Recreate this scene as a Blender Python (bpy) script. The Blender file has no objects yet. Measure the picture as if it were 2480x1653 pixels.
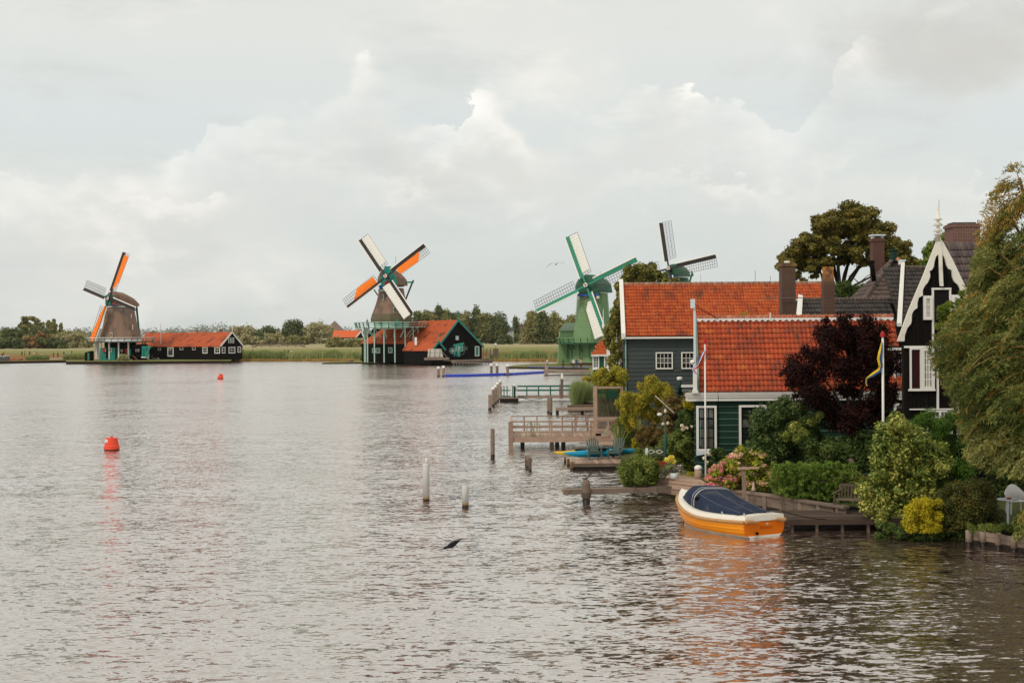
import bpy, bmesh, math, random
import numpy as np
from mathutils import Vector, Matrix
R = math.radians
V = Vector
scene = bpy.context.scene
COL = scene.collection
random.seed(7)
RNG = np.random.default_rng(11)

# ---------------------------------------------------------------- camera
FPX = 3444.0; CX, CY = 1240.0, 826.5; CAM_H = 6.3
cam_d = bpy.data.cameras.new('camera'); cam = bpy.data.objects.new('camera', cam_d); COL.objects.link(cam)
cam_d.sensor_width = 36.0; cam_d.lens = FPX/2480*36; cam_d.clip_start = 0.5; cam_d.clip_end = 20000
PITCH = -math.atan(14.5/FPX); ROLL = R(0.4)
CAMR = (Matrix.Rotation(R(90)+PITCH, 3, 'X') @ Matrix.Rotation(-ROLL, 3, 'Z'))
cam.matrix_world = Matrix.Translation((0, 0, CAM_H)) @ CAMR.to_4x4()
scene.camera = cam
scene.render.resolution_x = 1024; scene.render.resolution_y = 682
scene.render.engine = 'CYCLES'
scene.view_settings.view_transform = 'Standard'; scene.view_settings.look = 'None'
scene.view_settings.exposure = 0.0; scene.view_settings.gamma = 1.0

def ray(x, y): return CAMR @ V(((x-CX)/FPX, -(y-CY)/FPX, -1.0))
def W(x, y, D):                       # world point at depth D seen at photo position x, y
    d = ray(x, y); k = D/d.y; return V((d.x*k, D, CAM_H+d.z*k))
def G(x, y, z=0.0):                   # world point at height z seen at photo position x, y
    d = ray(x, y); k = (z-CAM_H)/d.z; return V((d.x*k, d.y*k, z))
def PPM(D): return FPX/D

# ---------------------------------------------------------------- node helper
class NT:
    def __init__(s, tree): s.t = tree; s.n = tree.nodes; s.l = tree.links
    def node(s, typ, **kw):
        n = s.n.new(typ)
        for k, v in kw.items(): setattr(n, k, v)
        return n
    def put(s, sock, v):
        if isinstance(v, bpy.types.NodeSocket): s.l.new(v, sock)
        elif isinstance(v, (tuple, list)):
            sock.default_value = tuple(v)+((1.0,) if len(v) == 3 and sock.type == 'RGBA' else ())
        elif v is not None: sock.default_value = v
    def m(s, op, a, b=None, c=None, clamp=False):
        n = s.node('ShaderNodeMath', operation=op, use_clamp=clamp)
        for i, v in enumerate((a, b, c)):
            if v is not None: s.put(n.inputs[i], v)
        return n.outputs[0]
    def mix(s, f, a, b, mode='MIX'):
        n = s.node('ShaderNodeMix', data_type='RGBA', blend_type=mode)
        s.put(n.inputs['Factor'], f); s.put(n.inputs['A'], a) if False else None
        s.put(n.inputs[6], a); s.put(n.inputs[7], b); return n.outputs[2]
    def noise(s, vec, scale, detail=3, rough=.5, dist=0, dim='3D'):
        n = s.node('ShaderNodeTexNoise', noise_dimensions=dim)
        if vec is not None: s.l.new(vec, n.inputs['Vector'])
        s.put(n.inputs['Scale'], scale); s.put(n.inputs['Detail'], detail); s.put(n.inputs['Roughness'], rough); s.put(n.inputs['Distortion'], dist)
        return n.outputs[0]
    def mapping(s, vec, scale=(1, 1, 1), rot=(0, 0, 0), loc=(0, 0, 0)):
        n = s.node('ShaderNodeMapping'); s.l.new(vec, n.inputs[0])
        n.inputs['Scale'].default_value = scale; n.inputs['Rotation'].default_value = rot; n.inputs['Location'].default_value = loc
        return n.outputs[0]
    def ramp(s, f, stops, interp='LINEAR'):
        n = s.node('ShaderNodeValToRGB'); n.color_ramp.interpolation = interp
        e = n.color_ramp.elements
        while len(e) < len(stops): e.new(0.5)
        for i, (p, c) in enumerate(stops):
            e[i].position = p; e[i].color = tuple(c)+((1.0,) if len(c) == 3 else ())
        s.put(n.inputs[0], f); return n.outputs[0]
    def sstep(s, v, a, b):
        n = s.node('ShaderNodeMapRange', interpolation_type='SMOOTHSTEP'); n.inputs[1].default_value = 0; n.inputs[2].default_value = 1
        s.put(n.inputs[0], v); s.put(n.inputs[1], a); s.put(n.inputs[2], b); return n.outputs[0]

# ---------------------------------------------------------------- world: sky texture under a layer of broken cloud
SUN_EL, SUN_AZ = R(48), R(-140)      # azimuth clockwise from +Y: behind the camera, to its left
world = bpy.data.worlds.new('World'); scene.world = world; world.use_nodes = True
w = NT(world.node_tree); w.n.clear()
tc = w.node('ShaderNodeTexCoord').outputs['Generated']
sp = w.node('ShaderNodeSeparateXYZ'); w.l.new(tc, sp.inputs[0])
dx, dy, dz = sp.outputs
az = w.m('MULTIPLY', w.m('ARCTAN2', dx, dy), FPX)                      # in steps of 1/3444 radian
el = w.m('MULTIPLY', w.m('ARCSINE', dz), FPX)
cmb = w.node('ShaderNodeCombineXYZ'); w.l.new(az, cmb.inputs[0]); w.l.new(el, cmb.inputs[1]); P = cmb.outputs[0]
n_big = w.noise(w.mapping(P, (1/900, 1/420, 1)), 1.0, 5, .55)
n_med = w.noise(w.mapping(P, (1/260, 1/170, 1), loc=(7, 3, 0)), 1.0, 7, .58, .3)
n_fin = w.noise(w.mapping(P, (1/75, 1/60, 1), loc=(1, 9, 0)), 1.0, 6, .6, .2)
sky = w.node('ShaderNodeTexSky', sky_type='NISHITA', sun_disc=False, sun_elevation=SUN_EL, sun_rotation=SUN_AZ, air_density=1.0, dust_density=1.5)
skyc = w.mix(1.0, sky.outputs[0], (0.10, 0.10, 0.10), 'MULTIPLY')
e01 = w.m('DIVIDE', el, 1500.0)
base = w.ramp(e01, [(0.0, (.655, .690, .675)), (.10, (.660, .700, .690)), (.22, (.690, .735, .725)), (.34, (.715, .765, .770)), (.47, (.775, .790, .765)), (.8, (.78, .78, .745))])
base = w.mix(.05, base, skyc)
lw = w.sstep(n_big, .46, .66)
base = w.mix(w.m('MULTIPLY', lw, .55), base, (.835, .822, .785))
nd = w.m('MULTIPLY_ADD', w.m('SUBTRACT', n_med, .5), 230.0, w.m('MULTIPLY', w.m('SUBTRACT', n_fin, .5), 150.0))
puff = w.m('MULTIPLY', w.sstep(n_med, .50, .72), w.sstep(n_big, .36, .60))
def cloudbank(base, pts, fade, bright, body, strength, soft_lo, soft_hi, seed):
    fc = w.node('ShaderNodeFloatCurve')
    w.put(fc.inputs['Value'], w.m('DIVIDE', w.m('ADD', az, 2000.0), 4000.0, clamp=True))
    cv = fc.mapping.curves[0]
    pts = [(-700, pts[0][1])]+pts+[(3200, pts[-1][1])]
    while len(cv.points) < len(pts): cv.points.new(0.5, 0.5)
    for q, (px, py) in zip(cv.points, pts):
        q.location = ((px-CX+2000)/4000.0, (812-py)/1000.0)
    fc.mapping.update()
    top = w.m('MULTIPLY', fc.outputs[0], 1000.0)
    d = w.m('SUBTRACT', w.m('ADD', top, nd), el)                       # >0 inside, grows downwards
    ns = w.noise(w.mapping(P, (1/330, 1/330, 1), loc=(seed, 0, 0)), 1.0, 2)
    soft = w.m('MULTIPLY_ADD', w.sstep(ns, .42, .62), soft_hi-soft_lo, soft_lo)
    edge = w.sstep(d, 0.0, soft)
    tail = w.m('SUBTRACT', 1.0, w.sstep(d, fade*.35, fade))
    n4 = w.noise(w.mapping(P, (1/520, 1/300, 1), loc=(seed*3, 2, 4)), 1.0, 3, .6)
    mask = w.m('MULTIPLY', w.m('MULTIPLY', w.m('MULTIPLY', edge, tail), strength), w.m('MULTIPLY_ADD', w.sstep(n4, .40, .62), .72, .28))
    br = w.m('SUBTRACT', 1.0, w.sstep(d, 6.0, fade*.42))
    br = w.m('MULTIPLY', w.m('MULTIPLY', br, w.m('MULTIPLY_ADD', n_med, 2.0, .15)), w.m('MULTIPLY_ADD', w.sstep(ns, .40, .60), -.75, 1.0), clamp=True)
    return w.mix(mask, base, w.mix(br, body, bright))
bankA = [(0, 455), (200, 430), (330, 405), (480, 372), (560, 305), (645, 290), (760, 240), (830, 195), (905, 182), (950, 235), (1050, 275), (1190, 228), (1330, 292), (1440, 262), (1530, 205), (1620, 190), (1760, 225), (1830, 300), (1890, 340), (1950, 275), (2010, 215), (2060, 140), (2140, 120), (2300, 40), (2480, -20)]
bankB = [(0, 470), (250, 450), (400, 480), (700, 430), (900, 445), (1010, 432), (1100, 480), (1350, 430), (1600, 420), (1790, 440), (1900, 500), (2000, 440), (2250, 450), (2480, 470)]
base = cloudbank(base, bankA, 380, (1.0, .985, .945), (.735, .735, .71), 1.0, 8, 150, 5)
base = cloudbank(base, bankB, 190, (.900, .885, .850), (.705, .722, .708), .8, 24, 110, 14)
base = w.mix(w.m('MULTIPLY', puff, .60), base, (.925, .905, .860))
base = w.mix(w.m('MULTIPLY', w.sstep(w.noise(w.mapping(P, (1/420, 1/120, 1), loc=(2, 5, 1)), 1.0, 5, .6), .50, .72), .50), base, (.625, .650, .645))
# the heavier grey cloud low over the houses on the right
ga = w.m('POWER', w.m('DIVIDE', w.m('SUBTRACT', az, 1230.0), 520.0), 2.0)
ge = w.m('POWER', w.m('DIVIDE', w.m('SUBTRACT', el, 655.0), 115.0), 2.0)
gm = w.m('ADD', w.m('ADD', ga, ge), w.m('MULTIPLY', w.m('SUBTRACT', n_med, .5), 4.5))
base = w.mix(w.m('MULTIPLY', w.m('SUBTRACT', 1.0, w.sstep(gm, -.1, 1.7)), .75), base, (.610, .606, .588))
lumn = w.m('MULTIPLY_ADD', w.m('SUBTRACT', n_fin, .5), .05, 1.0)
base = w.mix(1.0, base, w.node('ShaderNodeCombineColor').outputs[0] if False else (1, 1, 1), 'MULTIPLY')
below = w.sstep(dz, -.02, .0)
base = w.mix(below, (.16, .14, .12), base)
bg = w.node('ShaderNodeBackground'); w.l.new(w.mix(1.0, base, (1.025, 1.02, 1.0), 'MULTIPLY'), bg.inputs[0]); w.put(bg.inputs[1], 1.0)
wo = w.node('ShaderNodeOutputWorld'); w.l.new(bg.outputs[0], wo.inputs[0])

sun_d = bpy.data.lights.new('sun', 'SUN'); sun_d.energy = 1.5; sun_d.angle = R(12); sun_d.color = (1.0, .90, .76)
sun = bpy.data.objects.new('sun', sun_d); COL.objects.link(sun)
sdir = V((math.sin(SUN_AZ)*math.cos(SUN_EL), math.cos(SUN_AZ)*math.cos(SUN_EL), math.sin(SUN_EL)))
sun.rotation_euler = sdir.to_track_quat('Z', 'Y').to_euler(); sun.location = sdir*200

# ---------------------------------------------------------------- materials
def newmat(name):
    m = bpy.data.materials.new(name); m.use_nodes = True; t = NT(m.node_tree)
    b = t.n['Principled BSDF']; return m, t, b
def sc(c, k): return tuple(min(1, max(0, x*k)) for x in c)
def MAT(name, col, rough=.6, var=.18, scale=2.0, stretch=(1, 1, 1), bump=0.0, bscale=15.0, bdist=.02, rnd=.0, spec=.22, dirt=None, dirts=.8, dirtth=.55, metal=0):
    m, t, b = newmat(name)
    o = t.node('ShaderNodeTexCoord').outputs['Object']
    pos = t.node('ShaderNodeNewGeometry')
    v = t.mapping(o, stretch)
    n = t.noise(v, scale, 5, .6)
    c = t.mix(n, sc(col, 1-var*1.4), sc(col, 1+var*1.4))
    if dirt:
        nn = t.noise(t.mapping(o, stretch, loc=(3, 1, 7)), dirts, 6, .65)
        c = t.mix(t.sstep(nn, dirtth, dirtth+.18), c, dirt)
    if rnd:
        oi = t.node('ShaderNodeObjectInfo').outputs['Random']
        r = t.m('FRACT', t.m('ADD', oi, pos.outputs['Random Per Island']))
        hv = t.node('ShaderNodeHueSaturation'); t.put(hv.inputs['Value'], t.m('MULTIPLY_ADD', r, 2*rnd, 1-rnd)); t.put(hv.inputs['Color'], c)
        c = hv.outputs[0]
    t.put(b.inputs['Base Color'], c); b.inputs['Roughness'].default_value = rough
    b.inputs['Specular IOR Level'].default_value = spec; b.inputs['Metallic'].default_value = metal
    if bump:
        bn = t.node('ShaderNodeBump'); bn.inputs['Strength'].default_value = bump; bn.inputs['Distance'].default_value = bdist
        t.put(bn.inputs['Height'], t.noise(v, bscale, 4, .6)); t.put(b.inputs['Normal'], bn.outputs[0])
    return m
def TILES(name, cols, dirt=(.05, .04, .035), dirtamt=.5, rough=.75):
    m, t, b = newmat(name)
    g = t.node('ShaderNodeNewGeometry'); oi = t.node('ShaderNodeObjectInfo').outputs['Random']
    r = t.m('FRACT', t.m('ADD', oi, g.outputs['Random Per Island']))
    c = t.ramp(r, [(i/(len(cols)-1), k) for i, k in enumerate(cols)])
    pw = g.outputs['Position']
    n1 = t.noise(t.mapping(pw, (1, .5, .5)), 1.1, 6, .7); n2 = t.noise(pw, 7.0, 5, .7)
    c = t.mix(t.m('MULTIPLY', t.sstep(n1, .48, .72), dirtamt), c, dirt)
    c = t.mix(t.m('MULTIPLY', t.sstep(n2, .45, .75), dirtamt*.7), c, dirt)
    n3 = t.noise(pw, 14.0, 2, .5); c = t.mix(t.m('MULTIPLY', t.sstep(n3, .70, .76), .35), c, (.42, .40, .33))
    t.put(b.inputs['Base Color'], c); b.inputs['Roughness'].default_value = rough; b.inputs['Specular IOR Level'].default_value = .35
    bn = t.node('ShaderNodeBump'); bn.inputs['Strength'].default_value = .4; bn.inputs['Distance'].default_value = .02
    t.put(bn.inputs['Height'], n2); t.put(b.inputs['Normal'], bn.outputs[0])
    return m
def LEAF(name, stops, clump=.6, cscale=.9, trans=.25, rough=.6, gain=1.6):
    m, t, b = newmat(name)
    g = t.node('ShaderNodeNewGeometry'); r = g.outputs['Random Per Island']
    n = t.noise(g.outputs['Position'], cscale, 3, .6)
    f = t.m('ADD', t.m('MULTIPLY', r, 1-clump), t.m('MULTIPLY', t.sstep(n, .3, .7), clump))
    c = t.ramp(f, [(i/(len(stops)-1), sc(k, gain)) for i, k in enumerate(stops)])
    t.put(b.inputs['Base Color'], c); b.inputs['Roughness'].default_value = rough; b.inputs['Specular IOR Level'].default_value = .18
    tr = t.node('ShaderNodeBsdfTranslucent'); t.put(tr.inputs[0], c)
    mx = t.node('ShaderNodeMixShader'); mx.inputs[0].default_value = trans
    t.l.new(b.outputs[0], mx.inputs[1]); t.l.new(tr.outputs[0], mx.inputs[2])
    t.l.new(mx.outputs[0], t.n['Material Output'].inputs[0]); return m

m_white = MAT('white_paint', (.76, .74, .70), .55, .06, 1.2, dirt=(.45, .42, .36), dirts=2.5, dirtth=.62)
m_whiteblue = MAT('cool_white_paint', (.62, .68, .72), .5, .05)
m_cream = MAT('cream_trim', (.76, .73, .65), .6, .06, dirt=(.45, .42, .34), dirts=1.5, dirtth=.6)
m_greywood = MAT('weathered_wood', (.235, .178, .140), .85, .3, 2.0, (1, 1, 1), .5, 22, .02, rnd=.28, dirt=(.10, .075, .055), dirts=2.0, dirtth=.55)
m_dockwood = MAT('dark_dock_wood', (.080, .054, .041), .8, .25, 3.0, (1, 1, 1), .4, 25, .02, rnd=.35)
m_deckwood = MAT('deck_wood', (.34, .235, .175), .8, .25, 3.0, (1, 1, 1), .4, 25, .02, rnd=.3)
m_oldwood = MAT('dark_weathered_wood', (.13, .095, .073), .85, .35, 2.0, (1, 1, 1), .5, 22, .02, rnd=.25)
m_wetwood = MAT('wet_black_wood', (.022, .016, .012), .45, .3)
m_rust = MAT('wet_orange_brown_wood', (.16, .075, .025), .6, .4)
m_slate = MAT('grey_blue_plank_paint', (.054, .066, .066), .7, .12, 3.0, (.3, 1, 1), .3, 20, .01, rnd=.10)
m_dgreen = MAT('dark_green_plank_paint', (.005, .030, .018), .5, .15, 3.0, (.3, 1, 1), .2, 15, .01, rnd=.10)
m_black = MAT('black_tarred_plank', (.0075, .0060, .0055), .8, .3, 3.0, (1, 1, 1), .3, 15, .01, rnd=.2, spec=.1)
m_glass = MAT('window_glass', (.016, .019, .018), .07, .4, 1.2, spec=.9)
m_glass2 = MAT('light_window_glass', (.085, .085, .075), .08, .9, 4.0, spec=.9)
m_curtain = MAT('window_with_net_curtain', (.30, .30, .29), .35, .3, 6.0, (6, 1, .5), spec=.5)
m_darkint = MAT('dark_interior', (.006, .006, .006), .9, .1)
m_thatch = MAT('brown_thatch', (.25, .165, .122), .95, .22, .5, (1, 1, .6), .7, 6, .12, dirt=(.10, .075, .055), dirts=.35, dirtth=.52)
m_thatchg = MAT('mossy_thatch', (.135, .115, .070), .95, .3, .7, (1, 1, .6), .7, 6, .12)
m_millgreen = MAT('mill_green_paint', (.045, .20, .13), .5, .1)
m_teal = MAT('teal_paint', (.025, .24, .19), .5, .1)
m_mint = MAT('pale_mint_paint', (.36, .52, .44), .55, .08)
m_boardgreen = MAT('soft_green_board_paint', (.20, .33, .155), .6, .1, .6, rnd=.14)
m_sailgreen = MAT('sail_green_paint', (.035, .23, .145), .5, .1)
m_capgreen = MAT('cap_green_paint', (.035, .12, .07), .55, .1)
m_darkwood = MAT('black_brown_sail_wood', (.035, .028, .028), .6, .2)
m_lath = MAT('sail_lath', (.10, .085, .08), .7, .2)
m_orange = MAT('orange_sailcloth', (.86, .20, .018), .7, .1, .8, bump=.3, bscale=3, bdist=.1)
m_whitecloth = MAT('white_sailcloth', (.74, .73, .68), .7, .05, .8, bump=.3, bscale=3, bdist=.1)
m_red = MAT('red_paint', (.42, .022, .018), .5, .1)
m_blue = MAT('blue_paint', (.03, .10, .36), .5, .1)
m_gold = MAT('ochre_gold_paint', (.55, .30, .06), .4, .1)
m_brick = None
def brickmat(name, c1, c2, mortar, lichen=None, zl=None, s=1.0):
    m, t, b = newmat(name)
    o = t.node('ShaderNodeTexCoord').outputs['Object']; g = t.node('ShaderNodeNewGeometry')
    spx = t.node('ShaderNodeSeparateXYZ'); t.l.new(g.outputs['Position'], spx.inputs[0])
    cb = t.node('ShaderNodeCombineXYZ'); t.l.new(t.m('ADD', spx.outputs[0], spx.outputs[1]), cb.inputs[0]); t.l.new(spx.outputs[2], cb.inputs[1])
    br = t.node('ShaderNodeTexBrick'); t.l.new(cb.outputs[0], br.inputs['Vector'])
    br.inputs['Color1'].default_value = (*c1, 1); br.inputs['Color2'].default_value = (*c2, 1); br.inputs['Mortar'].default_value = (*mortar, 1)
    br.inputs['Scale'].default_value = 1.0*s; br.inputs['Brick Width'].default_value = .21; br.inputs['Row Height'].default_value = .062; br.inputs['Mortar Size'].default_value = .007
    n = t.noise(g.outputs['Position'], 2.2, 5, .65)
    c = t.mix(t.m('MULTIPLY', n, .7), br.outputs[0], sc(c1, .35))
    if lichen:
        f = t.m('MULTIPLY', t.sstep(spx.outputs[2], zl[0], zl[1]), t.sstep(n, .38, .52)); c = t.mix(f, c, lichen)
    t.put(b.inputs['Base Color'], c); b.inputs['Roughness'].default_value = .85
    bn = t.node('ShaderNodeBump'); bn.inputs['Strength'].default_value = .6; bn.inputs['Distance'].default_value = .02; bn.invert = True
    t.put(bn.inputs['Height'], br.outputs['Fac']); t.put(b.inputs['Normal'], bn.outputs[0])
    return m
t_orange = TILES('orange_pantile', [(.34, .056, .016), (.48, .082, .016), (.54, .105, .020), (.42, .070, .016), (.52, .125, .030)], (.10, .040, .025), .75)
t_red = TILES('red_pantile', [(.24, .065, .034), (.42, .062, .020), (.50, .078, .022), (.38, .060, .024), (.52, .092, .026), (.44, .068, .020), (.48, .088, .024), (.36, .066, .030), (.56, .14, .032)], (.11, .040, .026), .62)
t_dark = TILES('dark_pantile', [(.030, .026, .025), (.065, .055, .050), (.045, .040, .038), (.085, .070, .062), (.055, .048, .045)], (.03, .025, .02), .4)
t_brown = TILES('brown_grey_pantile', [(.075, .052, .043), (.13, .092, .075), (.10, .072, .060), (.15, .105, .082)], (.05, .04, .032), .5)
t_far = MAT('far_red_roof_tiles', (.42, .085, .028), .8, .28, 1.2, (1, 1, 1), .4, 6, .05, dirt=(.13, .04, .025), dirts=.5, dirtth=.5)
t_farbright = MAT('far_orange_roof_tiles', (.62, .12, .04), .8, .1, 1.2)

# ---------------------------------------------------------------- object helpers
OFF = {}
def tag(o, label=None, cat=None, group=None, kind=None):
    if label: o['label'] = label
    if cat: o['category'] = cat
    if group: o['group'] = group
    if kind: o['kind'] = kind
    return o
def thing(name, label, cat, loc, group=None):
    o = bpy.data.objects.new(name, None); o.empty_display_size = .2; COL.objects.link(o); o.location = loc; OFF[o.name] = V(loc)
    return tag(o, label, cat, group)
def link(name, me, parent):
    o = bpy.data.objects.new(name, me); COL.objects.link(o)
    if parent: o.parent = parent; OFF[o.name] = OFF.get(parent.name, V((0, 0, 0)))
    else: OFF[o.name] = V((0, 0, 0))
    return o
def copy_tree(o, parent=None, remat=None):
    c = o.copy(); COL.objects.link(c); OFF[c.name] = OFF.get(o.name, V((0, 0, 0)))
    if parent: c.parent = parent
    for ch in list(o.children): copy_tree(ch, c)
    return c
class MB:
    def __init__(s): s.v = []; s.f = []; s.mi = []
    def add(s, vs, fs, mi=0):
        k = len(s.v); s.v += [tuple(p) for p in vs]; s.f += [tuple(i+k for i in f) for f in fs]; s.mi += [mi]*len(fs); return s
    def box(s, c, d, rot=None, mi=0):
        c = V(c); vs = []
        for z in (-.5, .5):
            for x, y in ((-.5, -.5), (.5, -.5), (.5, .5), (-.5, .5)):
                p = V((x*d[0], y*d[1], z*d[2])); vs.append(c+(rot @ p if rot else p))
        return s.add(vs, [(3, 2, 1, 0), (4, 5, 6, 7), (0, 1, 5, 4), (1, 2, 6, 5), (2, 3, 7, 6), (3, 0, 4, 7)], mi)
    def bb(s, x0, x1, y0, y1, z0, z1, mi=0): return s.box(((x0+x1)/2, (y0+y1)/2, (z0+z1)/2), (abs(x1-x0), abs(y1-y0), abs(z1-z0)), None, mi)
    def bar(s, p, q, w, t=None, mi=0, up=(0, 0, 1)):
        p = V(p); q = V(q); d = q-p; L = d.length
        if L < 1e-6: return s
        d = d/L; up = V(up)
        if abs(d.dot(up)) > .98: up = V((0, 1, 0))
        a = d.cross(up).normalized(); b = a.cross(d)
        rot = Matrix((a, d, b)).transposed()
        return s.box((p+q)/2, (w, L, t or w), rot, mi)
    def poly(s, pts, ex, mi=0):
        pts = [V(p) for p in pts]; ex = V(ex); n = len(pts)
        return s.add(pts+[p+ex for p in pts], [tuple(range(n)), tuple(range(2*n-1, n-1, -1))]+[(i, i+n, (i+1) % n+n, (i+1) % n) for i in range(n)], mi)
    def skew(s, k, y0):
        s.v = [(x+k*(y-y0), y, z) for x, y, z in s.v]; return s
    def face(s, pts, mi=0): return s.add(pts, [tuple(range(len(pts)))], mi)
    def lathe(s, c, prof, n=12, mi=0, axis=None, phase=0, cap=True):
        c = V(c); axis = V(axis or (0, 0, 1)).normalized(); q = V((0, 0, 1)).rotation_difference(axis); vs = []
        for r, z in prof:
            for i in range(n):
                a = 2*math.pi*i/n+phase; vs.append(c+q @ V((r*math.cos(a), r*math.sin(a), z)))
        fs = []
        for j in range(len(prof)-1):
            for i in range(n): fs.append((j*n+i, j*n+(i+1) % n, (j+1)*n+(i+1) % n, (j+1)*n+i))
        if cap: fs.append(tuple(range(n-1, -1, -1))); fs.append(tuple((len(prof)-1)*n+i for i in range(n)))
        return s.add(vs, fs, mi)
    def tube(s, pts, rad, n=6, mi=0):
        pts = [V(p) for p in pts]; vs = []; rad = rad if isinstance(rad, (list, tuple)) else [rad]*len(pts)
        for i, p in enumerate(pts):
            d = (pts[min(i+1, len(pts)-1)]-pts[max(i-1, 0)]).normalized()
            a = d.cross(V((0, 0, 1)) if abs(d.z) < .95 else V((0, 1, 0))).normalized(); b = d.cross(a)
            for k in range(n):
                t = 2*math.pi*k/n; vs.append(p+(a*math.cos(t)+b*math.sin(t))*rad[i])
        fs = [(j*n+i, j*n+(i+1) % n, (j+1)*n+(i+1) % n, (j+1)*n+i) for j in range(len(pts)-1) for i in range(n)]
        fs += [tuple(range(n-1, -1, -1)), tuple((len(pts)-1)*n+i for i in range(n))]
        return s.add(vs, fs, mi)
    def build(s, name, mats, parent=None, smooth=False, kind=None, label=None):
        off = OFF.get(parent.name, V((0, 0, 0))) if parent else V((0, 0, 0))
        me = bpy.data.meshes.new(name); me.from_pydata([(x-off.x, y-off.y, z-off.z) for x, y, z in s.v], [], s.f)
        mats = mats if isinstance(mats, (list, tuple)) else [mats]
        for m in mats: me.materials.append(m)
        if len(mats) > 1: me.polygons.foreach_set('material_index', s.mi)
        bm = bmesh.new(); bm.from_mesh(me); bmesh.ops.recalc_face_normals(bm, faces=bm.faces); bm.to_mesh(me); bm.free()
        if smooth: me.polygons.foreach_set('use_smooth', [True]*len(me.polygons))
        me.update(); o = link(name, me, parent)
        if kind: o['kind'] = kind
        if label: o['label'] = label
        return o
def npmesh(name, co, faces4, mat, parent, kind=None, nv=4):
    off = np.array(OFF.get(parent.name, V((0, 0, 0))) if parent else (0, 0, 0), dtype=np.float64)
    co = (co.reshape(-1, 3)-off).astype(np.float32); nf = faces4.shape[0]
    me = bpy.data.meshes.new(name); me.vertices.add(len(co)); me.vertices.foreach_set('co', co.ravel())
    me.loops.add(nf*nv); me.loops.foreach_set('vertex_index', faces4.astype(np.int32).ravel())
    me.polygons.add(nf); me.polygons.foreach_set('loop_start', np.arange(0, nf*nv, nv, dtype=np.int32))
    me.materials.append(mat); me.update(calc_edges=True); o = link(name, me, parent)
    if kind: o['kind'] = kind
    return o
def unit(a): return a/np.maximum(np.linalg.norm(a, axis=1, keepdims=True), 1e-9)
def leaves(name, pos, nor, tan, L, Wd, mat, parent, kind=None):
    n = len(pos); nor = unit(nor); tan = tan-nor*np.sum(tan*nor, axis=1, keepdims=True); tan = unit(tan); b = np.cross(nor, tan)
    L = np.asarray(L).reshape(-1, 1)*np.ones((n, 1)); Wd = np.asarray(Wd).reshape(-1, 1)*np.ones((n, 1))
    co = np.stack([pos-tan*L/2, pos+b*Wd/2+tan*L*.05, pos+tan*L/2-nor*L*.12, pos-b*Wd/2+tan*L*.05], axis=1)
    return npmesh(name, co, np.arange(n*4).reshape(n, 4), mat, parent, kind)
def sph(n, rng=RNG): return unit(rng.normal(size=(n, 3)))
def lobe_cloud(lobes, n, shell=.45, up=.25):
    lobes = np.array(lobes, dtype=float)                  # x y z rx ry rz
    wgt = (lobes[:, 3]*lobes[:, 5]); wgt /= wgt.sum()
    k = RNG.choice(len(lobes), n, p=wgt); d = sph(n); d[:, 2] = np.where(RNG.random(n) < up, np.abs(d[:, 2]), d[:, 2])
    r = 1-shell*RNG.random(n)**1.6+RNG.normal(size=n)*.15
    pos = lobes[k, :3]+d*lobes[k, 3:6]*r[:, None]
    return pos, unit(d+np.array([0, 0, .35])+RNG.normal(size=(n, 3))*.55)
def foliage(name, lobes, n, L, Wd, mat, parent, shell=.45, tan=None, kind=None, zmin=None):
    pos, nor = lobe_cloud(lobes, n, shell)
    if zmin is not None: k = pos[:, 2] > zmin; pos = pos[k]; nor = nor[k]
    m = len(pos); t = RNG.normal(size=(m, 3)) if tan is None else np.array(tan)+RNG.normal(size=(m, 3))*.45
    s = .7+.6*RNG.random(m)
    return leaves(name, pos, nor, t, L*s, Wd*s, mat, parent, kind)
def ell_lobes(c, r, k, rl, flat=.7, hollow=.55, seed=0, below=.35):
    g = np.random.default_rng(seed); out = []
    for i in range(k):
        d = unit(g.normal(size=(1, 3)))[0]
        if d[2] < -below: d[2] = -d[2]*.5
        rr = hollow+(1-hollow)*g.random()
        s = rl*(.7+.6*g.random()); p = np.array(c)+d*np.array(r)*rr*(1-rl/max(r)*.55)
        out.append((p[0], p[1], p[2], s, s, s*flat))
    return out
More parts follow.
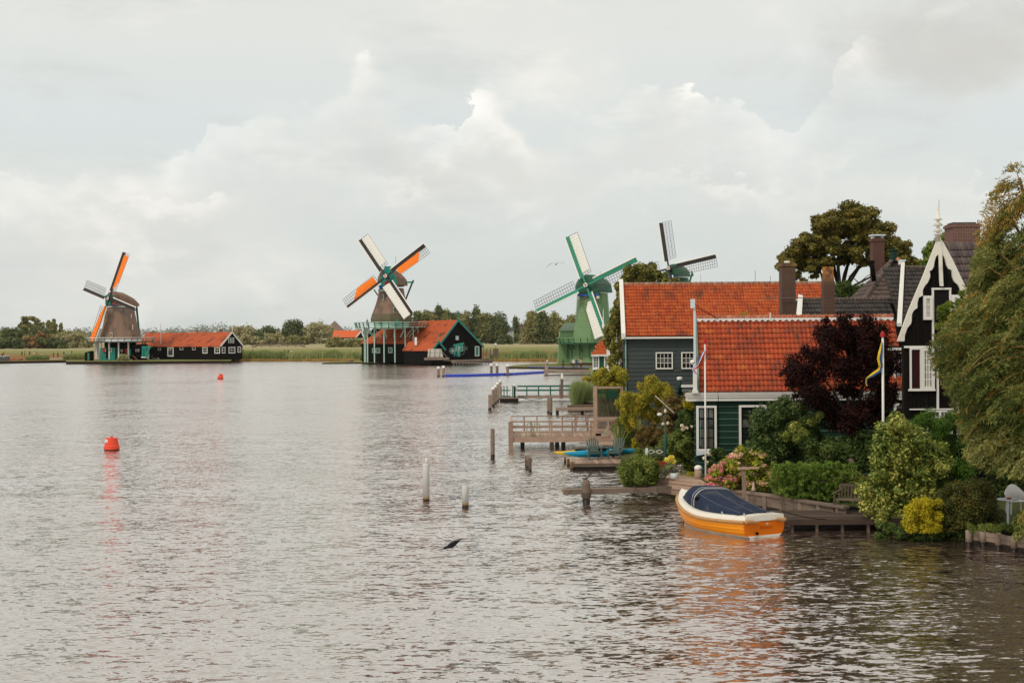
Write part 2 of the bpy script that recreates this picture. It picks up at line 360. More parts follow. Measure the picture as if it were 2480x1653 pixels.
# ---------------------------------------------------------------- water and land
def water_material():
    m, t, b = newmat('canal_water')
    g = t.node('ShaderNodeNewGeometry').outputs['Position']
    big = t.noise(t.mapping(g, (.02, .035, 1)), 1.0, 3, .5)
    t.n.remove(b)
    def ncol(scale, rot, loc, det, dist):
        n = t.node('ShaderNodeTexNoise'); t.l.new(t.mapping(g, scale, (0, 0, R(rot)), loc), n.inputs['Vector']); n.inputs['Scale'].default_value = 1.0
        n.inputs['Detail'].default_value = det; n.inputs['Roughness'].default_value = .55; n.inputs['Distortion'].default_value = dist
        v = t.node('ShaderNodeVectorMath', operation='SUBTRACT'); t.l.new(n.outputs['Color'], v.inputs[0]); v.inputs[1].default_value = (.5, .5, .5); return v.outputs[0]
    def scl(v, k):
        n = t.node('ShaderNodeVectorMath', operation='MULTIPLY'); t.l.new(v, n.inputs[0]); n.inputs[1].default_value = k; return n.outputs[0]
    def add(u, v):
        n = t.node('ShaderNodeVectorMath', operation='ADD'); t.put(n.inputs[0], u); t.put(n.inputs[1], v); return n.outputs[0]
    s1 = scl(ncol((2.2, 5.2, 1), -8, (0, 0, 0), 2, .6), (1.25, .82, 0)); s2 = scl(ncol((6.5, 13.0, 1), 10, (5, 2, 0), 2, .4), (.85, .66, 0)); s3 = scl(ncol((.50, 1.2, 1), -12, (1, 7, 0), 1, 0), (.26, .26, 0)); s4 = scl(ncol((.13, .26, 1), -6, (3, 1, 0), 2, .3), (.14, .17, 0))
    calm = t.m('MULTIPLY_ADD', t.sstep(t.noise(t.mapping(g, (.030, .055, 1), loc=(4, 2, 0)), 1.0, 3, .55), .34, .66), .55, .68)
    sm = add(add(s1, s2), add(s3, s4)); vm = t.node('ShaderNodeVectorMath', operation='SCALE'); t.l.new(sm, vm.inputs[0]); t.put(vm.inputs[3], calm)
    # facets that lean away beyond the line of sight are hidden by the wave in front: fold them to the visible side (any viewpoint)
    inc = t.node('ShaderNodeNewGeometry').outputs['Incoming']; flat = scl(inc, (1, 1, 0)); ln = t.node('ShaderNodeVectorMath', operation='LENGTH'); t.l.new(flat, ln.inputs[0])
    hn = t.node('ShaderNodeVectorMath', operation='NORMALIZE'); t.l.new(flat, hn.inputs[0]); dt = t.node('ShaderNodeVectorMath', operation='DOT_PRODUCT'); t.l.new(vm.outputs[0], dt.inputs[0]); t.l.new(hn.outputs[0], dt.inputs[1])
    si = t.node('ShaderNodeSeparateXYZ'); t.l.new(inc, si.inputs[0]); gg = t.m('DIVIDE', t.m('MAXIMUM', si.outputs[2], 0.0), t.m('MAXIMUM', ln.outputs['Value'], .001)); s0 = dt.outputs['Value']
    dlt = t.m('SUBTRACT', t.m('SUBTRACT', t.m('ABSOLUTE', t.m('ADD', s0, gg)), gg), s0); fd = t.node('ShaderNodeVectorMath', operation='SCALE'); t.l.new(hn.outputs[0], fd.inputs[0]); t.put(fd.inputs[3], dlt)
    nrm = t.node('ShaderNodeVectorMath', operation='NORMALIZE'); t.l.new(add(add(vm.outputs[0], fd.outputs[0]), (0, 0, 1)), nrm.inputs[0]); N_ = nrm.outputs[0]
    fr = t.node('ShaderNodeFresnel'); fr.inputs[0].default_value = 1.33; t.l.new(N_, fr.inputs['Normal'])
    fac = t.m('POWER', fr.outputs[0], .265)
    df = t.node('ShaderNodeBsdfDiffuse'); t.put(df.inputs[0], t.mix(t.sstep(big, .35, .65), (.120, .078, .062), (.165, .113, .093)))
    gs = t.node('ShaderNodeBsdfGlossy'); gs.inputs['Roughness'].default_value = .075; gs.inputs[0].default_value = (.99, .95, .915, 1); t.l.new(N_, gs.inputs['Normal'])
    mx = t.node('ShaderNodeMixShader'); t.put(mx.inputs[0], fac); t.l.new(df.outputs[0], mx.inputs[1]); t.l.new(gs.outputs[0], mx.inputs[2]); t.l.new(mx.outputs[0], t.n['Material Output'].inputs[0]); return m
m_water = water_material()
mb = MB(); mb.face([(-2500, -60, 0), (2500, -60, 0), (2500, 900, 0), (-2500, 900, 0)])
tag(mb.build('water', m_water), kind='structure')

def ground_material(name, near):
    m, t, b = newmat(name)
    g = t.node('ShaderNodeNewGeometry').outputs['Position']; s = t.node('ShaderNodeSeparateXYZ'); t.l.new(g, s.inputs[0])
    n = t.noise(t.mapping(g, (.01, .03, 1)), 1.0, 5, .6); n2 = t.noise(t.mapping(g, (.12, .12, 1)), 1.0, 6, .65)
    if near:
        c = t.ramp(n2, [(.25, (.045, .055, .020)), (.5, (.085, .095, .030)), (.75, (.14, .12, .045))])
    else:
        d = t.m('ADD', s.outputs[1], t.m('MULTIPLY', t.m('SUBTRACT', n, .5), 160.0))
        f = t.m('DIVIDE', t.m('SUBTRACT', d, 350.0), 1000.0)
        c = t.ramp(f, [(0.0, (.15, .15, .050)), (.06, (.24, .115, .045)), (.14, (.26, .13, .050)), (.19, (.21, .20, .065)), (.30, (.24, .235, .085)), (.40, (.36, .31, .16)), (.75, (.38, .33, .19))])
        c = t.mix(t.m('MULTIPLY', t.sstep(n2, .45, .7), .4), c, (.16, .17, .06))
    t.put(b.inputs['Base Color'], c); b.inputs['Roughness'].default_value = .95; b.inputs['Specular IOR Level'].default_value = .1
    bn = t.node('ShaderNodeBump'); bn.inputs['Strength'].default_value = .8; bn.inputs['Distance'].default_value = .3
    t.put(bn.inputs['Height'], t.noise(g, 1.6, 4, .6)); t.put(b.inputs['Normal'], bn.outputs[0]); return m
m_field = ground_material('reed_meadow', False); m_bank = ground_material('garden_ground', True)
m_turf = MAT('short_grass_bank', (.16, .16, .040), .95, .3, 1.5)
m_edge = MAT('dark_timber_bank_edge', (.022, .015, .010), .9, .4, 1.5)
def slab(name, pts, z0, z1, mats):                     # polygon sheet with its own vertical bank
    mb = MB(); n = len(pts); mb.face([(x, y, z1) for x, y in pts], 0)
    vs = [(x, y, z1) for x, y in pts]+[(x, y, z0) for x, y in pts]
    mb.add(vs, [(i, (i+1) % n, (i+1) % n+n, i+n) for i in range(n)], 1)
    return mb.build(name, mats)
def gp(x, y, z=0): p = G(x, y, z); return (p.x, p.y)
far_shore = [gp(x, y) for x, y in [(-300, 881), (0, 880), (190, 877), (330, 877), (540, 875), (700, 873.5), (870, 872.5), (1040, 872.5), (1180, 873), (1350, 874.5), (1480, 874)]]
far = [(-9000, far_shore[0][1])]+far_shore+[(9000, far_shore[-1][1]+30), (9000, 9000), (-9000, 9000)]
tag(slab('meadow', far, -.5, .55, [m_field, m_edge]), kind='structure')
near_shore = [gp(x, y) for x, y in [(1540, 881), (1432, 896), (1436, 915), (1420, 985), (1500, 1000), (1500, 1110), (1512, 1176), (1640, 1176), (1700, 1190), (1790, 1215), (2010, 1258), (2145, 1268), (2160, 1292), (2340, 1302), (2390, 1304), (2570, 1335)]]
near = near_shore+[(16.5, 36), (60, 30), (420, 60), (420, 190), (120, 200)]
tag(slab('garden_bank', near, -.5, .5, [m_bank, m_edge]), kind='structure')
def strip(name, pts, z, th=.45, mats=None):
    P2 = [gp(x, y, z) for x, y in pts]; o = slab(name, P2, z-th, z, mats or [m_turf, m_edge]); tag(o, kind='structure'); return o
strip('grass_bank', [(780, 878.5), (1190, 875), (1195, 871), (870, 872), (800, 875.5)], .25, .7)
strip('grass_bank', [(1225, 888), (1440, 891), (1450, 878), (1300, 880), (1245, 884)], .3, .7)
strip('grass_bank', [(160, 875.5), (560, 873), (560, 869), (330, 869), (160, 871)], .62, .9)
strip('footpath', [(88, 868.5), (150, 866.5), (240, 866.2), (240, 867.6), (150, 868.3), (96, 871)], .58, .3, [MAT('gravel_path', (.40, .33, .25), .95, .1), m_edge])

# reeds
def reeds(name, label, seg, n, h, wd, mat, depth=1.0, zb=.1):
    A = [G(x, y, 0) for x, y in seg]; k = RNG.integers(0, len(A)-1, n); t = RNG.random(n)
    a = np.array([tuple(p) for p in A]); p = a[k]*(1-t[:, None])+a[k+1]*t[:, None]
    p[:, 1] += depth*RNG.random(n)+.3*np.sin(p[:, 0]*.9); p[:, 2] = zb
    hh = h*(.72+.38*RNG.random(n)+.13*np.sin(p[:, 0]*.35)+.08*np.sin(p[:, 0]*1.3)); lean = RNG.normal(size=(n, 2))*.14*h
    b = np.zeros((n, 3)); b[:, 0] = wd; s = .6+.8*RNG.random(n)
    top = p.copy(); top[:, 2] += hh; top[:, 0] += lean[:, 0]+.1*h; top[:, 1] += lean[:, 1]
    mid = (p+top)/2; mid[:, 0] -= .04*h
    ang = RNG.normal(size=n)*.7; b = np.stack([np.cos(ang), np.sin(ang), 0*ang], 1)*wd*s[:, None]
    co = np.stack([p-b*.35, p+b*.35, mid+b*.5, top, mid-b*.5], axis=1)
    o = npmesh(name, co, np.arange(n*5).reshape(n, 5), mat, None, 'stuff', 5); tag(o, label, 'reeds'); return o
m_reed = LEAF('reed_leaf', [(.060, .085, .030), (.115, .145, .050), (.17, .19, .075), (.25, .22, .10)], .5, .25, .3, gain=2.1)
m_reedy = LEAF('dry_reed_stem', [(.40, .22, .06), (.30, .20, .07), (.20, .16, .06)], .5, .3, .3)
reeds('reed_bed', 'long green reed bed between the left red-roofed barn and the tall thatched mill', [(545, 874), (700, 873.5), (870, 873)], 18000, 2.35, .14, m_reed, 5)
reeds('reed_stems', 'yellow dry reed stems along the waterline of the long reed bed', [(545, 875.3), (700, 874.6), (870, 874)], 3500, .7, .10, m_reedy, .6, 0)
reeds('reed_bed', 'green reed bed on the far shore between the black barn and the green mill', [(1185, 873.5), (1350, 875), (1365, 875)], 9000, 2.2, .14, m_reed, 5)
reeds('reed_stems', 'yellow reed stems at the waterline left of the green mill', [(1190, 875.0), (1355, 876)], 2200, .7, .10, m_reedy, .6, 0)
reeds('bank_grass', 'reedy clump on the bank beside the small moored boats at the left edge', [(60, 877), (100, 876.5)], 1800, 2.0, .14, m_reed, 7)
reeds('bank_grass', 'reedy bank grass left of the small black shed below the left mill', [(150, 876), (205, 875)], 1500, 1.5, .13, m_reed, 6, .5)
reeds('reed_bed', 'pale reed clump at the shore end of the green-railed gangway', [(1386, 985), (1408, 984), (1430, 980)], 3200, 1.75, .035, m_reed, 2.2)
reeds('reed_bed', 'low reeds on the bank under the gangway right of the green mill people', [(1430, 905), (1440, 925)], 600, 1.2, .05, m_reed, 2)

# ---------------------------------------------------------------- trees
m_bark = MAT('tree_bark', (.075, .058, .045), .9, .3, 3, (1, 1, .3), .6, 10, .03)
m_birchbark = MAT('pale_bark', (.22, .19, .16), .9, .3, 3, (1, 1, .3))
L_far = LEAF('far_olive_leaf', [(.050, .055, .020), (.090, .092, .030), (.135, .125, .045), (.20, .165, .075)], .55, .35, gain=2.3)
L_fardark = LEAF('far_dark_leaf', [(.028, .040, .016), (.055, .068, .024), (.095, .100, .035)], .6, .3, gain=2.3)
L_farpale = LEAF('far_pale_leaf', [(.105, .105, .048), (.17, .155, .075), (.25, .215, .12)], .5, .35, gain=2.3)
L_farbrown = LEAF('far_brown_leaf', [(.09, .055, .022), (.15, .085, .035), (.17, .12, .045)], .5, .3, gain=2.3)
L_hazed = LEAF('haze_tinted_leaf', [(.14, .165, .135), (.19, .205, .175), (.23, .235, .19)], .6, .2)  # distance haze put into the leaf colour, greyed and lightened
def tree(name, label, cat, base, h, w, mat, n, leaf, shape='round', trunk=.22, k=16, seed=0, group=None, bark=None, low=.12, depth=None, limbs=6):
    o = thing(name, label, cat, base, group); b = V(base); depth = depth or w
    g = np.random.default_rng(seed+100); lobes = []
    if shape == 'round':
        lobes = ell_lobes((b.x, b.y, b.z+h*(low+(1-low)/2)), (w/2, depth/2, h*(1-low)/2), k, min(w, h)*.27, .8, .30, seed, .9)
        for i in range(9): s = min(w, h)*.24*(.8+.5*g.random()); lobes.append((b.x+w*.46*g.uniform(-1, 1), b.y+depth*.3*g.uniform(-1, 1), b.z+h*g.uniform(.08, .30), s, s, s*.9))
    elif shape == 'poplar':
        for i in range(k):
            t = (i+.5)/k; r = w/2*(math.sin(math.pi*min(1, t*.92+.1))**.6)
            a = g.random()*6.3; rr = r*.5*g.random()
            s = w*.30*(.75+.5*g.random())*(1.1-.5*t); lobes.append((b.x+rr*math.cos(a), b.y+rr*math.sin(a), b.z+h*(low+(1-low-.06)*t), s, s, s*1.7))
    elif shape == 'airy':
        lobes = ell_lobes((b.x, b.y, b.z+h*.6), (w/2, depth/2, h*.42), k, min(w, h)*.13, .7, .3, seed, .9)
    foliage('crown', lobes, n, leaf, leaf*.6, mat, o, .6 if shape != 'airy' else .9)
    mb = MB(); top = V((b.x+g.normal()*.03*w, b.y, b.z+h*.8)); r0 = trunk
    mb.tube([b-V((0, 0, .3)), b.lerp(top, .3)+V((g.normal()*.01*w, 0, 0)), b.lerp(top, .65), top], [r0, r0*.8, r0*.5, r0*.12], 7)
    for i in range(limbs):
        l = lobes[int(g.integers(len(lobes)))]; st = b.lerp(top, .2+.5*g.random()); e = V(l[:3])
        if e.z > st.z: mb.tube([st, st.lerp(e, .5)+V((0, 0, .03*h)), e], [r0*.45, r0*.3, r0*.08], 5)
    mb.build('trunk', bark or m_bark, o, True); return o
def ft(label, x0, x1, ytop, D, mat, n=1300, shape='round', name='tree', cat='tree', group=None, leafpx=5.5, ybase=None, seed=None, low=.0, k=20, limbs=3):
    D = D*1.65; mg = (x1-x0)*.13; x0 -= mg; x1 += mg; xm = (x0+x1)/2; b = W(xm, 830, D); b.z = .5; h = W(xm, ytop, D).z-.5; wd = (x1-x0)/PPM(D)
    return tree(name, label, cat, b, h, wd, mat, int(n*2.2), leafpx/PPM(D), shape, trunk=.012*h+.1, k=k, seed=seed if seed is not None else int(x0*3+ytop), group=group, low=low, limbs=limbs)
gl = 'trees of the grove left of the left windmill'
ft('low olive tree cut by the left edge of the photo', -40, 30, 800, 560, L_far, group=gl)
ft('broad dark bush-like tree second from the left edge', 5, 62, 784, 530, L_fardark, 1700, group=gl)
ft('tall ragged tree with a thin open top at the middle of the left grove', 45, 88, 760, 540, L_far, 1700, 'airy', group=gl, k=20)
ft('slim tree with wispy detached top twigs in the left grove', 78, 112, 758, 555, L_far, 800, 'airy', group=gl)
ft('airy tree with broken crown just right of the tallest top of the left grove', 108, 138, 764, 560, L_far, 900, 'airy', group=gl)
ft('dense dark green tree in the centre of the left grove', 68, 118, 788, 525, L_fardark, 1900, group=gl)
ft('rusty brown low tree at the foot of the left grove', 62, 122, 806, 505, L_farbrown, 1500, group=gl)
ft('narrow yellowish poplar at the right side of the left grove', 120, 140, 774, 535, L_far, 1300, 'poplar', group=gl)
ft('single slim poplar leaning over, between grove and left windmill', 141, 155, 782, 560, L_far, 900, 'poplar', group=gl, low=.2)
ft('pale willow bush left of the left windmill stage, nearer the grove', 132, 172, 802, 515, L_farpale, 1500, group=gl)
ft('pale rounded bush directly behind the left windmill stage', 164, 214, 800, 520, L_farpale, 1700, group=gl)
ft('dark low bush at the base of the left grove, left half', -10, 60, 815, 500, L_fardark, 1700, group=gl)
ft('dark low bush at the base of the left grove, right half', 95, 160, 815, 500, L_fardark, 1400, group=gl)
ft('lone round grey tree far off between the grove and the left windmill', 184, 201, 788, 1150, L_hazed, 500, leafpx=4)
gm_ = 'trees and bushes behind the long reed bed'
for a in [('pale bush just right of the left barn gable', 560, 590, 785, L_farpale, 1100, 'airy'), ('pale open tree second right of the left barn gable', 585, 626, 788, L_farpale, 1300, 'round'),
          ('dark hedge-like tree left of the footbridge', 622, 678, 790, L_fardark, 1500, 'round'), ('round brownish bush behind the left end of the footbridge', 570, 625, 810, L_farpale, 1300, 'round'),
          ('broad tan bush behind the footbridge', 640, 695, 803, L_farpale, 1700, 'round'), ('tall dark round tree, highest between barn and tall mill', 684, 726, 769, L_fardark, 2200, 'round'),
          ('dark tree leaning on the right of the highest one', 712, 740, 786, L_fardark, 1200, 'round'), ('olive bush right of the footbridge', 690, 745, 808, L_far, 1500, 'round'),
          ('pale willow with thin top shoots left of the pyramid roof', 742, 782, 776, L_farpale, 1700, 'round'), ('reddish pale willow in front of the pyramid roof', 782, 808, 784, L_farpale, 1300, 'round'),
          ('small round bush in front of the orange farm roof', 826, 852, 811, L_far, 800, 'round'), ('low dark bush under the tall mill stage', 850, 880, 800, L_farpale, 700, 'round')]:
    ft(a[0], a[1], a[2], a[3], 640 if a[3] > 800 else 700, a[4], a[5], a[6], group=gm_)
gr_ = 'tall poplars right of the tall thatched mill'
for i, a in enumerate([(1004, 1032, 745), (1022, 1056, 740), (1048, 1078, 742), (1068, 1096, 740), (1086, 1112, 739), (1104, 1140, 742), (1140, 1168, 746), (1160, 1196, 747), (1188, 1226, 757)]):
    nm = ['first', 'second', 'third', 'fourth', 'fifth', 'sixth', 'seventh', 'eighth', 'ninth'][i]
    ft('%s poplar-like green tree from the left in the row right of the tall thatched mill' % nm, a[0]-3, a[1]+3, a[2], 610, L_far if i % 2 else L_fardark, 2200, 'poplar' if i % 4 == 2 else 'round', group=gr_, k=22, low=.02)
ft('small dark conifer-like tree between the poplar row and the left side of the green mill', 1236, 1262, 768, 650, L_fardark, 800, 'poplar', group=gr_)
for i, a in enumerate([(1272, 1306, 748), (1296, 1338, 745), (1326, 1372, 752), (1360, 1400, 760)]):
    nm = ['leftmost', 'second', 'third', 'rightmost'][i]
    ft('%s of the four bushy poplars behind the green mill' % nm, a[0], a[1], a[2], 560, L_far if i != 1 else L_fardark, 2300, 'round', group='bushy poplars behind the green mill', k=26, low=.02)
ft('small round bush at the meadow edge left of the bushy poplars', 1242, 1262, 806, 640, L_fardark, 500)
for i, (x0, x1, yt) in enumerate([(1262, 1284, 805), (1300, 1322, 812), (1205, 1240, 808)]):
    ft(['low bush before the brick house left of the green mill', 'pale low bush at the foot of the bushy poplars', 'low bush right of the ninth poplar'][i], x0, x1, yt, 560, [L_farpale, L_farpale, L_fardark][i], 500)
# distant tree line as one mass
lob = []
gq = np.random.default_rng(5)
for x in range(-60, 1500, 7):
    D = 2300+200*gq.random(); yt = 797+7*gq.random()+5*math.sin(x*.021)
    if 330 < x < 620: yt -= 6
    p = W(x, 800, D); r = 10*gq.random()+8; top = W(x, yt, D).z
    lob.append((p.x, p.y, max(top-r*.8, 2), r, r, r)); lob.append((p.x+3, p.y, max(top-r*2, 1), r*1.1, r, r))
tag(foliage('distant_wood', lob, 26000, 4.0, 2.8, L_hazed, None, .6, kind='stuff'), 'distant grey-green tree line on the horizon', 'wood')

def wood(label, xs, D, ytops, mat, n, name='wood_edge'):
    D = D*1.65; lob = []; g = np.random.default_rng(abs(int(xs[0]))+9); k = 1/PPM(D)
    for x in np.arange(xs[0], xs[1], 6.0):
        yt = float(np.interp(x, [xs[0]+(xs[1]-xs[0])*i/(len(ytops)-1) for i in range(len(ytops))], ytops))+g.uniform(-3, 5); top = W(x, yt, D).z; r = g.uniform(8, 13)*k
        zc = max(top-r*.8, r*.5)
        while zc > 0: lob.append((W(x, 800, D).x, D+g.uniform(-6, 6), zc, r, r, r)); zc -= r*1.1
    tag(foliage(name, lob, n, 5.5*k, 3.6*k, mat, None, .6, kind='stuff'), label, 'wood')
wood('dense bushes forming the dark base of the grove left of the left windmill', (-60, 215), 575, (806, 800, 796, 800, 806), L_far, 9000)
wood('low scrub in front of the orange-roofed farmhouse', (795, 885), 470, (820, 818, 821, 817), L_far, 3500)
wood('tangled olive scrub behind the long reed bed and footbridge', (575, 905), 720, (800, 803, 800, 796, 799, 805, 808), L_farpale, 9000)
wood('dark scrub filling the gaps below the poplars right of the tall mill', (985, 1262), 660, (782, 770, 768, 772, 782, 800), L_fardark, 9000)
wood('scrub below the bushy poplars behind the green mill', (1262, 1420), 600, (806, 780, 772, 780), L_far, 5000)
# ---------------------------------------------------------------- far houses
def house(label, x0, x1, yr, ye, yb, D, wallm, roofm, depth=9, hip=0.0, gable='side', name='house', wins=()):
    D = D*1.6 if D < 1000 else D*1.5; depth *= 1.5; o_b = W((x0+x1)/2, 830, D); o_b.z = .5; o = thing(name, label, 'house', o_b)
    xa = W(x0, ye, D).x; xb = W(x1, ye, D).x; ze = W(x0, ye, D).z; zr = W(x0, yr, D+depth/2).z
    MB().bb(xa, xb, D, D+depth, -.1, ze).build('wall', wallm, o)
    mb = MB(); q = hip*(xb-xa)/2; ov = .3
    A, B, C, E = (xa-ov, D-ov, ze), (xb+ov, D-ov, ze), (xb+ov, D+depth+ov, ze), (xa-ov, D+depth+ov, ze); r1 = (xa-ov+q, D+depth/2, zr); r2 = (xb+ov-q, D+depth/2, zr)
    if gable == 'front':
        r1 = ((xa+xb)/2, D-ov, zr); r2 = ((xa+xb)/2, D+depth+ov, zr); mb.add([A, B, C, E, r1, r2], [(A and 0, 4, 5, 3), (1, 2, 5, 4), (0, 1, 4), (2, 3, 5), (0, 3, 2, 1)])
    else: mb.add([A, B, C, E, r1, r2], [(0, 1, 5, 4), (2, 3, 4, 5), (0, 4, 3), (1, 2, 5), (0, 3, 2, 1)])
    rf = mb.build('roof', roofm, o)
    for wx, wy, ww, wh in wins:
        p = W(wx, wy, D); k = 1/PPM(D); f = MB().bb(p.x-ww*k/2, p.x+ww*k/2, D-.12, D+.02, p.z-wh*k/2, p.z+wh*k/2).build('window', m_white, o)
        MB().bb(p.x-ww*k*.36, p.x+ww*k*.36, D-.16, D-.10, p.z-wh*k*.38, p.z+wh*k*.38).build('pane', m_glass, f)
    return o
m_farbrick = MAT('far_brown_brick', (.17, .115, .09), .9, .15, 1)
m_farwall = MAT('far_pale_wall', (.50, .50, .50), .8, .08)
m_farroof = MAT('far_brown_roof', (.20, .135, .11), .9, .2, .4)
house('farmhouse with a steep brown pyramid roof behind pale willows', 785, 830, 777, 802, 812, 760, m_farbrick, m_farroof, 12, 1.0)
fh = house('low farmhouse with a bright orange roof and white dormer left of the tall mill', 806, 868, 800, 817, 826, 600, m_black, t_farbright, 10, .0, wins=[(818, 812, 5, 3)])
DF = 957; p = W(875, 800, DF); a = W(861, 818, DF); b_ = W(875, 801, DF); c_ = W(882, 818, DF)
mb = MB(); mb.bar(a, b_, .8); mb.bar(b_, c_, .8); mb.build('barge_board', m_white, fh)
MB().poly([a, b_, c_], (0, .3, 0)).build('gable', m_black, fh)
mb = MB(); mb.bb(W(780, 820, 940).x, W(880, 820, 940).x, 940, 940.6, W(800, 822, 940).z, W(800, 819.5, 940).z); tag(mb.build('garden_wall', m_farwall), 'long low pale fence in front of the orange-roofed farmhouse', 'fence')
for i, (x0, x1, yr, ye, wl, rf) in enumerate([(345, 362, 803, 809, m_farwall, m_farroof), (360, 376, 801, 809, m_farwall, m_farbrick), (458, 474, 798, 803, m_farwall, m_farroof), (376, 392, 804, 810, m_farwall, m_farroof), (478, 496, 800, 806, m_farwall, m_farroof)]):
    house(['leftmost distant white house right of the left mill', 'second distant white house right of the left mill', 'distant house with a brown roof just above the left barn', 'third distant white house just over the left barn roof', 'distant house with brown roof right of the orange-roofed one'][i], x0, x1, yr, ye, 815, 1300, wl, rf, 12, gable='front' if i % 2 else 'side')
house('flat brown brick house behind the meadow left of the green mill', 1258, 1282, 783.5, 784.5, 806, 640, m_farbrick, m_farwall, 9, wins=[(1264, 795, 3, 4), (1271, 795, 3, 4), (1278, 795, 3, 4), (1266, 802, 4, 2)])
house('white-walled house with dark slate roof behind the ninth poplar', 1224, 1244, 792, 801, 806, 640, m_farwall, m_slate, 9, wins=[(1230, 804, 3, 3), (1238, 804, 3, 3)])

# footbridge
fb = thing('footbridge', 'dark timber footbridge with cross railings in the meadow', 'bridge', G(680, 838, .5))
D0 = 800; pl = W(622, 839, D0); pr = W(726, 837, D0); pl.z = pr.z = 1.5; hgt = 1.8
mb = MB()
for d in (0, 3.0):
    for f in (0, .5, 1): mb.bar(pl+V((0, d, f*hgt)), pr+V((0, d, f*hgt)), .16)
    for i in range(21):
        q = pl.lerp(pr, i/20)+V((0, d, 0)); mb.bar(q, q+V((0, 0, hgt+.1)), .18)
    for s, q in ((-1, pl), (1, pr)):
        for f in (.15, .6, 1): mb.bar(q+V((0, d, f*hgt)), q+V((s*3.2, d, f*hgt-1.1)), .16)
mb.build('railing', m_oldwood, fb)
mb = MB(); mb.bar(pl+V((0, 1.5, -.1)), pr+V((0, 1.5, -.1)), 3, .2)
for s, q in ((-1, pl), (1, pr)): mb.bar(q+V((0, 1.5, -.1)), q+V((s*3.4, 1.5, -1.2)), 3, .2)
for i in range(5): q = pl.lerp(pr, (i+.5)/5)+V((0, 1.5, 0)); mb.bar(q, q-V((0, 0, 2)), .25)
mb.build('deck', m_oldwood, fb)

# ---------------------------------------------------------------- windmills
def sails(o, hub, yaw, tilt, L, theta, cols, wlat=1.9, clothspec=(None,)*4, flip=1):
    a = V((-math.sin(yaw)*math.cos(tilt), -math.cos(yaw)*math.cos(tilt), math.sin(tilt)))    # axis, towards viewer
    e1 = V((math.cos(yaw), -math.sin(yaw), 0)); e2 = e1.cross(a)*1.0
    if e2.z < 0: e2 = -e2
    def pt(r, wv, off=0.0, ang=0.0):
        ca, sa = math.cos(ang), math.sin(ang); d = e1*ca+e2*sa; c = e1*sa-e2*ca        # c is the clockwise side
        return hub+d*r+c*wv+a*off
    mst, mbd, medge, mlat = cols
    for i in range(4):
        ang = theta+i*math.pi/2; P_ = lambda r, wv, off=0.0: pt(r, wv, off, ang)
        mb = MB(); mb.bar(P_(-.2, 0), P_(L, 0), .34, .26, up=a); s = mb.build('sail_stock', mst, o)
        mb = MB(); mb.add([P_(L*.16, -.08, .14), P_(L, -.08, .14), P_(L, -.62, .34), P_(L*.16, -.62, .34), P_(L*.16, -.08, .06), P_(L, -.08, .06), P_(L, -.62, .26), P_(L*.16, -.62, .26)], [(0, 1, 2, 3), (7, 6, 5, 4), (0, 4, 5, 1), (1, 5, 6, 2), (2, 6, 7, 3), (3, 7, 4, 0)]); mb.build('wind_board', mbd, o)
        mb = MB(); mb.bar(P_(L*.16, -.74, .32), P_(L*1.0, -.74, .36), .24, .10, up=a); mb.build('leading_edge', medge, o)
        mb = MB(); r0 = L*.19; nb = int((L-r0)/.52)
        for j in range(nb+1): r = r0+(L-r0)*j/nb; mb.bar(P_(r, .1, .05), P_(r, wlat, .02+.35*(1-(r-r0)/(L-r0))), .065, .05, up=a)
        for f in (.34, .67, 1.0): mb.bar(P_(r0, wlat*f, .02+.35*f), P_(L, wlat*f, .03), .065, .05, up=a)
        mb.build('sail_lattice', mlat, o)
        sp = clothspec[i]
        if sp:
            mat, poly = sp; n = 26; mb = MB(); vs = []; fs = []
            lo = [p for p in poly]
            def wat(r):
                for (ra, wa), (rb, wb) in zip(lo[:-1], lo[1:]):
                    if ra <= r <= rb: return wa+(wb-wa)*(r-ra)/max(rb-ra, 1e-6)
                return lo[-1][1]
            for j in range(n+1):
                r = lo[0][0]+(lo[-1][0]-lo[0][0])*j/n; wv = wat(r)*wlat; rip = .06*(j % 2)
                for kk in range(5): vs.append(P_(r*L, .12+(wv-.12)*kk/4, .10+rip+.1*math.sin(kk/4*math.pi)+.30*(1-r)*kk/4))
            for j in range(n):
                for kk in range(4): fs.append((j*5+kk, j*5+kk+1, (j+1)*5+kk+1, (j+1)*5+kk))
            mb.add(vs, fs); c = mb.build('sail_cloth', mat, o)
    mb = MB(); mb.lathe(hub-a*1.6, [(.42, 0), (.42, 1.2), (.55, 1.35), (.55, 1.95), (.30, 2.1)], 8, axis=a); hb = mb.build('hub', mst, o)
    mb = MB(); mb.lathe(hub+a*.5, [(.46, 0), (.40, .08)], 10, axis=a); pl_ = mb.build('hub_plate', m_white, o)
    mb = MB()
    for k in range(4): d = (e1*math.cos(k*math.pi/2+theta)+e2*math.sin(k*math.pi/2+theta)); mb.bar(hub+a*.6, hub+a*.6+d*.36, .14, .05, up=a)
    mb.lathe(hub+a*.56, [(.12, 0), (.08, .12)], 8, axis=a); mb.build('hub_star', [m_red], pl_)
    return a, e1, e2
def octa(r, n=8, ph=math.pi/8): return [(r*math.cos(2*math.pi*i/n+ph), r*math.sin(2*math.pi*i/n+ph)) for i in range(n)]
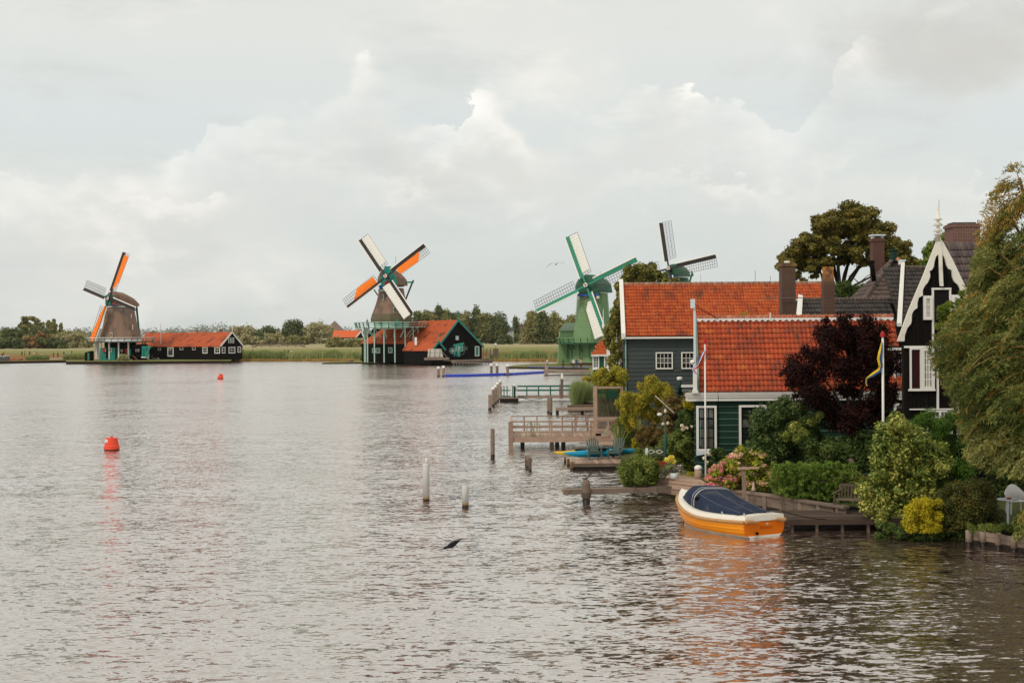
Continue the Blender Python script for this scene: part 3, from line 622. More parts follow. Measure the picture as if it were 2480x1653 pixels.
def stage(o, c, z, r, rin, mats, posts=8, postto=.8, rail=1.0, pr=None, post_w=.22, n=16, braces=None):
    cx, cy = c; mfl, mrail, mpost = mats; mb = MB()
    O = octa(r, n, math.pi/n); I = octa(rin, n, math.pi/n); nn = n
    vs = [(cx+x, cy+y, z) for x, y in O]+[(cx+x, cy+y, z) for x, y in I]+[(cx+x, cy+y, z-.22) for x, y in O]+[(cx+x, cy+y, z-.22) for x, y in I]; fs = []
    for i in range(nn): j = (i+1) % nn; fs += [(i, j, nn+j, nn+i), (2*nn+i, 3*nn+i, 3*nn+j, 2*nn+j), (i, 2*nn+i, 2*nn+j, j)]
    mb.add(vs, fs); mb.build('stage_floor', mfl, o)
    mb = MB()
    for i in range(nn):
        p = V((cx+O[i][0], cy+O[i][1], z)); q = V((cx+O[(i+1) % nn][0], cy+O[(i+1) % nn][1], z)); out = V((O[i][0], O[i][1], 0)).normalized()*.35; out2 = V((O[(i+1) % nn][0], O[(i+1) % nn][1], 0)).normalized()*.35
        mb.bar(p+out+V((0, 0, rail)), q+out2+V((0, 0, rail)), .14); mb.bar(p+out*.5+V((0, 0, rail*.5)), q+out2*.5+V((0, 0, rail*.5)), .08)
    mb.build('stage_rail', mrail[0], o)
    for i in range(nn):
        for f in (0, .5):
            p = V((cx+O[i][0], cy+O[i][1], z-.35)).lerp(V((cx+O[(i+1) % nn][0], cy+O[(i+1) % nn][1], z-.35)), f); out = V((p.x-cx, p.y-cy, 0)).normalized()*.38
            MB().bar(p, p+out+V((0, 0, rail+.35)), .13).build('stage_post', mrail[1], o)
    for i in range(nn):
        x, y = O[i]; rr = (pr or r*.9)/r
        if y < r*.45:
            pz = V((cx+x*rr, cy+y*rr, z-.2)); MB().bar(V((pz.x, pz.y, postto)), pz, post_w).build('support_post', mpost, o)
            if braces:
                MB().bar(V((cx+x*.5, cy+y*.5, z-braces)), pz, .18).build('support_brace', mpost, o)
def winr(o, p, w, h, mf, mp=None, nrm=(0, -1, 0), tilt=0.0):
    n = V(nrm).normalized(); r = V((0, 0, 1)).cross(n).normalized()*-1; u = n.cross(r); u = u if u.z > 0 else -u; rot = Matrix((r, u.cross(r)*-1, u)).transposed()
    f = MB().box(p, (w, .22, h), rot).build('window', mf, o)
    mb = MB()
    for s in (-1, 1): mb.box(V(p)+n*.05+u*(s*h*.21), (w*.72, .22, h*.34), rot)
    mb.build('pane', mp or m_glass, f); return f

# left mill
D1 = 372; K = 1/PPM(D1)
c = W(292, 875, D1); c.z = .6; hub1 = W(264.5, 723.5, D1-5)
mill1 = thing('windmill', 'brown thatched windmill on the left with one bare, one pointing up with orange sail', 'windmill', c)
def thatchbody(o, c, prof, mat, n=8, name='mill_body', ph=math.pi/8):
    mb = MB(); mb.lathe((c.x, c.y, 0), prof, n, phase=ph); return mb.build(name, mat, o, False)
z = lambda x, y, D: W(x, y, D).z
thatchbody(mill1, c, [(47.5*K*1.04, z(290, 821, D1)), (42*K*1.04, z(290, 800, D1)), (37*K*1.04, z(290, 775, D1)), (33*K*1.04, z(290, 752, D1)), (31.5*K*1.04, z(290, 744.5, D1))], m_thatch, 16, ph=0)
thatchbody(mill1, c, [(36*K, .6), (38*K, z(290, 828, D1))], m_black, 8, 'mill_base')
def cap(o, c, zb, front, w, h, ln, yaw, mat, ztop=None, pts=None):
    # boat-shaped cap: ridge along the shaft direction
    a = V((-math.sin(yaw), -math.cos(yaw), 0)); e = V((math.cos(yaw), -math.sin(yaw), 0)); mb = MB(); secs = []
    for t, hh, ww in pts:
        cc = V((c.x, c.y, zb))+a*(front-ln*t); sec = []
        for k in range(9): an = math.pi*k/8; sec.append(cc+e*(math.cos(an)*w/2*ww)+V((0, 0, (math.sin(an)**.8)*h*hh)))
        secs.append(sec)
    vs = [p for s in secs for p in s]; fs = []
    for j in range(len(secs)-1):
        for k in range(8): fs.append((j*9+k, j*9+k+1, (j+1)*9+k+1, (j+1)*9+k))
    fs += [tuple(range(9)), tuple((len(secs)-1)*9+k for k in range(8, -1, -1))]; m = len(vs)
    for j in range(len(secs)-1): fs.append((j*9, (j+1)*9, (j+1)*9+8, j*9+8))
    mb.add(vs, fs); return mb.build('cap', mat, o)
y1 = R(40)
cap(mill1, c, z(290, 741, D1), 3.0, 6.6, 3.9, 7.4, y1, m_thatch, pts=[(0, .95, .62), (.10, 1.0, .78), (.45, .92, 1.0), (.8, .62, .95), (1, .32, .7)])
a, e1, e2 = sails(mill1, hub1, y1, R(13), 12.6, R(90-10.5)-R(4), (m_darkwood, m_darkwood, m_white, m_lath), 2.25,
    ((m_orange, [(.22, .45), (.40, 1.0), (.95, 1.0)]), None, (m_orange, [(.16, .2), (.40, .55), (.75, .9), (.97, 1.0)]), None))
mb = MB(); mb.box(c+V((a.x*3.3, a.y*3.3, hub1.z-c.z-.2)), (2.3, 1.0, 2.6), Matrix.Rotation(-y1, 3, 'Z')); mb.build('shaft_house', m_teal, mill1)
mb = MB(); mb.box(hub1-a*1.5-V((0, 0, 1.5)), (2.9, .25, .35), Matrix.Rotation(-y1, 3, 'Z')); mb.build('name_beard', m_blue, mill1)
mb = MB(); mb.box(hub1-a*1.45-V((0, 0, .9)), (1.6, .25, .6), Matrix.Rotation(-y1, 3, 'Z')); mb.build('front_shutter', m_red, mill1)
zt = z(290, 742.5, D1); mb = MB(); mb.lathe((c.x, c.y, zt-.15), [(35*K, 0), (35*K, .25)], 16); mb.build('cap_rim', m_white, mill1)
tb = W(331, 738, D1+3); te = W(337.5, 806, D1+2); t2 = W(330, 745, D1+3)
for p_, q_ in ((tb, te), (t2, te)): MB().bar(p_, q_, .32).build('tail_pole', m_millgreen, mill1)
MB().bar(W(260, 741, D1-1), W(331, 739, D1+3), .22).build('tail_beam', m_millgreen, mill1)
zs = z(285, 826.5, D1); stage(mill1, (c.x, c.y), zs, 78*K, 42*K, (m_oldwood, (m_white, m_millgreen), m_white), postto=.9, rail=1.0, pr=58*K, post_w=.34, n=16)
MB().lathe((c.x, c.y, zs-.05), [(50*K, 0), (49*K, .8)], 16).build('mill_skirt', m_whiteblue, mill1)
for wx, wy, ww, hh, dr in ((298.5, 751, 5, 10, -4.2), (319, 765, 2.5, 10, -2.6), (322, 792, 2.5, 11, -3.2), (270, 811, 4.5, 11, -4.6), (327, 811, 3, 10, -3.6)):
    p = W(wx, wy, D1+dr-(43-.28*(820-wy)*.6)*K*.08); rr = (31.5+(wy-744)*.2)*K*1.04; dxx = p.x-c.x; yy = c.y-math.sqrt(max(rr*rr-dxx*dxx, .1)); p = W(wx, wy, yy-.55)
    winr(mill1, p, ww*K, hh*K, m_white if wy > 755 else m_millgreen, nrm=(dxx, yy-c.y, 0))
# rooms below the stage
ra = W(243, 842, D1-6); rb = W(279, 869, D1-6)
g1 = MB().bb(ra.x, rb.x, D1-6.2, D1-2, .6, ra.z).build('stage_hut', m_teal, mill1)
for x0, x1, y0, y1_, mt in ((249, 255, 844, 852, m_red), (251, 256.5, 846, 850, m_white), (256.5, 262, 843, 867, m_black), (264, 271, 843, 852, m_white), (265.5, 270, 844.5, 850.5, m_glass), (296, 303, 844, 855, m_red), (298, 302, 847.5, 850, m_white), (303.6, 305, 845, 858, m_white), (305.2, 311, 845, 862, m_teal), (285.5, 291, 846, 852, m_white), (287, 290, 847.2, 850.5, m_glass)):
    p = W(x0, y0, D1-6.4); q = W(x1, y1_, D1-6.4); t = .25 if mt in (m_white, m_black) else .32
    MB().bb(p.x, q.x, D1-6.2-t if x0 < 280 else D1-3.8-t, (D1-6.15 if x0 < 280 else D1-3.75), q.z, p.z).build({m_red: 'sign_board', m_white: 'frame', m_black: 'doorway', m_glass: 'pane', m_teal: 'door'}[mt], mt, mill1)
ra = W(279, 834, D1-4); rb = W(344, 872, D1-4); MB().bb(ra.x, rb.x, D1-3.7, D1+2, .6, ra.z).build('lean_to', m_black, mill1)
p = W(320, 846, D1-4); f = winr(mill1, V((W(332.5, 848, D1-4).x, D1-3.8, W(332, 848, D1-4).z)), 9*K, 6.5*K, m_white)
# small shed, steps, posts, shrub
p = W(205, 851, D1-9); q = W(219, 869, D1-9); sh = thing('shed', 'small black shed with green door beside the left mill stage posts', 'shed', (p.x, D1-9, .6))
MB().poly([(p.x, D1-9, .6), (q.x, D1-9, .6), (q.x, D1-9, z(219, 849.5, D1-9)), (p.x, D1-9, z(205, 853.5, D1-9))], (0, 3, 0)).build('wall', m_black, sh)
MB().bb(W(212, 855, D1-9).x, W(216.5, 855, D1-9).x, D1-9.12, D1-9, .7, z(212, 854, D1-9)).build('door', m_millgreen, sh)
b_ = G(302, 876, .3); ft2 = tree('shrub', 'round grey-green shrub on the water edge below the left mill', 'shrub', b_, 2.3, 3.6, L_farpale, 1600, .35, 'round', .06, 14, 3, low=.02)

# left barn
def barn(label, PF, PR, PL, zg, zeL, zeR, zr, wallm, roofm, trim, name='barn', ridge_f=.5, gb=.0, hipL=0.0, ov=.35):
    PF, PR, PL = V(PF), V(PR), V(PL); o = thing(name, label, 'barn', (PF.x, PF.y, zg))
    gv = (PR-PF); lv = (PL-PF); B = PL+gv; gu = gv.normalized(); lu = lv.normalized()
    def at(p, z_): return V((p.x, p.y, z_))
    rF = PF+gv*ridge_f; rL = PL+gv*ridge_f
    mb = MB(); mb.face([at(PF, zg), at(PR, zg), at(PR, zeR), at(rF, zr), at(PF, zeL)]); mb.face([at(PF, zg), at(PF, zeL), at(PL, zeL), at(PL, zg)])
    mb.face([at(PR, zg), at(B, zg), at(B, zeR), at(PR, zeR)]); mb.face([at(PL, zg), at(PL, zeL), at(rL, zr), at(B, zeR), at(B, zg)])
    mb.build('wall', wallm, o)
    e = lu*ov; rL2 = rL-lu*(lv.length*hipL)
    mb = MB(); up = V((0, 0, .12))
    dL = (at(PF, zeL)-at(rF, zr)).normalized()*ov; dR = (at(PR, zeR)-at(rF, zr)).normalized()*ov
    mb.poly([at(PF, zeL)+dL-e+up, at(rF, zr)-e+up, at(rL2, zr)+e*(0 if hipL else 1)+up, at(PL, zeL)+dL+e+up], V((0, 0, -.14)))
    mb.poly([at(PR, zeR)+dR-e+up, at(rF, zr)-e+up, at(rL2, zr)+e*(0 if hipL else 1)+up, at(B, zeR)+dR+e+up], V((0, 0, -.14)))
    if hipL: mb.face([at(PL, zeL)+dL+e+up, at(B, zeR)+dR+e+up, at(rL2, zr)+up])
    rf = mb.build('roof', roofm, o)
    for a_, b2 in ((at(PF, zeL)+dL, at(rF, zr)), (at(PR, zeR)+dR, at(rF, zr))):
        MB().bar(a_-e*1.15+up*.6, b2-e*1.15+up*.6, .10, .42).build('barge_board', trim, o)
    for s in (0,):
        MB().bar(at(rF, zr)-e*1.2, at(rF, zr)-e*1.2+V((0, 0, 1.7)), .14).build('finial', trim, o)
    return o, gu, lu, at
PF = W(533, 850, 362); PR = W(587, 850, 371); PL = W(330, 850, 386); 
PL = V((PL.x, PL.y, 0)); zg = .6
bar1, gu, lu, at = barn('long black barn with orange tiled roof and white-edged gable beside the left mill', (PF.x, PF.y, 0), (PR.x, PR.y, 0), (PL.x, PL.y, 0), zg, z(533, 837.5, 362), z(587, 838, 371), z(560, 803, 368)-.2, m_black, t_far if False else m_black if False else t_far, m_white)
GN = gu.cross(V((0, 0, 1))); LN = V((0, 0, 1)).cross(lu)
GN = GN if GN.y < 0 else -GN; LN = LN if LN.y < 0 else -LN
def on_line(P0, u, nrm, px, py):      # point of a wall plane seen at a photo position
    d = ray(px, py); cpos = V((0, 0, CAM_H)); k = (V(P0)-cpos).dot(nrm)/d.dot(nrm); return cpos+d*k
def wall_window(o, P0, u, nrm, x0, y0, x1, y1, mf, mp, panes=(1, 1), name='window', fw=None, dep=.12, bars=None):
    A = on_line(P0, u, nrm, x0, y0); B = on_line(P0, u, nrm, x1, y1); C = on_line(P0, u, nrm, (x0+x1)/2, (y0+y1)/2)
    w_ = abs((B-A).dot(u)); h_ = abs(A.z-B.z); rot = Matrix((u, nrm.cross(u) if False else V((0, 0, 1)).cross(u)*1.0, V((0, 0, 1)))).transposed()
    fw = fw or min(w_, h_)*.13; mb = MB(); c0 = C+nrm*(dep*.5)
    for s in (-1, 1):
        mb.box(c0+u*(s*(w_-fw)/2), (fw, dep, h_), rot); mb.box(c0+V((0, 0, s*(h_-fw)/2)), (w_-2*fw, dep*.96, fw), rot)
    f = mb.build(name, mf, o); nx, nz = panes; iw = w_-2*fw; ih = h_-2*fw; bw = min(iw/nx, ih/nz)*.10
    for i in range(nx):
        for j in range(nz):
            cc = C+u*(-iw/2+iw*(i+.5)/nx)+V((0, 0, -ih/2+ih*(j+.5)/nz))+nrm*(dep*.12)
            MB().box(cc, (iw/nx-bw*(nx > 1), dep*.3, ih/nz-bw*(nz > 1)), rot).build('pane', mp[(i+j) % len(mp)] if isinstance(mp, list) else mp, f)
    if nx*nz > 1:
        mb = MB()
        for i in range(1, nx): mb.box(C+u*(-iw/2+iw*i/nx)+nrm*(dep*.35), (bw*1.15, dep*.5, ih), rot)
        for j in range(1, nz): mb.box(C+V((0, 0, -ih/2+ih*j/nz))+nrm*(dep*.33), (iw, dep*.5, bw*1.15), rot)
        mb.build('glazing_bar', bars or mf, f)
    return f
for a in ((408, 841, 414, 848), (383, 841, 390, 848), (436, 840, 444, 847), (466, 840, 474, 847), (491, 840, 503, 855.5), (520, 840, 533, 855.5)):
    wall_window(bar1, PF, -lu, LN, *a, m_white, m_glass, (1, 1) if a[2]-a[0] < 9 else (2, 2))
for a in ((537, 840, 545, 855), (552.5, 817, 558, 830), (560.5, 817, 566, 830), (553, 840, 569, 855), (575, 839, 583, 853)):
    wall_window(bar1, PF, gu, GN, *a, m_white, m_glass, (1, 2) if a[2]-a[0] < 10 else (2, 2))
f = wall_window(bar1, PF, -lu, LN, 406, 840, 421, 863, m_white, m_slate, name='door')
cb = W(535, 806, 372); ch = MB().bb(cb.x-.4, cb.x+.4, 371.6, 372.4, cb.z-2, cb.z+1.1).build('chimney', m_farbrick, bar1)
# green-white crane shelter at the barn's left end
pc = W(344, 840, 366); cr = thing('porch', 'green and white hoist porch between the left mill and its barn', 'porch', (W(356, 860, 366).x, 366, .6))
for x0, x1, x2, x3 in ((346, 351, 346, 351), (352, 355, 352, 355)):
    MB().bar(W(x0, 865, 366), W(x0, 840, 366), .45).build('post', m_teal, cr)
MB().bar(W(354, 864, 365.8), W(361, 841, 365.8), .6).build('brace', m_teal, cr); MB().bar(W(344, 840, 366), W(366, 840, 366), .5).build('beam', m_teal, cr)
MB().bar(W(342, 864.5, 365.8), W(357, 865, 365.8), .3).build('sill', m_white, cr); MB().bb(W(349.5, 0, 366).x, W(353.5, 0, 366).x, 366.1, 366.3, .9, z(350, 842, 366)).build('panel', m_whiteblue, cr)
# toy mill, garden objects
tm = thing('model_windmill', 'small teal model windmill with white sails in front of the left barn', 'model windmill', G(491, 869, .6))
q = G(491, 869, .6); kk = 1/PPM(q.y); MB().lathe(q, [(6*kk, 0), (4.0*kk, 8*kk), (3.2*kk, 14*kk), (1.2*kk, 17*kk)], 8).build('mill_body', m_teal, tm)
mb = MB(); h_ = q+V((0, -.6, 14.5*kk))
for an in (60, 150, 240, 330): mb.bar(h_, h_+V((math.cos(R(an+57)), 0, math.sin(R(an+57))))*14*kk, .12)
mb.build('sail', m_white, tm)
tm2 = thing('model_windmill', 'smaller white-bladed model mill on a stand by the barn gable', 'model windmill', G(561, 866, .6)); q = G(561, 866, .6)
MB().lathe(q, [(3*kk, 0), (2*kk, 9*kk), (.6*kk, 11*kk)], 6).build('mill_body', m_whiteblue, tm2); mb = MB(); h_ = q+V((0, -.4, 10*kk))
for an in (20, 110, 200, 290): mb.bar(h_, h_+V((math.cos(R(an+57)), 0, math.sin(R(an+57))))*9*kk, .1)
mb.build('sail', m_white, tm2)
pt_ = G(529, 868, .6); pi_ = thing('picnic_table', 'small dark picnic table on the grass before the left barn', 'table', pt_)
MB().bb(pt_.x-.9, pt_.x+.9, pt_.y-.5, pt_.y+.5, 1.25, 1.35).build('table_top', m_oldwood, pi_); mb = MB()
for sx in (-.7, .7): mb.bar(pt_+V((sx, -.7, 0)), pt_+V((sx, .1, .7)), .12); mb.bar(pt_+V((sx, .7, 0)), pt_+V((sx, -.1, .7)), .12)
mb.build('leg', m_oldwood, pi_); q_ = G(438, 869, .6)
tree('shrub', 'flat green juniper mound in front of the left barn', 'shrub', q_, 1.2, 3.6, L_fardark, 900, .3, 'round', .05, 8, 31, low=.02)
# ---------------------------------------------------------------- middle mill (tall, thatched, on a stage over its barn)
D2 = 326; K = 1/PPM(D2)
c = W(949, 875, D2); c.z = .4; hub2 = W(935, 669.5, D2-4.2)
mill2 = thing('windmill', 'tall thatched windmill with two white and two orange sails above a black barn', 'windmill', c)
thatchbody(mill2, c, [(50*K, z(949, 779, D2)), (50.5*K, z(949, 772, D2)), (47*K, z(949, 760, D2))], m_thatchg, 12, 'thatch_skirt', ph=0)
thatchbody(mill2, c, [(47*K, z(949, 760, D2)-.05), (41*K, z(949, 745, D2)), (36*K, z(949, 730, D2)), (32.5*K, z(949, 715, D2)), (30*K, z(949, 698, D2))], m_thatch, 12, ph=0)
thatchbody(mill2, c, [(43*K, z(949, 797, D2)), (44*K, z(949, 778, D2))], m_mint, 12, 'mill_base')
y2 = R(17)
cap(mill2, c, z(949, 691, D2), 3.2, 6.4, 3.8, 7.2, y2, m_thatch, pts=[(0, 1.0, .60), (.12, 1.0, .8), (.45, .95, 1.0), (.8, .72, .95), (1, .42, .72)])
a, e1, e2 = sails(mill2, hub2, y2, R(13), 11.3, R(37.5), (m_darkwood, m_darkwood, m_white, m_lath), 2.0,
    ((m_orange, [(.26, .75), (.30, .92), (.72, 1.0), (.84, .12)]), (m_whitecloth, [(.26, 1.0), (.98, 1.0)]), (m_orange, [(.22, .9), (.62, 1.0), (.80, .12)]), (m_whitecloth, [(.16, 1.0), (.98, 1.0)])))
rz2 = Matrix.Rotation(-y2, 3, 'Z')
mb = MB(); mb.poly([hub2-a*1.0+e1*s_+V((0, 0, h_)) for s_, h_ in ((-2.0, -2.0), (2.0, -2.0), (1.9, 0), (1.1, 1.3), (.7, 2.6), (-.7, 2.6), (-1.1, 1.3), (-1.9, 0))], -a*1.2); mb.build('shaft_house', m_teal, mill2)
mb = MB(); mb.box(hub2-a*.9-V((0, 0, 2.2)), (4.0, .3, .5), rz2); mb.build('name_beard', m_blue, mill2)
mb = MB(); mb.box(hub2-a*.85-V((0, 0, 1.3)), (1.3, .3, .8), rz2); mb.build('front_shutter', m_red, mill2)
MB().box(hub2-a*.85-V((0, 0, 2.9)), (4.6, .3, .35), rz2).build('beard_trim', m_mint, mill2)
MB().lathe((c.x, c.y, z(949, 694, D2)), [(31.5*K, 0), (31.5*K, .3)], 12).build('cap_rim', m_lath, mill2)
MB().bar(W(975, 684, D2), W(1001, 683, D2+1), .35).build('tail_beam', m_teal, mill2)
for p_, q_ in ((W(999, 683, D2+1), W(982, 726, D2+5)), (W(903, 697, D2+2), W(915, 715, D2+2))): MB().bar(p_, q_, .28).build('tail_pole', m_capgreen, mill2)
MB().bar(W(999, 686, D2+1), W(1001, 678, D2+1), .4).build('winch_post', m_lath, mill2); MB().bar(W(889, 688, D2+2), W(904, 690, D2+2), .35).build('winch_arm', m_teal, mill2)
MB().bar(W(958.5, 645, D2), W(958.5, 621, D2), .07).build('lightning_rod', m_lath, mill2)
zs2 = z(945, 791, D2); stage(mill2, (c.x, c.y), zs2, 86*K, 40*K, (m_mint, (m_mint, m_capgreen), m_mint), postto=.4, rail=1.0, pr=66*K, post_w=.26, n=16, braces=2.4)
for wx, wy, ww, hh in ((928, 720, 5, 14), (956, 750, 6, 13)):
    rr = (30+(wy-698)*.22)*K; p = W(wx, wy, D2); dxx = p.x-c.x; yy = c.y-math.sqrt(rr*rr-dxx*dxx); winr(mill2, W(wx, wy, yy-.35), ww*K, hh*K, m_mint, nrm=(dxx, yy-c.y, 0))
yy = c.y-44*K; MB().bb(W(950, 0, yy).x, W(959, 0, yy).x, yy-.2, yy, z(950, 789, yy), z(950, 772, yy)).build('door', m_millgreen, mill2)
for x0 in (921, 975): winr(mill2, W(x0, 783, yy+.4), 8*K, 4*K, m_millgreen)
# big black barn
PF = W(1067, 850, 316); PR = W(1167, 850, 325); PL = W(876, 850, 336)
PFv, PRv, PLv = [V((p.x, p.y, 0)) for p in (PF, PR, PL)]
bar2, gu, lu, at = barn('big black barn with orange roof and teal-edged gable under the tall mill', PFv, PRv, PLv, .3, z(1067, 829, 316), z(1167, 838.5, 325), z(1105, 776, 321), m_black, t_far, m_teal, ridge_f=.40, hipL=.22)
GN = gu.cross(V((0, 0, 1))); GN = GN if GN.y < 0 else -GN; LN = V((0, 0, 1)).cross(lu); LN = LN if LN.y < 0 else -LN
wall_window(bar2, PFv, gu, GN, 1103, 813, 1110.5, 823, m_mint, m_whiteblue, fw=.06)
wall_window(bar2, PFv, gu, GN, 1104, 837, 1121, 850, m_mint, m_glass2, (2, 2)); wall_window(bar2, PFv, gu, GN, 1126, 839.5, 1131, 847, m_teal, m_glass)
wall_window(bar2, PFv, gu, GN, 1150, 838, 1160, 862, m_white, m_teal, name='door')
for a_ in ((902, 843, 911, 854), (912, 842, 921, 855), (941, 841, 951, 854.5)): wall_window(bar2, PFv, -lu, LN, *a_, m_mint, m_glass2 if a_[0] == 912 else m_glass, (2, 2))
# front shed
PF3 = W(1046, 860, 309); PR3 = W(1075, 860, 311.5); PL3 = W(978, 860, 317)
sh2, g3, l3, at3 = barn('low black lean-to shed with orange roof in front of the big barn', (PF3.x, PF3.y, 0), (PR3.x, PR3.y, 0), (PL3.x, PL3.y, 0), .2, z(1046, 847, 309), z(1075, 846, 311.5), z(1060, 828, 310), m_black, t_far, m_teal, 'shed')
q = W(1007, 824, 314); MB().bb(q.x-.25, q.x+.25, 313.8, 314.2, q.z-1, q.z+.7).build('vent', m_white, sh2)
# hoist (green sluice gear) and timber rack
hs = thing('hoist', 'teal wooden water hoist with a cogged wheel in front of the black gable', 'hoist', W(1108, 863, 313)); D3 = 313
for p_, q_, w__ in (((1101, 862), (1103, 836), .3), ((1110, 863), (1119, 834), .4), ((1098, 836), (1124, 831), .4), ((1107, 862), (1108, 836), .25)): MB().bar(W(*p_, D3), W(*q_, D3), w__).build('post', m_teal, hs)
MB().bb(W(1103, 0, D3).x, W(1108, 0, D3).x, D3+.2, D3+.4, z(1100, 862, D3), z(1100, 838, D3)).build('panel', m_white, hs)
mb = MB(); hc = W(1096, 849, D3-.3)
for i in range(6): d = V((math.cos(i*math.pi/6), 0, math.sin(i*math.pi/6)))*.8; mb.bar(hc-d, hc+d, .07)
mb.build('wheel', m_mint, hs)
MB().tube([W(1124, 834, D3), W(1125, 852, D3), W(1121, 858, D3), W(1114, 859, D3)], .1, 6).build('pipe', m_lath, hs)
rk = thing('timber_stack', 'stack of pale sawn planks on a raft before the black barn', 'timber', W(1055, 868, 306)); D4 = 306
for i in range(6):
    w0 = 1036+i*.3; q0 = W(w0, 863-i*3.4, D4); q1 = W(1073-i*.8, 863-i*3.4, D4); MB().bb(q0.x, q1.x, D4-.9, D4+.9, q0.z-.1, q0.z+.09).build('plank', m_mintw if False else m_cream, rk)
for x in (1040, 1052, 1064): MB().bar(W(x, 867, D4-.95), W(x+2, 845, D4-.95), .12).build('post', m_greywood, rk)
for p_, q_ in (((1036, 864), (1040, 850)), ((1084, 866), (1071, 851))): MB().bar(W(*p_, D4), W(*q_, D4), .16).build('brace', m_greywood, rk)
q0 = W(1028, 866, D4); q1 = W(1088, 868, D4); MB().bb(q0.x, q1.x, D4-1.4, D4+1.4, q1.z-.25, q0.z).build('raft', m_greywood, rk)
# landing stage right of barn
lj = thing('jetty', 'long dark timber jetty along the black barn by the tall mill', 'jetty', W(1140, 870, 312)); qa = W(1090, 866.5, 306); qb = W(1188, 862, 322); za = .95
A = V((qa.x, qa.y, za)); B = V((qb.x, qb.y, za)); n_ = 38
for i in range(n_): p_ = A.lerp(B, (i+.5)/n_); MB().box(p_, ((B-A).length/n_*.93, 3.2, .12), Matrix.Rotation(math.atan2(B.y-A.y, B.x-A.x), 3, 'Z')).build('plank', m_greywood, lj)
MB().bar(A+V((.5, -1.7, -.25)), B+V((.5, -1.7, -.25)), .25, .35).build('edge_beam', m_greywood, lj)
for i in range(14): p_ = A.lerp(B, (i+.5)/14)+V((.5, -1.6, 0)); MB().bar(p_-V((0, 0, 1.6)), p_-V((0, 0, .2)), .24).build('pile', m_greywood, lj)
gt = thing('gate', 'dark wooden gate and fence at the right end of the barn jetty', 'gate', W(1200, 864, 320))
MB().bb(W(1188, 0, 320).x, W(1201, 0, 320).x, 319.9, 320, z(1190, 865, 320), z(1190, 844, 320)).build('gate_panel', m_oldwood, gt)
for zz_ in (850, 855, 860): MB().bar(W(1168, zz_, 321), W(1190, zz_-.5, 321), .14).build('rail', m_greywood, gt)
for x in (1170, 1179, 1188, 1201): MB().bar(W(x, 866, 320.5), W(x, 843, 320.5), .18).build('post', m_oldwood, gt)
lpst = thing('lamp_post', 'grey lantern post beside the jetty gate', 'lamp post', W(1201, 866, 319)); MB().bar(W(1201, 866, 319), W(1200.5, 836, 319), .12).build('pole', m_lath, lpst); MB().lathe(W(1200.5, 837, 319), [(.2, 0), (.35, .35), (.05, .6)], 6).build('lantern', m_whiteblue, lpst)
for i, (x, y) in enumerate(((845, 873), (961, 872))):
    q = G(x, y+3, .25); ms = thing('millstone', ['round stone slab on the grass left of the tall mill posts', 'round stone slab on the grass before the black barn'][i], 'stone', q); MB().lathe(q+V((0, .8, 0)), [(.95, 0), (1.0, .35), (.8, .42)], 14).build('stone', m_greywood, ms)

# ---------------------------------------------------------------- green smock mill
D5 = 285; K = 1/PPM(D5)
c = W(1436, 880, D5); c.z = .4; hub5 = W(1420, 691.5, D5-4)
mill5 = thing('windmill', 'green boarded windmill with green-edged sails left of the grey house', 'windmill', c)
def boardbody(o, c, prof, mat, n=8, rows=40, ph=math.pi/8+R(12), name='mill_body'):
    mb = MB(); zs = [p[1] for p in prof]; rs = [p[0] for p in prof]; k0, k1 = zs[0], zs[-1]
    rings = []
    for i in range(rows):
        za = k0+(k1-k0)*i/rows; zb = k0+(k1-k0)*(i+1)/rows; g_ = (zb-za)*.16; rings += [(float(np.interp(za, zs, rs))-.14, za), (float(np.interp(za, zs, rs))-.14, za+g_), (float(np.interp(za, zs, rs))+.12, za+g_), (float(np.interp(zb, zs, rs))+.02, zb)]
    mb.lathe((c.x, c.y, 0), rings, n, phase=ph); return mb.build(name, mat, o)
zst5 = z(1436, 829, D5)
boardbody(mill5, c, [(49*K, zst5), (42*K, z(1436, 780, D5)), (36.5*K, z(1436, 712, D5))], m_boardgreen, rows=28)
boardbody(mill5, c, [(58*K, .8), (52*K, zst5-.2)], m_boardgreen, rows=11, name='mill_base')
MB().lathe((c.x, c.y, .2), [(54*K, 0), (54*K, .9)], 8, phase=math.pi/8+R(12)).build('brick_plinth', m_farbrick, mill5)
y5 = R(26)
cap(mill5, c, z(1436, 708, D5), 3.4, 6.8, 3.5, 7.6, y5, m_capgreen, pts=[(0, .85, .62), (.1, 1.0, .8), (.45, 1.02, 1.0), (.75, .92, 1.0), (.92, .62, .85), (1, .3, .6)])
MB().lathe((c.x, c.y, z(1436, 711, D5)), [(38*K, 0), (38*K, .28)], 16).build('cap_rim', m_white, mill5)
a, e1, e2 = sails(mill5, hub5, y5, R(14), 11.4, R(25), (m_sailgreen, m_sailgreen, m_white, m_lath), 2.0,
    (None, (m_whitecloth, [(.24, .95), (.98, 1.0)]), None, (m_whitecloth, [(.30, .35), (.42, .8), (.98, 1.0)])))
rz5 = Matrix.Rotation(-y5, 3, 'Z')
MB().poly([hub5-a*1.0+e1*s_+V((0, 0, h_)) for s_, h_ in ((-2.1, -1.6), (2.1, -1.6), (1.9, 0), (1.0, 1.3), (-1.0, 1.3), (-1.9, 0))], -a*1.0).build('shaft_house', m_capgreen, mill5)
MB().box(hub5-a*.9-V((0, 0, 1.6)), (4.4, .4, .4), rz5).build('name_beard', m_blue, mill5)
for s_ in (-2.1, 2.1): MB().box(hub5-a*.9+e1*s_-V((0, 0, 2.1)), (.5, .4, .5), rz5).build('beard_end', m_white, mill5)
MB().bar(W(1454, 680, D5), W(1454, 658, D5), .25).build('cap_vane', m_white, mill5)
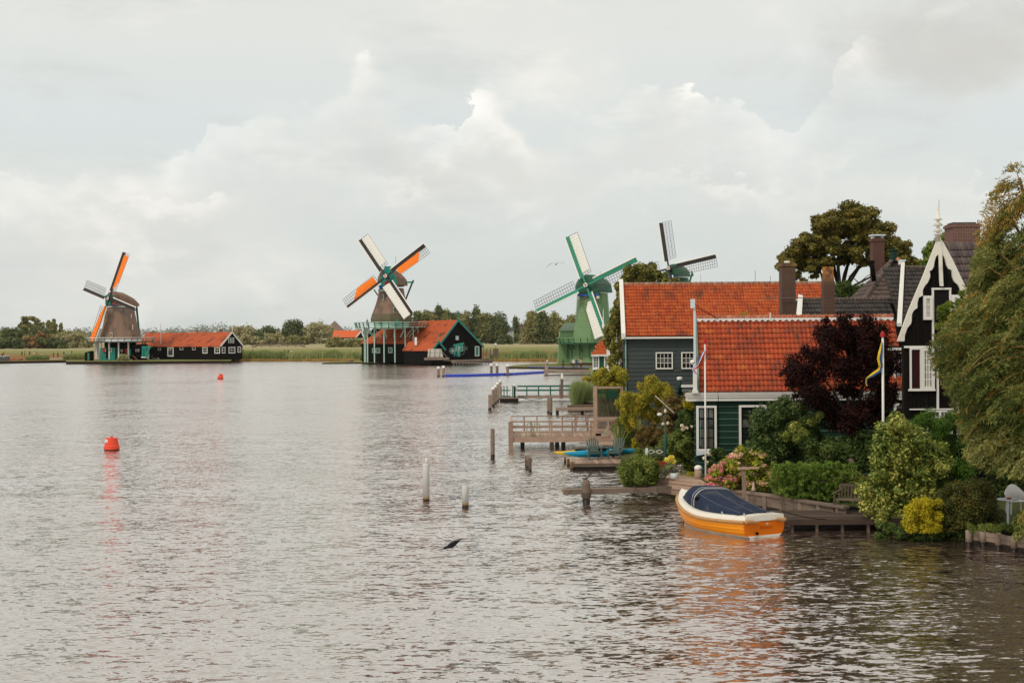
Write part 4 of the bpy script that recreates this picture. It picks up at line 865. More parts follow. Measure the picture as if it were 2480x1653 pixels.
stage(mill5, (c.x, c.y), zst5, 92*K*.93, 44*K, (m_capgreen, (m_boardgreen, m_capgreen), m_capgreen), postto=z(1400, 866, D5), rail=.95, pr=62*K, post_w=.24, n=16, braces=3.0)
# boarded wing
xa, xb = W(1345, 0, D5+4).x, W(1396, 0, D5+4).x; zr5 = z(1370, 783, D5+6); ze5 = z(1360, 802, D5+3)
wing = MB(); wing.poly([(xa, D5+3, .6), (xb, D5+3, .6), (xb, D5+3, ze5), (xa+.45, D5+3, ze5)], (0, 6, 0)); wg = wing.build('wing_wall', m_boardgreen, mill5)
MB().poly([(xa+.2, D5+2.7, ze5), (xb, D5+2.7, ze5), (xb, D5+6, zr5), (xa+1.5, D5+6, zr5)], (0, 0, .15)).build('wing_roof', MAT('pale_green_wing_roof', (.13, .19, .13), .6, .12, 1, (6, 1, 1)), mill5)
# ---------------------------------------------------------------- dark-sailed mill behind the grey house
D6 = 330; K = 1/PPM(D6); hub6 = W(1619.7, 650.6, D6-4); c = W(1641, 870, D6); c.z = .5
mill6 = thing('windmill', 'green-capped windmill with bare dark sails rising behind the grey house roof', 'windmill', c)
boardbody(mill6, c, [(50*K, .5), (40*K, z(1640, 760, D6)), (27*K, z(1640, 674, D6))], m_capgreen, rows=40)
y6 = R(24)
cap(mill6, c, z(1640, 670, D6), 3.0, 5.6, 2.9, 6.0, y6, m_capgreen, pts=[(0, .85, .62), (.1, 1.0, .8), (.45, 1.0, 1.0), (.75, .85, 1.0), (1, .3, .6)])
MB().lathe((c.x, c.y, z(1640, 673, D6)), [(28.5*K, 0), (28.5*K, .3)], 16).build('cap_rim', m_white, mill6)
a, e1, e2 = sails(mill6, hub6, y6, R(13), 11.3, R(12), (m_darkwood, m_darkwood, m_white, m_lath), 2.2)
MB().box(hub6-a*.9-V((0, 0, 1.7)), (3.4, .4, .4), Matrix.Rotation(-y6, 3, 'Z')).build('name_beard', m_blue, mill6)
MB().bar(hub6-a*.5-V((0, 0, .8)), hub6-a*.5-V((0, 0, 4.2)), .3).build('front_post', m_white, mill6)
for p_, q_ in ((W(1677, 660, D6+2), W(1668, 690, D6+3)), (W(1674, 656, D6+2), W(1679, 668, D6+2))): MB().bar(p_, q_, .3).build('tail_pole', m_millgreen, mill6)
MB().bar(W(1697, 663, D6), W(1697, 700, D6), .05).build('lightning_rod', m_lath, mill6)

# ---------------------------------------------------------------- dock, boom and dolphins by the green mill
Dk = 232; dk = thing('dock', 'wide timber dock with standing visitors below the green mill', 'dock', G(1374, 905, 0)); zt = .75
A = G(1318, 897, zt); B = G(1432, 894.5, zt); dpt = 5.5
for i in range(9): y_ = A.y+dpt*(i+.5)/9; MB().bb(A.x, B.x+1, y_-dpt/18*.93, y_+dpt/18*.93, zt-.12, zt).build('plank', m_greywood, dk)
MB().bb(A.x, B.x+1, A.y-.2, A.y-.02, zt-.42, zt-.05).build('edge_beam', m_greywood, dk); MB().bb(A.x, B.x+1, A.y-.35, A.y-.22, -.1, .12).build('fender', m_oldwood, dk)
MB().bb(A.x+.1, A.x+.6, A.y-.3, A.y+.2, -.3, 1.75).build('bollard', m_greywood, dk)
def pile(label, x, ytop, ybot, wpx, mat=None, capm=None, group=None, wet=.18, n=8, name='mooring_post', z0=-.6, lean=0):
    b = G(x, ybot, 0); k = 1/PPM(b.y); zt_ = W(x, ytop, b.y).z; r = wpx*k/2
    o = thing(name, label, 'post', b, group); b2 = V((b.x+lean, b.y, 0))
    MB().lathe((b.x, b.y, 0), [(r*1.02, z0), (r*.98, wet)], n).build('wet_foot', m_wetwood, o, True)
    MB().lathe((b.x, b.y, 0), [(r*.97, wet-.01), (r, (wet+zt_)/2), (r*.93, zt_-.04), (r*.75, zt_)], n).build('shaft', mat or m_greywood, o, False)
    if capm: MB().lathe((b.x, b.y, zt_-.25*r*2), [(r*1.12, 0), (r*1.12, r*.9), (r*.55, r*1.7)], n).build('cap', capm, o)
    return o
dg = 'white-capped dolphin posts on the blue boom'
for i, (x, yt, yb) in enumerate(((1062, 891, 911), (1074, 889, 911), (1190, 884, 908.5), (1204, 884, 908.5), (1229.5, 885, 908.5))):
    pile(['left post of the dolphin pair at the left end of the blue boom', 'right post of the dolphin pair at the left end of the blue boom', 'left post of the middle dolphin pair on the blue boom', 'right post of the middle dolphin pair on the blue boom', 'single white-topped post between the middle pair and the dock'][i], x, yt, yb, 6.5, capm=m_white, group=dg)
m_boom = MAT('bright_blue_plastic', (.03, .055, .42), .45, .05)
def boom(label, pts, r):
    mb = MB(); P_ = [G(x, y, .12) for x, y in pts]; mb.tube(P_, r, 8); tag(mb.build('boom', m_boom), label, 'boom')
boom('long blue floating boom between the white-capped dolphins and the dock', [(1078, 910), (1130, 909.5), (1190, 907.5), (1240, 906), (1290, 903), (1318, 901.5)], .26)
boom('blue floating boom along the grass strip behind the dock', [(1276, 890.5), (1330, 891), (1390, 891.5), (1430, 890.5)], .26)

# ---------------------------------------------------------------- people
def person_meshes():
    out = []
    poses = {
     'stand': [((0, 0, .95), .14, .11), ((0, 0, 1.18), .13, .10), ((0, 0, 1.40), .16, .10), ((0, 0, 1.50), .06, .06), ((0, -.01, 1.60), .085, .10), ((0, -.01, 1.72), .075, .085)],
    }
    for walk in (0, 1):
        s = .18 if walk else .0
        Vt = [(0, 0, .95), (0, 0, 1.18), (0, 0, 1.38), (0, 0, 1.50), (0, -.02, 1.60), (0, -.02, 1.72),
              (-.10, 0, .90), (-.11, -s*.6, .50), (-.11, -s*1.2+.0, .08), (-.11, -s*1.2-.14, .05),
              (.10, 0, .90), (.11, s*.4, .50), (.11, s*1.4, .10), (.11, s*1.4-.13, .05),
              (-.19, 0, 1.40), (-.25, s*.4, 1.14), (-.24, s*.2-.10, .90), (.19, 0, 1.40), (.25, -s*.4, 1.14), (.24, -s*.6-.12, .92)]
        Rr = [(.15, .11), (.13, .10), (.15, .10), (.055, .055), (.085, .10), (.07, .085), (.09, .09), (.065, .07), (.045, .05), (.04, .03), (.09, .09), (.065, .07), (.045, .05), (.04, .03), (.06, .06), (.045, .045), (.035, .035), (.06, .06), (.045, .045), (.035, .035)]
        E = [(0, 1), (1, 2), (2, 3), (3, 4), (4, 5), (0, 6), (6, 7), (7, 8), (8, 9), (0, 10), (10, 11), (11, 12), (12, 13), (2, 14), (14, 15), (15, 16), (2, 17), (17, 18), (18, 19)]
        me = bpy.data.meshes.new('body'); me.from_pydata(Vt, E, []); o = bpy.data.objects.new('tmp', me); COL.objects.link(o)
        o.modifiers.new('Skin', 'SKIN'); sv = me.skin_vertices[0].data
        for i, r in enumerate(Rr): sv[i].radius = r
        sv[0].use_root = True; o.modifiers.new('Sub', 'SUBSURF').levels = 1
        dg_ = bpy.context.evaluated_depsgraph_get(); dg_.update(); m2 = bpy.data.meshes.new_from_object(o.evaluated_get(dg_)); m2.name = 'body'
        bpy.data.objects.remove(o); out.append(m2)
    return out
BODIES = person_meshes(); m_skin = MAT('skin', (.45, .27, .19), .6, .05)
CL = {}
def cloth(c):
    if c not in CL: CL[c] = MAT('cloth', c, .85, .1)
    return CL[c]
def person(label, x, y, zf, shirt, pants, hair=(.03, .02, .015), walk=0, yaw=0, h=1.72, group='visitors in the distance', pos=None, bag=None):
    p = pos or G(x, y, zf); o = thing('person', label, 'person', (0, 0, 0), group)
    me = BODIES[walk].copy(); me.materials.clear()
    for m_ in (cloth(pants), cloth(shirt), m_skin, cloth((.03, .03, .03))): me.materials.append(m_)
    for f in me.polygons:
        cz = f.center; f.material_index = 3 if cz.z < .09 else 0 if cz.z < .93 and abs(cz.x) < .2 else 2 if (cz.z > 1.49 or (abs(cz.x) > .2 and cz.z < 1.1)) else 1; f.use_smooth = True
    b = link('body', me, o); mb = MB(); mb.lathe((0, .01, 1.66), [(.10, -.06), (.115, .02), (.10, .09), (.05, .135)], 8); mb.build('hair', cloth(hair), o, True)
    if bag: MB().bb(-.15, .15, .10, .28, 1.0, 1.42).build('backpack', cloth(bag), o)
    o.location = p; o.rotation_euler.z = yaw; o.scale = (h/1.78,)*3; return o
W_, K_, B_ = (.62, .60, .57), (.02, .02, .022), (.05, .11, .28)
person('person in white top and black trousers leaning by the dock bollard', 1325.5, 892, .8, W_, K_, yaw=R(60), group='visitors on the dock')
person('person in dark olive clothes alone on the dock', 1364, 892.3, .76, (.06, .07, .035), (.04, .045, .03), yaw=R(160), group='visitors on the dock')
person('person in a white shirt and black shorts, left of the dock group', 1389, 892.5, .76, W_, K_, (.25, .15, .07), yaw=R(10), group='visitors on the dock')
person('person in dark blue in the middle of the dock group', 1396.5, 891.5, .76, (.04, .06, .11), (.04, .06, .11), (.2, .12, .06), yaw=R(-20), group='visitors on the dock')
person('person in a pale pink shirt and dark shorts, right of the dock group', 1407, 892, .76, (.50, .33, .25), K_, yaw=R(190), group='visitors on the dock')
person('person in blue on the stage of the tall mill', 0, 0, 0, (.03, .05, .12), (.02, .04, .08), pos=V((W(883.5, 0, D2-3).x, D2-3, zs2+.05)), group='visitors on mill stages')
person('person in dark clothes on the right of the tall mill stage', 0, 0, 0, (.09, .03, .03), K_, pos=V((W(1004, 0, D2-2).x, D2-2, zs2+.05)), group='visitors on mill stages')
for a in (('person in white shirt and black trousers on the left meadow path', 83, 865, W_, K_, 0), ('person in red dress beside the one in white', 88, 865.5, (.62, .06, .03), (.62, .06, .03), 0), ('small person in beige behind the red dress', 92, 867, (.5, .36, .25), (.5, .36, .25), 0),
          ('person all in white walking on the path', 101.5, 868, W_, W_, 1), ('person in dark navy walking on the path, left of two', 129.5, 867, (.05, .06, .10), (.04, .04, .06), 1), ('person in dark grey with raised arms, right of two', 140, 866.5, (.06, .055, .05), (.05, .05, .045), 0),
          ('person in blue shirt and jeans with dark backpack', 155, 863, (.10, .18, .36), (.08, .13, .25), 0), ('person in a white jacket behind the bank grass', 168.5, 863, W_, (.5, .48, .45), 1), ('person in black beside the white jacket', 174, 861, K_, K_, 0),
          ('person in dark jacket left of the white shirt', 72, 862, (.05, .04, .06), K_, 1), ('person crouching in black among the stalls', 60, 862, (.06, .05, .05), K_, 0), ('person in dark clothes beside the stall', 53, 862, K_, K_, 0), ('leftmost person in dark jacket by the orange benches', 9, 863, K_, (.4, .38, .36), 0)):
    person(a[0], a[1], a[2], .58, a[3], a[4], walk=a[5], yaw=R(40+(a[1]*37) % 280), bag=(.02, .02, .03) if 'backpack' in a[0] else None)
for a in (('person in dark clothes just right of the left barn', 590, 858, K_, K_), ('person in dark clothes second right of the left barn', 612, 857, (.04, .04, .03), K_), ('person in a dark coat behind the reeds, left of a pair', 690, 858.5, (.06, .045, .05), K_),
          ('person in a dark coat behind the reeds, right of a pair', 698, 858.5, K_, K_), ('person in pale clothes behind the reeds', 706, 859, W_, W_), ('person in dark clothes behind the reeds near the tall mill', 810, 857, K_, K_), ('person in white near the tall mill posts', 856, 858, W_, W_), ('person in dark jacket on the barn jetty', 1170, 863, (.05, .05, .06), K_), ('person in pale shirt at the barn jetty gate', 1176, 863, (.4, .3, .28), K_)):
    person(a[0], a[1], a[2], .56, a[3], a[4], yaw=R(a[1] % 360))
# stalls / benches and boats at the left edge
st = thing('bench', 'long orange-topped bench table on the bank at the left edge', 'bench', G(20, 864, .58)); q0 = G(4, 862, 1.3); q1 = G(32, 861, 1.3)
MB().bb(q0.x, q1.x, q0.y-.4, q0.y+.4, 1.9, 2.15).build('table_top', t_farbright, st); mb = MB()
for i in range(9): x_ = q0.x+(q1.x-q0.x)*i/8; mb.bar((x_, q0.y, .5), (x_, q0.y, 1.95), .12)
mb.build('leg', m_greywood, st); MB().bb(q0.x, q1.x, q0.y+.5, q0.y+.6, .6, 1.4).build('front_panel', m_farwall, st)
def hull(o, c, yaw, L, Wd, H, mat, rim, sheer=.25, tag_='hull', n=12, tr=.0):
    mb = MB(); rows = []; rot = Matrix.Rotation(yaw, 3, 'Z'); c = V(c)
    for i in range(n+1):
        t = i/n; x = (t-.5)*L; hw = Wd/2*(math.sin(math.pi*min(.5, t*(.62)+tr*.0+.02 if False else t*.75)) if t < .67 else math.cos((t-.67)/.33*math.pi/2*(1-tr))); hw = Wd/2*max(.03, math.sin(math.pi*(t*(1-tr*.38)))**.6)
        zt_ = H+sheer*(2*t-1)**2; rows.append([c+rot @ V((x, s*hw*k, zz)) for s, k, zz in ((-1, 1, zt_), (-1, .85, zt_*.45), (-1, .45, -.12), (1, .45, -.12), (1, .85, zt_*.45), (1, 1, zt_))])
    vs = [p for r_ in rows for p in r_]; fs = [(i*6+k, i*6+k+1, (i+1)*6+k+1, (i+1)*6+k) for i in range(n) for k in range(5)]
    fs += [tuple(range(6)), tuple(n*6+k for k in range(5, -1, -1))]; mb.add(vs, fs); h = mb.build(tag_, mat, o, True)
    mb = MB(); mb.tube([r_[0] for r_ in rows], .05 if Wd < 3 else .09, 5); mb.tube([r_[5] for r_ in rows], .05 if Wd < 3 else .09, 5); mb.build('gunwale', rim, o)
    return rows
bt = thing('boat', 'grey steel barge bow cut off by the left edge', 'boat', G(5, 878, 0)); q = G(-20, 878.5, 0); hull(bt, q, 0, 9.5, 3, 1.75, m_lath if False else MAT('grey_steel', (.17, .17, .17), .5, .1), m_whiteblue, .1)
MB().bb(q.x-4, q.x+3.6, q.y-.9, q.y+.9, 1.5, 1.75).build('deck', m_whiteblue, bt)
bt = thing('boat', 'small dark blue rowing boat with orange inside at the left shore', 'boat', G(38, 876, 0)); q = G(38, 876.2, 0); hull(bt, q, 0, 3.9, 1.6, .62, MAT('navy_paint', (.02, .03, .12), .4, .1), t_farbright, .28); MB().bb(q.x-.5, q.x+.7, q.y-.95, q.y-.88, .25, .5).build('name_strip', m_white, bt)
pile('short pale post between the barge and the rowing boat', 33.5, 866, 877, 3, group=None)
bt = thing('sailing_boat', 'white and dark green sailing boat with bare mast moored by the left barn', 'boat', G(398, 875, 0)); q = G(398, 875.0, 0); hull(bt, q, 0, 6.0, 1.9, .72, MAT('bottle_green_hull', (.02, .06, .045), .35, .1), m_white, .2)
MB().bb(q.x-1.7, q.x+1.3, q.y-.6, q.y+.6, .6, 1.05).build('cabin', m_white, bt); mq = W(390.5, 873, q.y); MB().bar((mq.x, q.y, .6), (mq.x-.1, q.y, W(390, 783, q.y).z), .16).build('mast', m_white, bt); MB().bar((mq.x, q.y, 1.9), (mq.x+1.7, q.y, 1.8), .2).build('boom_cover', m_blue, bt)
for i, (x, yt, yb, w_) in enumerate(((255, 861, 876, 3.2), (270, 866, 876, 3), (320, 860, 875.5, 3.5), (369, 859, 875, 3.2), (372.5, 859, 875, 3.0))):
    pile(['leftmost grey mooring post in front of the left mill', 'short leaning post in front of the left mill', 'grey post at the right of the round shrub below the left mill', 'left of the paired posts at the sailing boat', 'right of the paired posts at the sailing boat'][i], x, yt, yb, w_, group='posts along the left mill shore')
sr = thing('slipway', 'sloping brown timber ramp beside the round shrub at the left mill', 'ramp', G(325, 874, .3)); MB().bar(W(321, 860, 366), W(334, 872, 366), .5, .2).build('ramp_board', m_rust, sr); MB().bar(W(334, 872, 366), W(334, 876, 366), .25).build('post', m_greywood, sr)
# ---------------------------------------------------------------- tiled roofs and boarded walls
def tile_mesh(w_, l_):
    xs = [0, .16, .36, .56, .78, 1.0]; zs = [.012, .050, .062, .038, -.006, .002]; k = w_/.25; vs = []; fs = []
    for y_, dz in ((-.02*l_/.3, .056), (l_*1.10, .002)):
        for x, zz in zip(xs, zs): vs.append((x*w_*1.04, y_, zz*k+dz))
    for x, zz in zip(xs, zs): vs.append((x*w_*1.04, -.02*l_/.3, zz*k+.056-.050))
    for i in range(5): fs.append((i, i+1, 7+i, 6+i)); fs.append((12+i, 13+i, i+1, i))
    return vs, fs
def tiled_roof(parent, O, U, Vv, nc, nr, mat, indiv=lambda i, j: False, clip=None, under=None, name='roof', th=.10):
    O, U, Vv = V(O), V(U), V(Vv); N = U.cross(Vv).normalized()
    if N.z < 0: N = -N
    mb = MB(); base_ = MB()
    if under: base_.poly([V(p) for p in under], -N*th)
    else: base_.poly([O, O+U, O+U+Vv, O+Vv], -N*th)
    rf = base_.build(name, m_wetwood, parent)
    w_ = U.length/nc; l_ = Vv.length/nr; vs, fs = tile_mesh(w_, l_); me = bpy.data.meshes.new('roof_tile'); me.from_pydata(vs, [], fs); me.materials.append(mat)
    me.polygons.foreach_set('use_smooth', [True]*5+[False]*5 if False else [f_ % 2 == 0 for f_ in range(10)]); rot = Matrix((U.normalized(), Vv.normalized(), N)).transposed(); off = OFF[parent.name]
    cos = []; tv = np.array(vs); RM = np.array(rot); cnt = 0
    for j in range(nr):
        for i in range(nc):
            if clip and not clip((i+.5)/nc, (j+.5)/nr): continue
            p = O+U*(i/nc)+Vv*(j/nr)+N*(.004+random.uniform(0, .012)); tw = random.gauss(0, .018)
            if indiv(i, j) and cnt < 300:
                t = bpy.data.objects.new('roof_tile', me); COL.objects.link(t); t.parent = rf
                t.matrix_local = Matrix.Translation(p-off) @ rot.to_4x4() @ Matrix.Rotation(tw, 4, 'Z'); cnt += 1
            else:
                c, s = math.cos(tw), math.sin(tw); lv = tv.copy(); lv[:, 0], lv[:, 1] = tv[:, 0]*c-tv[:, 1]*s, tv[:, 0]*s+tv[:, 1]*c
                cos.append(lv @ RM.T+np.array(p))
    if cos:
        n = len(cos); co = np.concatenate(cos); F = np.array(fs); FF = (F[None]+(np.arange(n)*len(vs))[:, None, None]).reshape(-1, 4)
        o = npmesh('roof_tiles', co, FF, mat, rf, 'stuff')
    return rf
def board_wall(parent, x0, x1, y, z0, z1, h, mats, lip=None, holes=(), joints=0):
    # horizontal overlapping planks, each its own piece
    n = int(round((z1-z0)/h)); h = (z1-z0)/n; off = OFF[parent.name]
    for i in range(n):
        za = z0+i*h; segs = [(x0, x1)]
        for hx0, hx1, hz0, hz1 in holes:
            if hz0-h*.2 < za+h/2 < hz1+h*.2 and False: pass
        cuts = sorted([x0, x1]+([random.uniform(x0+.15*(x1-x0), x1-.15*(x1-x0)) for _ in range(joints)] if joints else []))
        for a, b in zip(cuts[:-1], cuts[1:]):
            a_ = a+.004; b_ = b-.004; d0, d1 = .045+random.uniform(0, .006), .014
            vs = [(a_, y-d0, za), (b_, y-d0, za), (b_, y-d1, za+h*1.02), (a_, y-d1, za+h*1.02), (a_, y, za), (b_, y, za), (b_, y, za+h*1.02), (a_, y, za+h*1.02)]
            mb = MB(); mb.add(vs, [(0, 1, 2, 3), (5, 4, 7, 6), (4, 0, 3, 7), (1, 5, 6, 2), (3, 2, 6, 7), (4, 5, 1, 0)], 0)
            if lip: mb.bb(a_, b_, y-d0-.004, y-d0+.01, za-.002, za+.028, 1)
            mb.build('plank', mats if not lip else [mats, lip], parent)
def fwindow(parent, x0, x1, z0, z1, y, mf, mg, nx, nz, fw=.09, bars=None, bw=.03, dep=.12, name='window', split=None, inner=None):
    mb = MB(); f_y0 = y-dep
    mb.bb(x0, x0+fw, f_y0, y-.03, z0, z1); mb.bb(x1-fw, x1, f_y0, y-.03, z0, z1); mb.bb(x0+fw, x1-fw, f_y0+.003, y-.03, z1-fw, z1); mb.bb(x0+fw, x1-fw, f_y0+.003, y-.03, z0, z0+fw*1.1)
    f = mb.build(name, mf, parent); iw = x1-x0-2*fw; ih = z1-z0-2.1*fw; zb = z0+fw*1.1; xb = x0+fw
    if inner:
        mb = MB(); k = .05
        mb.bb(xb, xb+k, y-.085, y-.04, zb, zb+ih); mb.bb(xb+iw-k, xb+iw, y-.085, y-.04, zb, zb+ih); mb.bb(xb+k, xb+iw-k, y-.084, y-.04, zb+ih-k, zb+ih); mb.bb(xb+k, xb+iw-k, y-.084, y-.04, zb, zb+k); mb.build('sash', inner, f)
        xb += k; iw -= 2*k; zb += k; ih -= 2*k
    for i in range(nx):
        for j in range(nz):
            g_ = mg[(i*3+j*5) % len(mg)] if isinstance(mg, (list, tuple)) else mg
            MB().bb(xb+iw*i/nx+bw/2*(i > 0), xb+iw*(i+1)/nx-bw/2*(i < nx-1), y-.055, y-.045, zb+ih*j/nz+bw/2*(j > 0), zb+ih*(j+1)/nz-bw/2*(j < nz-1)).build('pane', g_, f)
    mb = MB()
    for i in range(1, nx): mb.bb(xb+iw*i/nx-bw/2, xb+iw*i/nx+bw/2, y-.075, y-.04, zb, zb+ih)
    for j in range(1, nz):
        b2 = bw*(2.2 if split == j else 1); mb.bb(xb, xb+iw, y-.073-(.01 if split == j else 0), y-.042, zb+ih*j/nz-b2/2, zb+ih*j/nz+b2/2)
    if nx*nz > 1: mb.build('glazing_bar', bars or mf, f)
    return f
X = lambda x, y, D: W(x, y, D).x
Z = lambda x, y, D: W(x, y, D).z

# ---------------------------------------------------------------- grey boarded house
DG = 90.0; gh = thing('house', 'grey-blue boarded house with a long orange pantile roof behind the green house', 'house', (X(1760, 900, DG), DG+3, .5))
gx0 = X(1509, 900, DG); gx1 = X(2022, 800, DG); ze = Z(1600, 814.5, DG)
MB().bb(gx0+.01, gx1, DG, DG+9, .3, ze).skew(.083, DG).build('wall', m_wetwood, gh)
board_wall(gh, gx0, gx1, DG, .5, ze-.12, .262, m_slate, joints=1)
rg = Z(1760, 687, DG+4.3); O = V((gx0+.12, DG-.30, ze+.02)); U = V((gx1-gx0-.05, 0, 0)); VV = V((.22, 4.6, rg-ze-.02))
tiled_roof(gh, O, U, VV, 71, 16, t_orange, indiv=lambda i, j: i < 20)
MB().poly([(gx0+.1, DG+9.3, ze), (gx1+.05, DG+9.3, ze), (gx1+.05, DG+4.4, rg), (gx0+.1, DG+4.4, rg)], (0, 0, .1)).skew(.09, DG).build('rear_roof', m_wetwood, gh)
m_ridge = TILES('ridge_tile_lichen', [(.30, .16, .10), (.40, .26, .18), (.24, .14, .10), (.34, .15, .08)], (.12, .11, .08), .6)
for i in range(38): x_ = gx0+.36+(gx1-gx0-.2)*i/38; MB().lathe((x_, DG+4.3, rg+.0), [(.13, 0), (.15, (gx1-gx0)/38*1.05)], 8, axis=(1, 0, 0)).build('ridge_tile', m_ridge, gh, True)
for xx, nm in ((gx0+.02, 'l'), (gx1+.06, 'r')):
    MB().poly([(xx-.14, DG-.42, ze-.14), (xx-.14, DG-.42, ze+.22), (xx-.14, DG+4.3, rg+.36), (xx-.14, DG+4.3, rg-.1)], (.26, 0, 0)).skew(.050, DG-.4).build('barge_board', m_white, gh)
MB().bb(gx0+.1, gx1, DG-.42, DG-.06, ze-.13, ze-.02).build('gutter', m_white, gh)
for x0, x1 in ((1587.5, 1629), (1649.5, 1691)): fwindow(gh, X(x0, 873, DG), X(x1, 873, DG), Z(1600, 893.5, DG), Z(1600, 852.5, DG), DG-.03, m_white, [m_glass, m_glass, m_glass2], 4, 3, .075, bw=.028)
px_ = X(1515.5, 850, DG-.15); MB().tube([(px_, DG-.14, ze-.1), (px_, DG-.14, .6)], .05, 8).build('drainpipe', m_mint if False else MAT('mint_pipe', (.16, .30, .24), .5, .1), gh, True)
for y_ in (830, 870, 908, 945): MB().bb(px_-.11, px_+.11, DG-.16, DG-.05, Z(1515, y_, DG)-.04, Z(1515, y_, DG)+.04).build('pipe_bracket', m_black, gh)
# lean-to with dark tiles and white boards left of it
lt = thing('outbuilding', 'small dark-tiled outbuilding with white barge boards and finial left of the grey house', 'outbuilding', (X(1498, 900, 104), 106, .5)); D_ = 104
MB().bb(X(1494, 0, D_), X(1512, 0, D_), D_+.2, D_+6, .5, Z(1500, 888, D_)).skew(.08, D_).build('wall', m_black, lt)
tiled_roof(lt, (X(1499, 0, D_), D_-.3, Z(1500, 888, D_)), (X(1512, 0, D_)-X(1499, 0, D_), 0, 0), (0, 2.2, Z(1500, 820, D_+2.2)-Z(1500, 888, D_)), 2, 9, t_dark, indiv=lambda i, j: True)
MB().poly([(X(1493, 0, D_), D_-.4, Z(1500, 892, D_)), (X(1498.5, 0, D_), D_-.4, Z(1500, 892, D_)), (X(1500.5, 0, D_), D_-.4, Z(1500, 820, D_)), (X(1496.5, 0, D_), D_-.4, Z(1500, 820, D_))], (0, .1, 0)).build('barge_board', m_white, lt)
MB().bb(X(1493, 0, D_), X(1509, 0, D_), D_-.5, D_-.3, Z(1500, 898, D_), Z(1500, 893.5, D_)).build('gutter', m_white, lt)
def finial(o, x, ytop, ybot, D, s=1.0, name='finial'):
    zt_, zb_ = Z(x, ytop, D), Z(x, ybot, D); h = zt_-zb_; p = W(x, ybot, D); r = h*.07*s
    MB().lathe(p, [(r, 0), (r, h*.30), (r*.6, h*.32), (r*1.3, h*.36), (r*1.9, h*.44), (r*1.3, h*.52), (r*.5, h*.55), (r*1.0, h*.60), (r*.4, h*.64), (r*.8, h*.72), (r*.35, h*.76), (r*.5, h*.84), (.01, h)], 10).build(name, m_white, o, True)
finial(lt, 1494.5, 790, 858, D_-.4, .5)

# small green house with hipped orange roof by the water
DS = 140; sgh = thing('house', 'small dark green tea house with orange hipped roof and white windows at the water', 'house', (X(1445, 900, DS), DS+1, .5))
m_dg2 = MAT('deep_green_board_paint', (.015, .095, .065), .5, .12, 2, (4, 1, 1), rnd=.1)
xa, xb = X(1431, 0, DS), X(1466, 0, DS); zt_ = Z(1450, 860, DS)
MB().bb(xa, xb, DS, DS+5, .2, zt_).skew(.06, DS).build('wall', m_dg2, sgh)
for i in range(5): MB().bb(xa+(xb-xa)*i/5+.01, xa+(xb-xa)*(i+1)/5-.01, DS-.03, DS-.002, .3, zt_-.05).build('plank', m_dg2, sgh)
zr_ = Z(1460, 818, DS+2.4); ap = V((X(1462, 0, DS+2.4), DS+2.4, zr_))
tiled_roof(sgh, (X(1426, 0, DS), DS-.3, zt_+.05), (X(1463, 0, DS)-X(1426, 0, DS), 0, 0), (0, 2.7, zr_-zt_), 7, 8, t_orange, indiv=lambda i, j: True, clip=lambda u, v: u > v*.93-.06, under=[(X(1426, 0, DS), DS-.3, zt_+.05), (X(1463, 0, DS), DS-.3, zt_+.05), ap])
MB().bb(X(1425.5, 0, DS), X(1463, 0, DS), DS-.42, DS-.28, Z(1450, 862, DS), Z(1450, 858, DS)).build('gutter', m_white, sgh)
MB().poly([(X(1463, 0, DS), DS-.4, Z(1460, 862, DS)), (X(1472, 0, DS), DS-.4, Z(1460, 860, DS)), (X(1470.5, 0, DS), DS-.4, Z(1460, 832, DS)), (X(1462, 0, DS), DS-.4, Z(1462, 818, DS))], (0, .1, 0)).build('barge_board', m_white, sgh)
finial(sgh, 1461.5, 748, 822, DS-.3, .36)
fwindow(sgh, X(1429, 0, DS), X(1445, 0, DS), Z(1440, 891, DS), Z(1440, 862, DS), DS-.05, m_white, m_glass2, 3, 4, .10, bw=.03)
fwindow(sgh, X(1457, 0, DS), X(1467, 0, DS), Z(1460, 890, DS), Z(1460, 862, DS), DS-.05, m_white, m_glass2, 2, 4, .10, bw=.03)
MB().add([(X(1429, 0, DS), DS-.02, Z(1440, 891, DS)), (X(1445, 0, DS), DS-.02, Z(1440, 891, DS)), (X(1445, 0, DS), DS-.4, Z(1440, 893, DS)), (X(1429, 0, DS), DS-.4, Z(1440, 895, DS))], [(0, 1, 2, 3)]).build('sill', m_whiteblue, sgh)
D7 = 125; sc_ = thing('conservatory', 'white-framed glass porch between the tea house and the dark-tiled outbuilding', 'conservatory', (X(1475, 0, D7), D7, .5))
fwindow(sc_, X(1464, 0, D7), X(1487, 0, D7), Z(1470, 898, D7), Z(1470, 864, D7), D7, m_white, m_glass2, 3, 4, .14, bw=.05, name='window')
MB().bb(X(1464, 0, D7), X(1492, 0, D7), D7+.0, D7+2.5, .5, Z(1470, 898, D7)-.01).build('wall', m_dg2, sc_); MB().bb(X(1488, 0, D7), X(1492, 0, D7), D7-.1, D7, Z(1470, 897, D7), Z(1470, 868, D7)).build('post', m_black, sc_)

